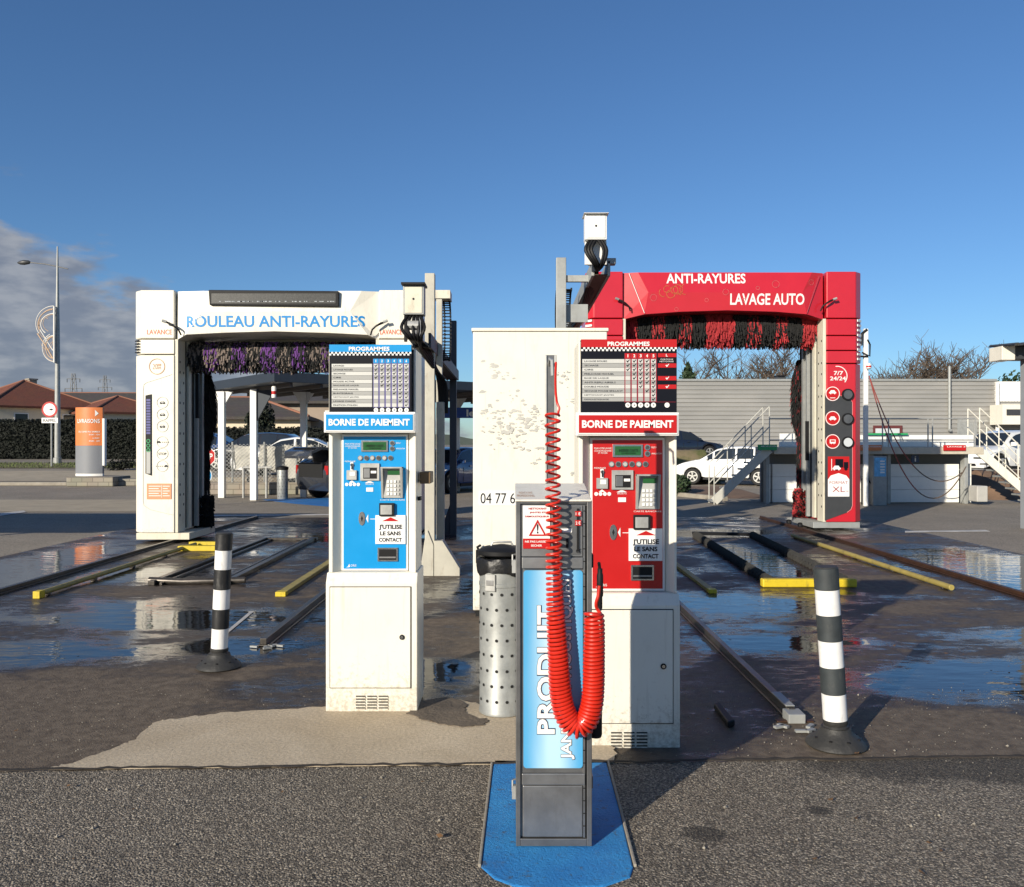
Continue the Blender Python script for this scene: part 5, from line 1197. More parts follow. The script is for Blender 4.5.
mb = MB(); mb.box(px(1000, 40), px(1080, 40), 39.8, 40.85, pz(424, 40), pz(404, 40), CREAM); mb.box(px(1004, 40), px(1018, 40), 39.77, 39.8, pz(415, 40), pz(409, 40), DGREY); part(mb, 'canopy_fascia', wb)
mb = MB(); mb.tube([(px(997.5, BY - .3), BY - .3, 0), (px(997.5, BY - .3), BY - .3, pz(383, BY))], .09, WHITE, 10); part(mb, 'downpipe', wb, smooth=True)

DY = 21.25
dk = thing('wash_deck', 'raised concrete deck with white panel walls, railing and coloured signs', 'deck', (px(870, DY), DY + 2, 0))
dx0, dx1 = px(770, DY), px(976, DY); zt_, zb_ = pz(446.5, DY), pz(453.5, DY)
mb = MB(); mb.box(dx0, dx1, DY - .35, DY + 1.3, zb_, zt_, mat('pale_deck_concrete', (.52, .47, .38), .8, var=.1, dirt=.3)); part(mb, 'deck_slab', dk, bevel=.01)
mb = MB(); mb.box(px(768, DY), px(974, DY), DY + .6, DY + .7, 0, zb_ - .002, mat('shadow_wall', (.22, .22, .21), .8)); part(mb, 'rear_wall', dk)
PANW = mat('white_wall_panel', (.80, .79, .74), .45, var=.03, dirt=.12)
for (a, c) in ((768.5, 772), (774, 808), (826, 866), (890.5, 961.5), (967, 974)):
    mb = MB()
    for j in range(3): z0_ = .02 + j * (zb_ - .27) / 3; mb.box(px(a, DY), px(c, DY), DY + .12, DY + .2, z0_, z0_ + (zb_ - .27) / 3 - .006, PANW)
    part(mb, 'wall_panel', dk, bevel=.004)
for a in (766.3, 887, 964, 870):
    mb = MB(); mb.box(px(a - 1.8, DY), px(a + 1.8, DY), DY - .12, DY + .1, 0, zb_ - .001, GALVP); part(mb, 'column', dk, bevel=.008)
mb = MB(); mb.box(px(780, DY + 1.1), px(813, DY + 1.1), DY + 1.1, DY + 1.2, zt_, pz(433, DY + 1.1), PANW); mb.box(px(850, DY + 1.1), px(975, DY + 1.1), DY + 1.1, DY + 1.2, zt_, pz(434.5, DY + 1.1), PANW); part(mb, 'parapet', dk, bevel=.01)
mb = MB(); mb.box(px(868, DY + 1), px(908, DY + 1), DY + 1.0, DY + 1.05, pz(434.5, DY + 1), pz(432.6, DY + 1), GREEN); part(mb, 'green_rail_board', dk)
mb = MB(); yr = DY - .3
for a in (757.0 + 1, 764, 797.5, 834, 882.5, 888.5, 928, 932.5, 975):
    if a > 769: mb.tube([(px(a, yr), yr, zt_), (px(a, yr), yr, pz(418, yr))], .018, GALV, 6)
for q in (418, 439.5): mb.tube([(px(770, yr), yr, pz(q, yr)), (px(975, yr), yr, pz(q, yr))], .014, GALV, 6)
part(mb, 'railing', dk)
for (a, b, c, e, m_, s_) in ((757.5, 444, 776.5, 449.6, GREEN, 'AIRE DE LAVAGE'), (858, 444.5, 881, 450, ORANGE, 'HAUTE PRESSION'), (943, 444.5, 965, 450, REDP, 'LAVAGE 2')):
    mb = MB(); mb.box(px(a, yr - .06), px(c, yr - .06), yr - .10, yr - .07, pz(e, yr), pz(b, yr), m_); mb.text(s_, px(a + 2, yr), px(c - 2, yr), pz(e - 3.2, yr), pz(b + 1, yr), yr - .105, WHITEP, .01); part(mb, 'bay_sign', dk)
mb = MB(); mb.box(px(911.5, DY), px(919, DY), DY + .0, DY + .03, pz(461.8, DY), pz(454.5, DY), mat('navy_plate', (.03, .05, .12), .4)); mb.text('i', px(914.6, DY), px(916, DY), pz(461, DY), pz(456, DY), DY - .005, WHITEP); part(mb, 'bay_number_plate', dk)
# stairs
PSTEEL = mat('pale_stair_paint', (.50, .49, .44), .5, var=.1)
def stairs(name, label, x0, z0, x1, y0, w, m, group, hand=.95, steps=9):
    r = thing(name, label, 'stairs', (x1, y0, 0), group); d = Vector((x1 - x0, 0, -z0)); 
    for yy in (y0,):
        mb = MB(); mb.bar((x0, yy, z0 - .05), (x1, yy, .07), .05, .21, m); part(mb, 'stringer', r, bevel=.004)
    mb = MB()
    for i in range(steps): t_ = (i + .5) / steps; X = x0 + (x1 - x0) * t_; mb.box(X - .13, X + .13, y0 + .03, y0 + w - .03, z0 * (1 - t_) - .02, z0 * (1 - t_) + .02, GALVP)
    part(mb, 'treads', r)
    for yy in (y0 - .02, y0 + w + .02):
        mb = MB()
        for hh in (hand, hand * .5): mb.tube([(x0, yy, z0 + hh), (x1, yy, hh + .0)], .014, m, 6)
        for t_ in (0, .33, .66, 1): mb.tube([(x0 + (x1 - x0) * t_, yy, z0 * (1 - t_)), (x0 + (x1 - x0) * t_, yy, z0 * (1 - t_) + hand)], .014, m, 6)
        part(mb, 'handrail', r)
    return r
stairs('metal_stairs', 'grey steel stairs going down left in front of the white people carrier', px(768, DY - .2), zt_, px(713, DY - .2), DY - .3, .5, PSTEEL, 'deck stairs', 1.0)
stairs('metal_stairs', 'cream steel stairs going down right beside the concrete pillar', px(977, DY - .2), zt_ - .05, px(1035, DY - .2), DY - .3, .5, CREAM, 'deck stairs', 1.02)
# blue payment terminal of the deck
tm = thing('payment_terminal', 'small grey terminal with light blue screen against the wash deck wall', 'payment kiosk', (px(879, DY - .7), DY - .6, 0))
Y_ = DY - .75
mb = MB(); mb.box(px(873, Y_), px(887, Y_), Y_, Y_ + .3, 0, pz(455.5, Y_), GALVP); part(mb, 'case', tm, bevel=.01)
mb = MB(); mb.box(px(874.3, Y_), px(885.8, Y_), Y_ - .01, Y_, pz(476, Y_), pz(457, Y_), mat('pale_blue_print', (.15, .45, .75), .4, var=.3, vscale=12)); 
for i in range(5): mb.box(px(880, Y_), px(884.5, Y_), Y_ - .013, Y_ - .01, pz(461.5 + i * 2.8, Y_), pz(460 + i * 2.8, Y_), WHITEP)
part(mb, 'screen_panel', tm)
mb = MB(); Y_ = DY - .6; mb.box(px(977, Y_), px(988, Y_), Y_, Y_ + .4, .08, pz(485.5, Y_), mat('grey_plastic', (.42, .41, .38), .6, var=.1)); o = part(mb, 'utility_box', loc=(px(982, Y_), Y_, 0), bevel=.02); tag(o, 'plain light grey utility box at the foot of the cream stairs', 'utility box')
# tall mast with cables
Y_ = 20.3
ma = thing('service_mast', 'tall white service mast with red gauge just right of the red gantry', 'mast', (px(866, Y_), Y_, 0))
mb = MB(); mb.box(px(864.5, Y_), px(868.5, Y_), Y_, Y_ + .1, 0, pz(328, Y_), WHITE); part(mb, 'mast_pole', ma, bevel=.01)
mb = MB()
mb.tube([(px(867, Y_), Y_, pz(329, Y_)), (px(862, Y_), Y_, pz(333, Y_)), (px(861.5, Y_), Y_, pz(345, Y_))], .03, BLACKM, 8); mb.tube([(px(862, Y_), Y_, pz(352, Y_)), (px(868, Y_), Y_ - .1, pz(356, Y_)), (px(870, Y_), Y_, pz(344, Y_)), (px(866, Y_), Y_ - .1, pz(340, Y_))], .02, BLACKM, 8); mb.bar((px(860, Y_), Y_, pz(356, Y_)), (px(868, Y_), Y_, pz(356, Y_)), .04, .04, BLACKM)
part(mb, 'swivel_arm', ma)
mb = MB(); mb.lathe([(.03, 0), (.06, .02), (.06, .10), (.03, .14)], (px(867, Y_), Y_ - .1, pz(369, Y_)), WHITE, 12); mb.lathe([(.062, .04), (.062, .08)], (px(867, Y_), Y_ - .1, pz(369, Y_)), REDP, 12); part(mb, 'gauge', ma, smooth=True)
def cat(a, b, sag, n=24, y=20.2): return [(px(a[0] + (b[0] - a[0]) * i / n, y), y, pz(a[1] + (b[1] - a[1]) * i / n + sag * 4 * (i / n) * (1 - i / n) ** 1.0, y)) for i in range(n + 1)]
for sag, e in ((44, (962, 472)), (70, (966, 466))):
    mb = MB(); P = cat((869, 375), e, sag); mb.tube(P[:13], .014, mat('dull_red_hose', (.25, .04, .03), .5), 5, cap=False); mb.tube(P[12:], .014, mat('brown_hose', (.10, .07, .05), .6), 5, cap=False); part(mb, 'hanging_hose', ma)
mb = MB(); Y_ = DY - .5; mb.tube([(px(866, Y_), Y_, pz(480, Y_)), (px(870, Y_), Y_ - .1, pz(482, Y_)), (px(872.5, Y_), Y_, pz(500, Y_))], .04, BLACKM, 8); mb.box(px(863.5, Y_), px(869, Y_), Y_, Y_ + .15, 0, pz(478, Y_), BLACKM)
tag(part(mb, 'hose_reel_post', loc=(px(866, Y_), Y_, 0)), 'black hose post against the deck wall beside the small terminal', 'hose post')
# bare concrete pillar and canopy at the right edge
Y_ = 14.6
pl = thing('canopy_shelter', 'grey concrete pillar carrying a cream edged corrugated canopy at the right edge', 'shelter', (px(1030, Y_), Y_, 0))
mb = MB(); mb.box(px(1020, Y_ + .4), px(1060, Y_), Y_, Y_ + .4, 0, pz(350, Y_), mat('grey_pillar', (.27, .29, .31), .75, var=.06)); part(mb, 'pillar', pl, bevel=.01)
mb = MB(); mb.box(px(989, Y_ + .5), px(1002, Y_ + .5), Y_ + .1, Y_ + .5, pz(360, Y_ + .2), pz(346, Y_ + .2), CREAM); mb.box(px(1002, Y_ + .5), px(1110, Y_), Y_ + .12, Y_ + .5, pz(359, Y_ + .2), pz(346, Y_ + .2), DGREY); part(mb, 'fascia', pl, bevel=.01)
mb = MB(); x_ = px(988, Y_ + .55)
P = []; n = 60
for i in range(n + 1): P.append((x_ + i * .035, .03 * (i % 4 in (1, 2))))
V = [(a, Y_ - .25, pz(345.5 - (a - x_) * 2.2, Y_) + b) for a, b in P] + [(a, Y_ + .55, pz(345.5 - (a - x_) * 2.2, Y_) + b + .05) for a, b in P]
mb.add(V, [(i, i + 1, n + 2 + i, n + 1 + i) for i in range(n)], DGREY); V2 = [(v[0], v[1], v[2] - .02) for v in V]; mb.add(V2, [(i, i + 1, n + 2 + i, n + 1 + i) for i in range(n)], DGREY); mb.add(V[:n + 1] + V2[:n + 1], [(i, i + 1, n + 2 + i, n + 1 + i) for i in range(n)], DGREY); part(mb, 'corrugated_roof', pl)
# banks behind the deck
def mound(name, x0, x1, y0, y1, h, m, nx=20, ny=10, kind='structure', hf=None):
    random.seed(9); mb = MB(); vs = []
    for j in range(ny + 1):
        for i in range(nx + 1):
            u, v = i / nx, j / ny; e = min(1, u * 8, (1 - u) * 8); z_ = h * min(1, v * 1.6) ** .8 * e + random.uniform(-.02, .02) * h
            vs.append((x0 + (x1 - x0) * u, y0 + (y1 - y0) * v, z_ if v > 0 else -.01))
    mb.add(vs, [(j * (nx + 1) + i, j * (nx + 1) + i + 1, (j + 1) * (nx + 1) + i + 1, (j + 1) * (nx + 1) + i) for j in range(ny) for i in range(nx)], m); return struct(part(mb, name, smooth=True), kind)
mound('grass_bank', px(650, 31), px(730, 31) , 32.0, 33.6, 1.25, VERGE)
mound('soil_bed', px(690, 24), px(768, 24), 23.0, 27.5, .12, SOIL)
mound('soil_bank', px(972, 23.5), px(1050, 23.5), 22.5, 24.6, .75, SOIL)
mb = MB(); Y_ = 24; mb.box(px(660, Y_), px(684, Y_), Y_, Y_ + 1, 0, pz(478, Y_), LEAF)
random.seed(3)
hb = MB()
leafball(hb, 1500, (px(674, 24.5), 24.5, .3), .5, .6, .33, LEAFG, .05, .6); tag(part(hb, 'clipped_bush', loc=(px(674, 24.5), 24.5, 0)), 'low clipped green bush at the kerb right of the red kiosk', 'bush')
mb = MB(); P = [(688, 489, 712, 496)]; mb.bar((px(684, 23.5), 24.2, .05), (px(714, 23.5), 22.2, .05), .14, .12, CONC); struct(part(mb, 'kerb', bevel=.01))

# ------------------------------------------------------------------ cars
def wheel(r, x, y, s, rad):
    M = Matrix.Translation((x, y, rad)) @ Matrix.Rotation(R(90), 4, 'X')
    mb = MB(); mb.lathe([(rad * .62, -.10), (rad * .92, -.105), (rad, -.08), (rad, .08), (rad * .92, .105), (rad * .62, .10)], (0, 0, 0), TYRE, 26, M); w_ = part(mb, 'wheel', r, smooth=True)
    mb = MB(); yo = y + s * .09
    a_ = 0
    for k in range(5):
        a_ = 2 * math.pi * k / 5 + .3
        for dd in (-.12, .12): mb.bar((x, yo + s * .01, rad), (x + rad * .6 * math.cos(a_ + dd), yo + s * .0, rad + rad * .6 * math.sin(a_ + dd)), .03, .03, GALV)
    M2 = Matrix.Translation((x, yo - s * .01, rad)) @ Matrix.Rotation(R(90), 4, 'X')
    n = 26; V = []
    for q in (rad * .56, rad * .66):
        for j in range(n): V.append((x + q * math.cos(2 * math.pi * j / n), yo + s * .014, rad + q * math.sin(2 * math.pi * j / n)))
    mb.add(V, [(j, (j + 1) % n, n + (j + 1) % n, n + j) for j in range(n)], GALV); mb.lathe([(.05, -.02), (.05, .02)], (0, 0, 0), GALV, 10, M2); mb.lathe([(rad * .58, -.005), (rad * .58, .005)], (0, 0, 0), BLACKM, 20, Matrix.Translation((x, yo - s * .03, rad)) @ Matrix.Rotation(R(90), 4, 'X')); part(mb, 'rim', w_)
def car(label, kind, paint, loc, rot, scale=1, group='parked cars', tailgate=False):
    # stations along x (front at -x): x, underside, belt height, roof height, half width
    if kind == 'mpv':   ST = [(-2.18, .42, .62, 0, .55), (-2.1, .26, .74, 0, .78), (-1.75, .22, .88, 0, .87), (-1.2, .20, 1.00, 0, .90), (-1.02, .2, 1.03, 1.06, .9), (-.35, .2, 1.02, 1.48, .91), (.1, .2, 1.02, 1.58, .91), (.8, .2, 1.03, 1.60, .91), (1.5, .2, 1.06, 1.54, .90), (1.95, .24, 1.08, 1.32, .86), (2.13, .3, 1.05, 1.08, .80), (2.2, .42, .80, 0, .72)]
    elif kind == 'sedan': ST = [(-2.2, .42, .58, 0, .55), (-2.1, .24, .68, 0, .76), (-1.7, .2, .78, 0, .85), (-1.05, .19, .88, .90, .87), (-.4, .19, .90, 1.32, .88), (.2, .19, .91, 1.42, .88), (.8, .19, .92, 1.36, .88), (1.45, .2, .95, 1.05, .87), (1.6, .2, .96, .98, .86), (2.05, .24, .95, 0, .82), (2.2, .4, .80, 0, .72)]
    else:               ST = [(-2.0, .42, .58, 0, .55), (-1.92, .24, .68, 0, .74), (-1.6, .2, .80, 0, .83), (-1.0, .19, .92, .95, .85), (-.4, .19, .94, 1.36, .86), (.1, .19, .95, 1.46, .86), (.9, .19, .97, 1.43, .86), (1.5, .2, .99, 1.30, .85), (1.85, .26, .98, 1.02, .80), (1.95, .4, .8, 0, .72)]
    r = thing('parked_car', label, 'car', (0, 0, 0), group)
    wr = .33; wx = (-1.32, 1.38) if kind == 'mpv' else (-1.3, 1.35) if kind == 'sedan' else (-1.25, 1.2)
    def interp(x):
        for a, b in zip(ST[:-1], ST[1:]):
            if a[0] <= x <= b[0]:
                t_ = (x - a[0]) / (b[0] - a[0]); return [a[k] + (b[k] - a[k]) * t_ for k in range(5)]
        return ST[-1]
    xs_ = sorted(set([s_[0] for s_ in ST] + [w + wr * 1.18 * math.cos(R(q)) for w in wx for q in range(0, 181, 20)]))
    secs = []
    for x in xs_:
        _, zu, zbel, zr, hw = interp(x)
        for w in wx:
            q = (wr * 1.18) ** 2 - (x - w) ** 2
            if q > 0: zu = max(zu, wr + math.sqrt(q))
        secs.append((x, min(zu, zbel - .05), zbel, hw))
    mb = MB(); n = 10; V = []
    for (x, zu, zbel, hw) in secs:
        zm = zu + (zbel - zu) * .45
        half = [(hw * .94, zu), (hw, max(zm, zu + .02)), (hw * .985, zbel - (zbel - zu) * .18), (hw * .93, zbel), (hw * .5, zbel + .035)]
        V += [(x, -a, b) for a, b in half] + [(x, a, b) for a, b in half[::-1]]
    k = len(secs); fs = [(i * n + j, i * n + (j + 1) % n, (i + 1) * n + (j + 1) % n, (i + 1) * n + j) for i in range(k - 1) for j in range(n)]
    fs += [tuple(range(n)), tuple((k - 1) * n + j for j in range(n))]
    mb.add(V, fs, paint); body = part(mb, 'body', r, smooth=True)
    # greenhouse
    gs = [s_ for s_ in ST if s_[3] > 0]
    mb = MB(); V = []
    for (x, _, zbel, zr, hw) in gs:
        hr = hw * (.93 - .22 * min(1, (zr - zbel) / .5)); V += [(x, -hw * .93, zbel - .01), (x, -hr, zr - .03), (x, -hr * .8, zr), (x, hr * .8, zr), (x, hr, zr - .03), (x, hw * .93, zbel - .01)]
    k = len(gs); n = 6; fs = [(i * n + j, i * n + j + 1, (i + 1) * n + j + 1, (i + 1) * n + j) for i in range(k - 1) for j in range(5)] + [tuple(range(6)), tuple((k - 1) * 6 + j for j in range(6))]
    mb.add(V, fs, paint); cab = part(mb, 'cabin', r, smooth=True)
    # side glass panes, windscreen, rear window set just proud of the cabin
    def cabpt(x, f, s):
        for a, b in zip(gs[:-1], gs[1:]):
            if a[0] <= x <= b[0]:
                t_ = (x - a[0]) / (b[0] - a[0]); zbel = a[2] + (b[2] - a[2]) * t_; zr = a[3] + (b[3] - a[3]) * t_; hw = a[4] + (b[4] - a[4]) * t_
                hr0 = a[4] * (.93 - .22 * min(1, (a[3] - a[2]) / .5)); hr1 = b[4] * (.93 - .22 * min(1, (b[3] - b[2]) / .5)); hr = hr0 + (hr1 - hr0) * t_
                zz0, zz1 = zbel - .01, zr - .03; return (x, s * (hw * .93 + (hr - hw * .93) * f + .006), zz0 + (zz1 - zz0) * f)
        return None
    g0, g1 = gs[0][0], gs[-1][0]
    spans = [(g0 + .28, -.32 if kind != 'mpv' else -.5), (-.28 if kind != 'mpv' else -.42, .42), (.5, 1.15), (1.22, g1 - .18)] if kind == 'mpv' else [(g0 + .25, .12), (.2, 1.0 if kind == 'sedan' else .95), (1.02, g1 - .3)]
    for s in (-1, 1):
        mb = MB()
        for (a, b) in spans:
            if b <= a: continue
            m_ = 6; lo = []; hi = []
            for i in range(m_ + 1):
                x = a + (b - a) * i / m_; p0 = cabpt(x, .10, s); p1 = cabpt(x, .90, s)
                if p1[2] - p0[2] < .03: p1 = (p0[0], p0[1], p0[2] + .001)
                lo.append(p0); hi.append(p1)
            mb.add(lo + hi, [(i, i + 1, m_ + 2 + i, m_ + 1 + i) for i in range(m_)], GLASS)
        part(mb, 'side_windows', cab)
    def cross(a, b, nm):
        mb = MB(); V = []
        for g_ in (a, b):
            hw = g_[4] * (.93 - .22 * min(1, (g_[3] - g_[2]) / .5)) * .86; V += [(g_[0], -hw, g_[3] + .008), (g_[0], hw, g_[3] + .008)]
        sh = -.012 if nm == 'windscreen' else .012
        mb.add([(v[0] + sh, v[1], v[2] + .004) for v in V], [(0, 1, 3, 2)], GLASS); part(mb, nm, cab)
    cross(gs[0], gs[1], 'windscreen')
    if not tailgate: cross(gs[-1], gs[-2], 'rear_window')
    for w in wx:
        for s in (-1, 1): wheel(r, w, s * (ST[4][4] - .10), s, wr)
        mb = MB(); mb.box(w - wr * 1.1, w + wr * 1.1, -.66, .66, .2, wr * 2, DARKIN); part(mb, 'wheel_well', body)
    x0 = ST[1]
    for s in (-1, 1):
        mb = MB(); P = [(x0[0] - .02, s * .50, .62), (x0[0] + .14, s * .775, .64), (x0[0] + .42, s * .845, .76), (x0[0] + .20, s * .72, .765), (x0[0] + .02, s * .52, .72)]
        mb.add([(p[0] - .03, p[1] * 1.02, p[2]) for p in P], [tuple(range(5))], CLEAR); part(mb, 'headlight', body)
        e = ST[-2]; mb = MB(); mb.box(e[0] - .12, e[0] + .09, s * (e[4] - .14) - .03, s * (e[4] - .02) + .01, e[2] - .28, e[2] - .04, TAILRED); part(mb, 'tail_lamp', body, bevel=.01)
        mb = MB(); q = cabpt(g0 + .3, 0, s); mb.box(q[0] - .06, q[0] + .06, q[1] - .02 + (0 if s > 0 else -.16), q[1] + .16 + (0 if s > 0 else -.14), q[2] + .02, q[2] + .15, paint); part(mb, 'wing_mirror', body, bevel=.03)
    mb = MB(); mb.box(x0[0] - .06, x0[0] + .02, -.45, .45, .30, .44, BLACKM); part(mb, 'grille', body, bevel=.02)
    mb = MB(); hw = ST[5][4]
    for s in (-1, 1):
        for x in ((g0 + .4), .1 if kind != 'mpv' else -.1, 1.0): a = interp(x); mb.box(x, x + .008, s * (hw * .992) - .004, s * (hw * .992) + .008, .34, a[2] - .12, DARKIN)
        for x in (-.1, .85): mb.box(x - .12, x, s * hw - .01, s * hw + .025, .83, .86, paint)
        mb.box(wx[0] + .45, wx[1] - .45, s * hw - .02, s * hw + .012, .20, .30, BLACKM)
    part(mb, 'door_lines', body)
    if tailgate:
        e = gs[-1]; tp = gs[-2]; mb = MB(); mb.box(ST[-1][0] - .10, ST[-1][0] + .015, -.58, .58, .62, 1.0, DARKIN); part(mb, 'open_boot', body)
        mb = MB(); hx_, hz_ = tp[0], tp[3]
        V = []
        for (a, b, w_) in ((0, .0, .60), (.25, .10, .64), (.55, .12, .68), (.85, .0, .66), (.92, -.12, .55)): V += [(hx_ + a, -w_, hz_ + b + .02), (hx_ + a, w_, hz_ + b + .02)]
        nn = len(V) // 2; V2 = [(v[0], v[1], v[2] - .07) for v in V]
        mb.add(V + V2, [(2 * i, 2 * i + 1, 2 * i + 3, 2 * i + 2) for i in range(nn - 1)] + [(10 + 2 * i, 10 + 2 * i + 1, 10 + 2 * i + 3, 10 + 2 * i + 2) for i in range(nn - 1)] + [(2 * i, 2 * i + 2, 10 + 2 * i + 2, 10 + 2 * i) for i in range(nn - 1)] + [(2 * i + 1, 2 * i + 3, 10 + 2 * i + 3, 10 + 2 * i + 1) for i in range(nn - 1)] + [(8, 9, 19, 18)], paint); tg = part(mb, 'open_tailgate', r)
        mb = MB(); mb.add([(hx_ + .2, -.5, hz_ + .125), (hx_ + .2, .5, hz_ + .125), (hx_ + .7, .55, hz_ + .11), (hx_ + .7, -.55, hz_ + .11)], [(0, 1, 2, 3)], GLASS); part(mb, 'tailgate_window', tg)
        mb = MB(); mb.tube([(hx_ + .1, -.6, hz_), (ST[-2][0] + .1, -.66, .98)], .012, BLACKM, 6); mb.tube([(hx_ + .1, .6, hz_), (ST[-2][0] + .1, .66, .98)], .012, BLACKM, 6); part(mb, 'gas_strut', tg)
    r.location = loc; r.rotation_euler = (0, 0, rot); r.scale = (scale,) * 3; return r
car('white people carrier parked behind the grey stairs', 'mpv', CARWHITE, (px(728, 31), 31, .03), R(-24), .86)
car('dark blue saloon on the grass bank above the white people carrier', 'sedan', CARDARK, (px(684, 37), 38.5, .80), R(196), .92)
bk = MB(); bk.box(px(640, 37), px(735, 37) - 1, 33.6, 45, 0, .80, VERGE); struct(part(bk, 'upper_terrace'))
car('white hatchback partly hidden by the cream stairs at the right edge', 'hatch', CARWHITE, (px(1003, 26.5), 26.5, .55), R(25), .93)
bk = MB(); bk.box(px(150, 26), px(352, 26), 26.4, 39.6, 0, .45, ASPHF); struct(part(bk, 'raised_car_park'))
bk = MB(); bk.box(px(972, 25), px(1060, 25), 24.4, 33, 0, .55, ASPHF); struct(part(bk, 'upper_yard'))
car('white hatchback parked behind the tarpaulin of the mesh fence', 'sedan', CARWHITE, (px(294, 28.5), 28.5, .45), R(4), .9)
car('black car parked behind the fence, left of the white hatchback', 'mpv', CARBLACK, (px(256, 33), 33, .45), R(-4), .92)
car('blue car furthest left behind the fence, next to the stop sign', 'mpv', CARBLUE, (px(212, 34), 34, .45), R(182), .95)
car('dark grey hatchback with open tailgate beside the blue kiosk', 'hatch', CARGREY, (px(364, 23.0), 23.9, 0), R(226), .98, tailgate=True)
car('blue hatchback seen between the cream post and the peeling cabinet', 'hatch', CARBLUE, (px(452, 27), 27, 0), R(60), .95)

# ------------------------------------------------------------------ canopy on white posts (centre left)
cn = thing('car_canopy', 'dark blue flat canopy on white posts behind the white gantry', 'canopy', (-5.7, 21.5, 0))
C0 = Vector((px(274, 20.5), 20.5, 0)); d1 = Vector((-.62, .785, 0)); d2 = Vector((.80, .60, 0)); L1, L2 = 5.2, 10.5
zt2, zb2 = pz(371, 20.5), pz(381, 20.5)
mb = MB(); c4 = [C0, C0 + d2 * L2, C0 + d2 * L2 + d1 * L1, C0 + d1 * L1]
mb.prism([(p.x, p.y) for p in c4], zb2, zt2, BLUEST, 'z'); part(mb, 'roof', cn, bevel=.01)
mb = MB()
for i in range(13): a = C0 + d2 * (.5 + i * .8) + d1 * .15; b = a + d1 * (L1 - .3); mb.bar((a.x, a.y, zb2 - .05), (b.x, b.y, zb2 - .05), .08, .09, mat('brown_purlin', (.10, .085, .075), .7))
part(mb, 'purlins', cn)
for (a, b, z_) in ((253, 500, 1), (221, 497.5, 1), (303, 497, 1), (457, 491, 1)):
    Y_ = gd(b); X = px(a, Y_); mb = MB(); mb.box(X - .085, X + .085, Y_, Y_ + .17, 0, zb2 - .06, WHITE); ps = part(mb, 'post', cn, bevel=.01)
    mb = MB(); mb.prism([(X - .085, zb2 - .06), (X - .085, zb2 - .9), (X + .085, zb2 - .9), (X + .55, zb2 - .06)] if a == 253 else [(X - .3, zb2 - .06), (X - .06, zb2 - .45), (X + .06, zb2 - .45), (X + .3, zb2 - .06)], Y_ + .05, Y_ + .12, BLUEST if a == 253 else WHITE); part(mb, 'bracket', ps)
mb = MB(); Y_ = 21; a = px(274, Y_); mb.tube([(a, Y_, pz(381, Y_)), (a, Y_, pz(386, Y_))], .008, BLACKM, 5); mb.lathe([(.05, 0), (.06, .01), (.06, .27), (.045, .29)], (a, Y_, pz(397.5, Y_)), WHITE, 14); mb.lathe([(.062, .09), (.062, .17)], (a, Y_, pz(397.5, Y_)), REDP, 14)
tag(part(mb, 'hanging_float', loc=(a, Y_, pz(397, Y_)), smooth=True), 'red and white canister hanging under the canopy corner', 'canister')
# blue sign with white letters under the canopy
Y_ = 26; mb = MB(); mb.box(px(436, Y_), px(500, Y_), Y_, Y_ + .1, pz(417.5, Y_), pz(407, Y_), mat('royal_blue_sign', (.01, .06, .30), .4)); sgn = thing('shop_sign', 'royal blue sign with white letters le under the canopy', 'sign', (px(465, Y_), Y_, 0)); part(mb, 'sign_board', sgn, bevel=.01)
mb = MB(); mb.text('le', px(466.5, Y_), px(475, Y_), pz(416, Y_), pz(409, Y_), Y_ - .01, WHITEP, .03); part(mb, 'sign_letters', sgn)
mb = MB(); 
for a in (440, 495): mb.tube([(px(a, Y_), Y_ + .15, 0), (px(a, Y_), Y_ + .15, pz(410, Y_))], .04, GALVP, 8)
part(mb, 'sign_posts', sgn)
# mesh fence with tarpaulin
FY = 25.0; fz0, fz1 = .38, pz(443.5, FY); fx0, fx1 = px(199, FY), px(330, FY)
fn = thing('mesh_fence', 'wire mesh fence with pale tarpaulin on a low stone kerb behind the canopy posts', 'fence', ((fx0 + fx1) / 2, FY, 0))
mb = MB(); s_ = .11; Hh = fz1 - fz0; n = int((fx1 - fx0 + Hh) / s_)
for i in range(n):
    for sg_ in (1, -1):
        a = fx0 + i * s_ - (Hh if sg_ > 0 else 0); b = a + sg_ * Hh if sg_ > 0 else a - Hh
        p, q = (a, fz0), (b, fz1)
        def clipx(p, q):
            (xa, za), (xb, zb2_) = p, q
            if xa > xb: xa, za, xb, zb2_ = xb, zb2_, xa, za
            if xb < fx0 or xa > fx1: return None
            if xa < fx0: za += (zb2_ - za) * (fx0 - xa) / (xb - xa); xa = fx0
            if xb > fx1: zb2_ = za + (zb2_ - za) * (fx1 - xa) / (xb - xa); xb = fx1
            return (xa, za), (xb, zb2_)
        c_ = clipx(p, q)
        if c_: mb.bar((c_[0][0], FY + sg_ * .004, c_[0][1]), (c_[1][0], FY + sg_ * .004, c_[1][1]), .007, .007, GALVP)
part(mb, 'wire_mesh', fn)
for a in (200, 232, 264, 296, 328): mb = MB(); mb.tube([(px(a, FY), FY + .05, 0), (px(a, FY), FY + .05, fz1 + .06)], .03, GALVP, 8); part(mb, 'fence_post', fn)
mb = MB(); nx, nz_ = 40, 14; V = []
ta, tb = px(233, FY), px(312, FY)
random.seed(4)
for j in range(nz_ + 1):
    for i in range(nx + 1):
        u, v = i / nx, j / nz_; low = .18 * math.sin(u * 5.0 + .4) + .05 * math.sin(u * 17); z0_ = .62 + low
        V.append((ta + (tb - ta) * u + .02 * math.sin(v * 9 + u * 20), FY + .08 + .018 * math.sin(u * 27 + v * 5) + .010 * math.sin(v * 11 - u * 19), fz1 - .02 - (1 - v) * (fz1 - .02 - z0_) - .05 * abs(math.sin(u * 9.5)) * v))
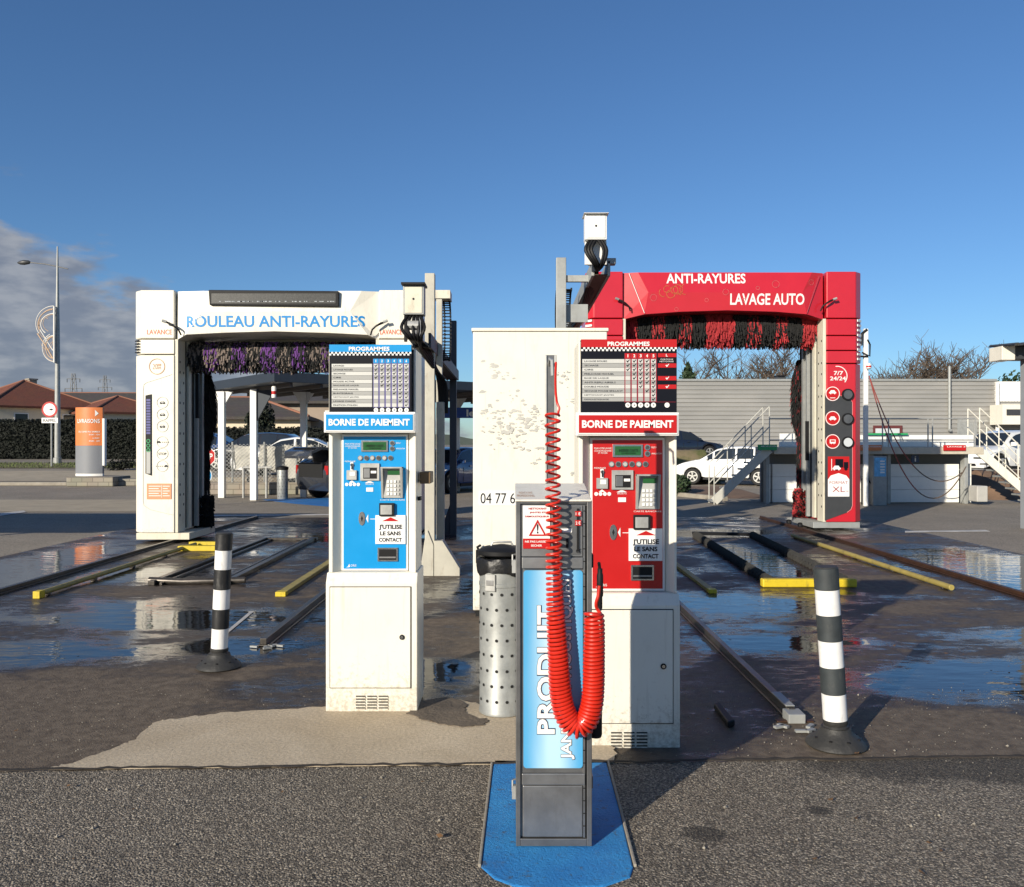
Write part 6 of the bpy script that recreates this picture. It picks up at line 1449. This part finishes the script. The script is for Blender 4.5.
mb.add(V, [(j * (nx + 1) + i, j * (nx + 1) + i + 1, (j + 1) * (nx + 1) + i + 1, (j + 1) * (nx + 1) + i) for j in range(nz_) for i in range(nx) if not (8 < i < 13 and j > 2)], mat('pale_tarpaulin', (.55, .53, .47), .7, var=.08)); tr_ = part(mb, 'tarpaulin', fn, smooth=True)
mb = MB(); mb.box(fx0 - 1, fx1 + 2, FY - .1, FY + .25, 0, .36, BLOCK); tag(part(mb, 'stone_kerb_wall', loc=(fx0, FY, 0), bevel=.03), 'low rough stone wall at the foot of the mesh fence', 'wall')
# rails and bin in front of the fence
mb = MB(); Y_ = 23.4
for a in (243.5, 266.5): mb.tube([(px(a, Y_), Y_, 0), (px(a, Y_), Y_, pz(467, Y_))], .035, GALV, 8)
mb.tube([(px(243.5, Y_), Y_, pz(467, Y_)), (px(272, Y_), Y_, pz(467, Y_))], .03, GALV, 8)
tag(part(mb, 'trolley_rail', loc=(px(255, Y_), Y_, 0), smooth=True), 'plain galvanised hoop rail between the white canopy posts', 'rail')
b2 = thing('litter_bin', 'perforated steel bin with dark lid in front of the tarpaulin', 'litter bin', (0, 0, 0), 'perforated steel bins')
mb = MB(); mb.lathe([(.14, 0), (.145, .01), (.145, .80), (.14, .81)], (0, 0, 0), BING, 24); part(mb, 'drum', b2, smooth=True)
mb = MB()
for j in range(8):
    for i in range(12):
        a = 2 * math.pi * (i + .5 * (j % 2)) / 12; c_ = Vector((.146 * math.cos(a), .146 * math.sin(a), .08 + j * .09)); t_ = Vector((-math.sin(a), math.cos(a), 0)); mb.add([c_ + (t_ * math.cos(k * math.pi / 3) + Vector((0, 0, 1)) * math.sin(k * math.pi / 3)) * .011 for k in range(6)], [tuple(range(6))], DARKIN)
part(mb, 'perforations', b2)
mb = MB(); mb.lathe([(.15, .79), (.16, .80), (.16, .86), (.13, .88), (.02, .90)], (0, 0, 0), BLACKM, 24); part(mb, 'lid', b2, smooth=True)
b2.location = (px(282.5, 22.9), 22.9, 0)
# blue painted bay on the ground, traces of white paint
P = [gp(a, b) for a, b in ((262, 499.5), (330, 497.5), (420, 499), (420, 507), (330, 506.5), (295, 503.5))]
BLUEB = mat('blue_bay_paint', (.02, .16, .45), .7, var=.2, vscale=3); flat('painted_bay', P, .010, BLUEB)
WPM = mat('worn_white_marking', (.5, .48, .45), .7, var=.3, vscale=3)
for q in (((0, 516), (26, 512), (24, 510.5), (0, 513)), ((225, 633), (250, 612), (254, 612), (229, 633)), ((205, 515), (330, 514), (330, 515), (205, 516.2)), ((905, 531), (985, 530), (990, 531.4), (905, 532.4)), ((690, 523), (760, 526), (760, 526.8), (690, 524))):
    flat('painted_marking', [gp(a, b) for a, b in q], .011, WPM)
# stop sign and blue arrow sign
Y_ = 20.5; sg2 = thing('road_sign', 'red octagonal stop sign above a blue round arrow sign on one post', 'road sign', (px(205, Y_), Y_, 0))
mb = MB(); mb.tube([(px(206, Y_), Y_ + .04, 0), (px(206, Y_), Y_ + .04, pz(445, Y_))], .035, GALVP, 10); part(mb, 'sign_post', sg2, smooth=True)
cx_, cz_ = px(205, Y_), pz(456, Y_)
mb = MB(); o8 = lambda r: [(cx_ + r * math.cos(R(22.5 + 45 * i)), cz_ + r * math.sin(R(22.5 + 45 * i))) for i in range(8)]
mb.prism(o8(.27), Y_ - .012, Y_, WHITEP); mb.prism(o8(.25), Y_ - .015, Y_ - .010, REDP); mb.text('STOP', cx_ - .19, cx_ + .19, cz_ - .075, cz_ + .075, Y_ - .018, WHITEP, .02); part(mb, 'stop_plate', sg2)
cx_, cz_ = px(203, Y_), pz(475, Y_)
mb = MB(); mb.disc(cx_, cz_, .22, Y_ - .0, .012, WHITEP, 28); mb.disc(cx_, cz_, .205, Y_ - .012, .003, BLUEP, 28); mb.box(cx_ - .06, cx_ + .15, Y_ - .019, Y_ - .015, cz_ - .018, cz_ + .018, WHITEP); mb.add([(cx_ - .15, Y_ - .018, cz_), (cx_ - .05, Y_ - .018, cz_ + .07), (cx_ - .05, Y_ - .018, cz_ - .07)], [(0, 1, 2)], WHITEP); part(mb, 'arrow_plate', sg2)

# ------------------------------------------------------------------ left background
# verges and pavements
def strip(name, x0, x1, y0, y1, dz, m, nx=14):
    mb = MB(); X = lin(x0, x1, nx); Yl = lin(y0, y1, 6); n = nx + 1
    mb.add([(x, y, rise(x, y) + dz) for y in Yl for x in X], [(j * n + i, j * n + i + 1, (j + 1) * n + i + 1, (j + 1) * n + i) for j in range(6) for i in range(nx)], m); return struct(part(mb, name))
PAVE = mat('pavement', (.38, .32, .23), .85, var=.15, vscale=2, bump=.4)
strip('grass_verge', -40, -13.5, 40, 44.5, .02, VERGE)
strip('pavement', -34, -12, 33, 38.5, .015, PAVE)
strip('footpath', -26, -8, 18.6, 22.6, .008, PAVE)
strip('road', -60, -14, 46, 52, .012, ASPHF)
random.seed(6); mb = MB()
for i in range(5000):
    x, y = random.uniform(-34, -14), random.uniform(40, 44.5); z_ = rise(x, y) + .02; h_ = random.uniform(.04, .12); a = random.uniform(0, 6.3); mb.add([(x, y, z_), (x + .03 * math.cos(a), y + .03 * math.sin(a), z_), (x + .03, y + .02, z_ + h_)], [(0, 1, 2)], GRASS)
o = part(mb, 'grass'); tag(o, 'short rough grass on the verge around the street lamp', 'grass'); struct(o, 'stuff')
# hedge
hg = thing('hedge', 'tall dark clipped hedge in front of the houses on the left', 'hedge', (-33, 57, .4))
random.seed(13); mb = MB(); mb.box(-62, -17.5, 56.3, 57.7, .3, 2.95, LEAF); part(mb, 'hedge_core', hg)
mb = MB()
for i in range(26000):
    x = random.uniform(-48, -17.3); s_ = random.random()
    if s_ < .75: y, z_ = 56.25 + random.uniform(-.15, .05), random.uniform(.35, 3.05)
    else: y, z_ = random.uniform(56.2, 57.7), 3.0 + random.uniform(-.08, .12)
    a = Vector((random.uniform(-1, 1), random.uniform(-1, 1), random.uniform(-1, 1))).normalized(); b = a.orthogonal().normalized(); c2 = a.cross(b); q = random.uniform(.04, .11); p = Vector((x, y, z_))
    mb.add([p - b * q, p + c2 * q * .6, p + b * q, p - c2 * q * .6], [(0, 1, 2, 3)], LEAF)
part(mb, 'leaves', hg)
# houses
def house(label, x, y, w, dpt, eave, ridge, rot, roofm, wallm, z0=.4, chim=None, wins=2, over=.5, hip=.5):
    r = thing('house', label, 'house', (0, 0, 0), 'houses in the background')
    mb = MB(); mb.box(-w / 2, w / 2, -dpt / 2, dpt / 2, 0, eave, wallm); part(mb, 'wall', r)
    a, b = w / 2 + over, dpt / 2 + over; hr = max(0, a - b * (hip * 2))
    mb = MB(); V = [(-a, -b, eave - .05), (a, -b, eave - .05), (a, b, eave - .05), (-a, b, eave - .05), (-hr, 0, ridge), (hr, 0, ridge)] + [(-a, -b, eave - .2), (a, -b, eave - .2), (a, b, eave - .2), (-a, b, eave - .2)]
    mb.add(V, [(0, 1, 5, 4), (1, 2, 5), (2, 3, 4, 5), (3, 0, 4), (0, 6, 7, 1), (1, 7, 8, 2), (2, 8, 9, 3), (3, 9, 6, 0), (6, 9, 8, 7)], roofm); rf = part(mb, 'roof', r)
    mb = MB()
    for p, q in (((-a, -b, eave), (-hr, 0, ridge)), ((a, -b, eave), (hr, 0, ridge)), ((-hr, 0, ridge), (hr, 0, ridge)), ((a, b, eave), (hr, 0, ridge)), ((-a, b, eave), (-hr, 0, ridge))):
        if (Vector(p) - Vector(q)).length > .1: mb.tube([p, q], .07, mat('ridge_tile', (.27, .12, .075), .8), 6)
    part(mb, 'ridge_tiles', rf)
    if chim:
        mb = MB(); mb.box(chim[0] - .35, chim[0] + .35, chim[1] - .3, chim[1] + .3, eave, chim[2], RENDERT); mb.box(chim[0] - .42, chim[0] + .42, chim[1] - .37, chim[1] + .37, chim[2], chim[2] + .12, CONC); part(mb, 'chimney', rf)
    for f_ in range(wins):
        for (side) in (0, 1):
            u_ = -w / 2 + w * (f_ + .6) / (wins + .2); v_ = -dpt / 2 + dpt * (f_ + .6) / (wins + .2)
            mb = MB(); 
            if side == 0: mb.box(u_ - .55, u_ + .55, -dpt / 2 - .03, -dpt / 2 + .01, eave - 1.9, eave - .6, WHITE)
            else: mb.box(w / 2 - .01, w / 2 + .03, v_ - .55, v_ + .55, eave - 1.9, eave - .6, WHITE)
            wn_ = part(mb, 'window', r); mb = MB()
            if side == 0: mb.box(u_ - .47, u_ + .47, -dpt / 2 - .04, -dpt / 2 - .02, eave - 1.82, eave - .68, WINDOW)
            else: mb.box(w / 2 + .02, w / 2 + .04, v_ - .47, v_ + .47, eave - 1.82, eave - .68, WINDOW)
            part(mb, 'pane', wn_)
    r.location = (x, y, z0); r.rotation_euler = (0, 0, rot); return r
HY_ = 70
house('cream house with red hipped roof and chimney, leftmost behind the hedge', px(10, HY_), HY_ + 2, 8.2, 8.2, pz(406, HY_) - .4, pz(384, HY_) - .4 + .5, R(-38), ROOF, RENDERW, chim=(0, 0.6, pz(381, HY_) - .1))
house('house with red hipped roof behind the orange sign pillar', px(101, HY_), HY_ + 3, 6.2, 6.2, pz(411, HY_) - .4, pz(394.5, HY_) - .3, R(-42), ROOF, RENDERW, chim=(1.9, 1.8, pz(393, HY_) + .3), wins=1)
house('long low house with dark grey roof between the two red roofs', px(82, 84), 86, 16, 7, pz(406, 84) - .4, pz(391, 84) - .4, R(4), ROOFD, RENDERT)
house('cream house with brown roof seen through the white gantry', px(232, 48), 50, 7.5, 6, pz(416, 48) - .1, pz(400, 48) + .2, R(6), ROOFD, RENDERW, z0=.1, wins=2)
house('tan house with broad shallow roof beneath the canopy edge', px(300, 52), 55, 8.5, 7, pz(402, 52), pz(392, 52), R(4), ROOFD, RENDERT, z0=.1, wins=2)
# street lamp with festive ornament
LYy = 44.0; zg = rise(px(57, LYy), LYy)
lp = thing('street_lamp', 'tall grey street lamp with single arm on the left verge', 'street lamp', (px(57.5, LYy), LYy, zg))
X = px(57.5, LYy)
mb = MB(); mb.tube([(X, LYy, zg), (X, LYy, pz(330, LYy)), (X, LYy, pz(246, LYy))], [.15, .11, .035], GALVP, 12); mb.lathe([(.2, 0), (.2, .3), (.15, .32)], (X, LYy, zg), GALVP, 12); part(mb, 'pole', lp, smooth=True)
mb = MB(); mb.tube([(px(68, LYy), LYy, pz(268.5, LYy)), (X, LYy, pz(266, LYy)), (px(45, LYy), LYy, pz(263.5, LYy)), (px(30, LYy), LYy, pz(262, LYy))], .028, DGREY, 6); part(mb, 'arm', lp, smooth=True)
mb = MB(); mb.lathe([(.02, -.35), (.10, -.2), (.13, 0), (.10, .25), (.02, .35)], (0, 0, 0), DGREY, 12, Matrix.Translation((px(24, LYy), LYy, pz(262, LYy))) @ Matrix.Rotation(R(87), 4, 'Y')); part(mb, 'lamp_head', lp, smooth=True)
orn = thing('festive_ornament', 'white and amber half circle festive light frame fixed to the street lamp', 'ornament', (px(54, LYy), LYy - .2, pz(370, LYy)))
mb = MB(); q = LYy - .2
def arc(cx, cy, rx, ry, a0, a1, m, r=.024): mb.tube([(px(cx + rx * math.cos(R(a0 + (a1 - a0) * i / 24)), q), q, pz(cy - ry * math.sin(R(a0 + (a1 - a0) * i / 24)), q)) for i in range(25)], r, m, 6)
WO, AO = mat('ornament_white', (.60, .58, .54), .5), mat('ornament_amber', (.42, .28, .17), .5)
for a_ in ((54, 323, 15, 15, 92, 210), (54, 323, 11, 9, 92, 240), (54, 348, 10, 12.5, 100, 262), (54, 349, 5, 8, 95, 262), (45, 327, 6, 10, 60, 300), (47, 340, 6, 9, 200, 380)): arc(*a_, AO, .016)
mb.tube([(px(54.3, q), q, pz(306, q)), (px(54.3, q), q, pz(362, q))], .06, WO, 6)
arc(54, 323, 18, 17.5, 90, 215, WO); arc(54, 324, 13, 11, 90, 230, WO, .03); arc(54, 324, 16, 15, 95, 200, AO, .03); arc(54, 347, 11.5, 14, 110, 270, WO); arc(54, 347, 8, 11, 90, 265, AO, .03); arc(54, 344, 9, 9, 90, 170, WO, .03)
mb.tube([(px(37.5, q), q, pz(333, q)), (px(45, q), q, pz(344, q)), (px(53, q), q, pz(358, q))], .04, AO, 6); mb.tube([(px(40, q), q, pz(329, q)), (px(48, q), q, pz(342, q)), (px(53, q), q, pz(350, q))], .03, WO, 6)
part(mb, 'light_frame', orn, smooth=True)
# speed limit style sign
Y_ = 41; X = px(51, Y_); zg = rise(X, Y_)
rs = thing('road_sign', 'round white sign with red border and small plate below, left of the lamp', 'road sign', (X, Y_, zg))
mb = MB(); mb.tube([(X, Y_ + .05, zg), (X, Y_ + .05, pz(404, Y_))], .04, GALVP, 8); part(mb, 'sign_post', rs, smooth=True)
mb = MB(); cx_, cz_ = px(49.7, Y_), pz(409, Y_); mb.disc(cx_, cz_, .38, Y_, .02, REDP, 30); mb.disc(cx_, cz_, .29, Y_ - .02, .004, WHITEP, 28); mb.box(cx_ - .0, cx_ + .19, Y_ - .028, Y_ - .024, cz_ - .02, cz_ + .02, BLACKV); mb.disc(cx_ + .08, cz_, .05, Y_ - .024, .005, BLACKV, 10); part(mb, 'sign_disc', rs)
mb = MB(); mb.box(px(41.8, Y_), px(58, Y_), Y_ - .02, Y_, pz(422.5, Y_), pz(417.3, Y_), WHITEP); mb.text('RAPPEL', px(43.5, Y_), px(56.5, Y_), pz(421.5, Y_), pz(418.5, Y_), Y_ - .023, BLACKV, .01); part(mb, 'sign_plate', rs)
# orange totem
Y_ = 30.3; zg = .33
tt_ = thing('sign_pillar', 'curved orange and grey sign pillar on a rough stone plinth', 'sign pillar', (px(89, Y_), Y_, zg))
def curved(x0, x1, z0, z1, y, bulge, m, mb, n=14):
    f = []; 
    for i in range(n + 1): t_ = i / n; f.append((x0 + (x1 - x0) * t_, y - bulge * (1 - (2 * t_ - 1) ** 2)))
    b = [(x1, y + .12), (x0, y + .12)]; mb.prism(f + b, z0, z1, m, 'z')
x0, x1 = px(75.5, Y_), px(102.5, Y_)
mb = MB(); curved(x0, x1, pz(445, Y_), pz(407, Y_), Y_, .14, ORANGE, mb); op = part(mb, 'orange_panel', tt_, smooth=True)
mb = MB(); curved(x0, x1, pz(473, Y_), pz(445, Y_) - .004, Y_, .14, mat('grey_aluminium', (.20, .21, .23), .5), mb); part(mb, 'grey_panel', tt_, smooth=True)
mb = MB(); curved(x0, x1, pz(475.5, Y_), pz(473, Y_) - .004, Y_, .15, WHITE, mb); mb.box(px(103, Y_), px(105, Y_), Y_ - .05, Y_ + .12, pz(465, Y_), pz(418, Y_), WHITE); part(mb, 'white_trim', tt_)
pw = lambda p: (p[0], Y_ - .142 * (1 - (2 * (p[0] - x0) / (x1 - x0) - 1) ** 2) - .01, p[2])
mb = MB()
for (s_, a, b, c, e) in (('LIVRAISONS', 78.5, 418.5, 100.5, 422.6), ('DU LUNDI AU SAMEDI', 80, 430.5, 100.5, 432), ('5H30 - 12H', 91, 433.5, 100.5, 434.8), ('LUNDI', 94.5, 437, 100, 438.2), ('5H30 - 10H', 91, 439.8, 100.5, 441.2)): mb.text(s_, px(a, Y_), px(c, Y_), pz(e, Y_), pz(b, Y_), 0, WHITEP, .015, plane=pw)
mb.add([pw((px(a, Y_), 0, pz(b, Y_))) for a, b in ((96.5, 409.5), (99.5, 413), (96.5, 416))], [(0, 1, 2)], WHITEP); part(mb, 'pillar_lettering', op)
mb = MB(); mb.box(px(66, 29.6), px(113, 29.6), 29.6, 31.0, 0, pz(476.2, 29.8), BLOCK); tag(part(mb, 'stone_plinth', loc=(px(89, 30), 30.3, 0), bevel=.04), 'low block stone plinth under the orange sign pillar', 'plinth')
mb = MB(); mb.box(px(113.3, 30), px(140, 30), 30.0, 30.6, 0, .25, BLOCK); mb.box(px(0, 30) - 8, px(65, 30), 30.1, 30.5, 0, .13, CONC); struct(part(mb, 'low_kerb', bevel=.03))
# pylons
for (a, hpx, wv, lab) in ((73.5, 373, 7, 'nearer lattice power pylon above the roofs beside the lamp'), (105, 375, 5.5, 'further faint lattice power pylon above the second red roof')):
    Y_ = 240 if wv == 7 else 300; X = px(a, Y_); r = thing('power_pylon', lab, 'pylon', (X, Y_, 0), 'distant power pylons'); mb = MB(); zt3 = pz(hpx, Y_)
    for s_ in (-1, 1):
        for s2 in (-1, 1): mb.bar((X + s_ * 1.6, Y_ + s2 * 1.6, 0), (X + s_ * .35, Y_ + s2 * .35, zt3), .12, .12, DGREY)
    for i in range(12): z0_ = zt3 * i / 12; z1_ = zt3 * (i + 1) / 12; k0 = 1.6 - 1.25 * i / 12; k1 = 1.6 - 1.25 * (i + 1) / 12; mb.bar((X - k0, Y_, z0_), (X + k1, Y_, z1_), .08, .08, DGREY); mb.bar((X + k0, Y_, z0_), (X - k1, Y_, z1_), .08, .08, DGREY)
    part(mb, 'lattice_tower', r); mb = MB()
    for z_, w_ in ((zt3 - 1.5, 1.8), (zt3 - 4.2, 2.4)): mb.bar((X - w_, Y_, z_), (X + w_, Y_, z_), .12, .16, DGREY); [mb.tube([(X + q_ * w_, Y_, z_), (X + q_ * w_, Y_, z_ - 1)], .1, DGREY, 5) for q_ in (-1, 1)]
    part(mb, 'cross_arms', r)
# evergreen mass and shrubs behind the fence
random.seed(31)
def shrub(name, label, x, y, z, rx, ry, rz, m, n, s, cat='bush', group=None):
    r = thing(name, label, cat, (x, y, z - rz), group); mb = MB()
    for k in range(4): leafball(mb, n // 5, (x + random.uniform(-.5, .5) * rx, y + random.uniform(-.4, .4) * ry, z + random.uniform(-.3, .3) * rz), rx * .55, ry * .55, rz * .7, m, s, .2)
    leafball(mb, n // 5, (x, y, z), rx * .8, ry * .8, rz, m, s, .2); part(mb, 'foliage', r)
    mb = MB(); mb.tube([(x, y, z - rz), (x, y, z)], [.12, .05], BARK, 6); part(mb, 'stem', r); return r
shrub('evergreen_tree', 'dark green tree between the two houses under the canopy', px(262, 43), 43, 2.3, .8, .8, 1.4, LEAFDK, 3600, .09, 'tree')
shrub('evergreen_tree', 'dark green tree behind the right building, beside the canopy edge', px(1012, 52), 52, 3.6, 1.3, 1.3, 2.4, LEAFG, 2400, .14, 'tree')
shrub('bush', 'loose dark bush left of the sign pillar plinth end', px(122, 39), 39, .55, .8, .5, .3, LEAF, 700, .06, 'bush', 'dark low bushes')
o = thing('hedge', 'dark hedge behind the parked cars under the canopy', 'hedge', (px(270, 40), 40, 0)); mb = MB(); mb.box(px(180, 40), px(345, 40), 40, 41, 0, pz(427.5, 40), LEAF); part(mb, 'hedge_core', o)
mb = MB()
for i in range(5000):
    p = Vector((px(random.uniform(180, 345), 40), 39.95 + random.uniform(-.12, .05), random.uniform(0, pz(426.5, 40)))); a = Vector((random.uniform(-1, 1), random.uniform(-1, 1), random.uniform(-1, 1))).normalized(); b = a.orthogonal().normalized(); c2 = a.cross(b); q = random.uniform(.04, .09); mb.add([p - b * q, p + c2 * q * .6, p + b * q, p - c2 * q * .6], [(0, 1, 2, 3)], LEAF)
part(mb, 'leaves', o)
# far horizon: low wooded ridge
mb = MB(); random.seed(15); n = 160; V = []; 
for i in range(n + 1): x = -900 + 1800 * i / n; V += [(x, 640, -2), (x, 640, 6 + 3 * math.sin(i * .21) + 2 * math.sin(i * .77) + random.uniform(0, 1.0)), (x, 700, -2)]
mb.add(V, [(3 * i, 3 * i + 3, 3 * i + 4, 3 * i + 1) for i in range(n)] + [(3 * i + 1, 3 * i + 4, 3 * i + 5, 3 * i + 2) for i in range(n)], mat('far_woodland', (.05, .065, .06), .95, var=.3, vscale=.05)); struct(part(mb, 'hills'))

# panel on posts added out of view, left, to cast a shadow band across the lane
hd_ = thing('added_shade_panel', 'wide low panel on posts, added beyond the left edge of the view to shade the lane', 'added_shade_panel', (-12.6, 11.7, 0))
mb = MB(); mb.box(-16.4, -9.0, 11.66, 11.72, 1.15, 2.65, RENDERT); part(mb, 'panel', hd_, bevel=.01)
mb = MB(); mb.box(-16.46, -8.94, 11.64, 11.74, 2.65, 2.71, GALVP); mb.box(-16.46, -8.94, 11.64, 11.74, 1.09, 1.15, GALVP); mb.box(-16.46, -16.4, 11.64, 11.74, 1.15, 2.65, GALVP); mb.box(-9.0, -8.94, 11.64, 11.74, 1.15, 2.65, GALVP); part(mb, 'frame', hd_)
for x in (-15.5, -12.7, -9.9): mb = MB(); mb.box(x - .05, x + .05, 11.75, 11.85, 0, 2.6, GALVP); part(mb, 'post', hd_, bevel=.005)

random.seed(44); mb = MB(); DL = mat('dead_leaf', (.16, .085, .035), .8, var=.4, vscale=9)
for i in range(70):
    y = 2.7 + 5.5 * random.random() ** 1.3; x = random.uniform(-.6, .6) * y; q = random.uniform(.008, .02); a = random.uniform(0, 6.3)
    if -.15 < x < .55 and y < 4.7: continue
    M = Matrix.Translation((x, y, .024)) @ Matrix.Rotation(a, 4, 'Z') @ Matrix.Rotation(random.uniform(-.4, .4), 4, 'X')
    mb.add([(-q, 0, 0), (-q * .3, q * .5, .003), (q * .6, q * .35, .001), (q, 0, .004), (q * .3, -q * .5, 0)], [(0, 1, 2, 3, 4)], DL, M)
o = part(mb, 'dead_leaves'); struct(o, 'stuff'); tag(o, 'small dry brown leaves strewn over slab and asphalt', 'leaves')
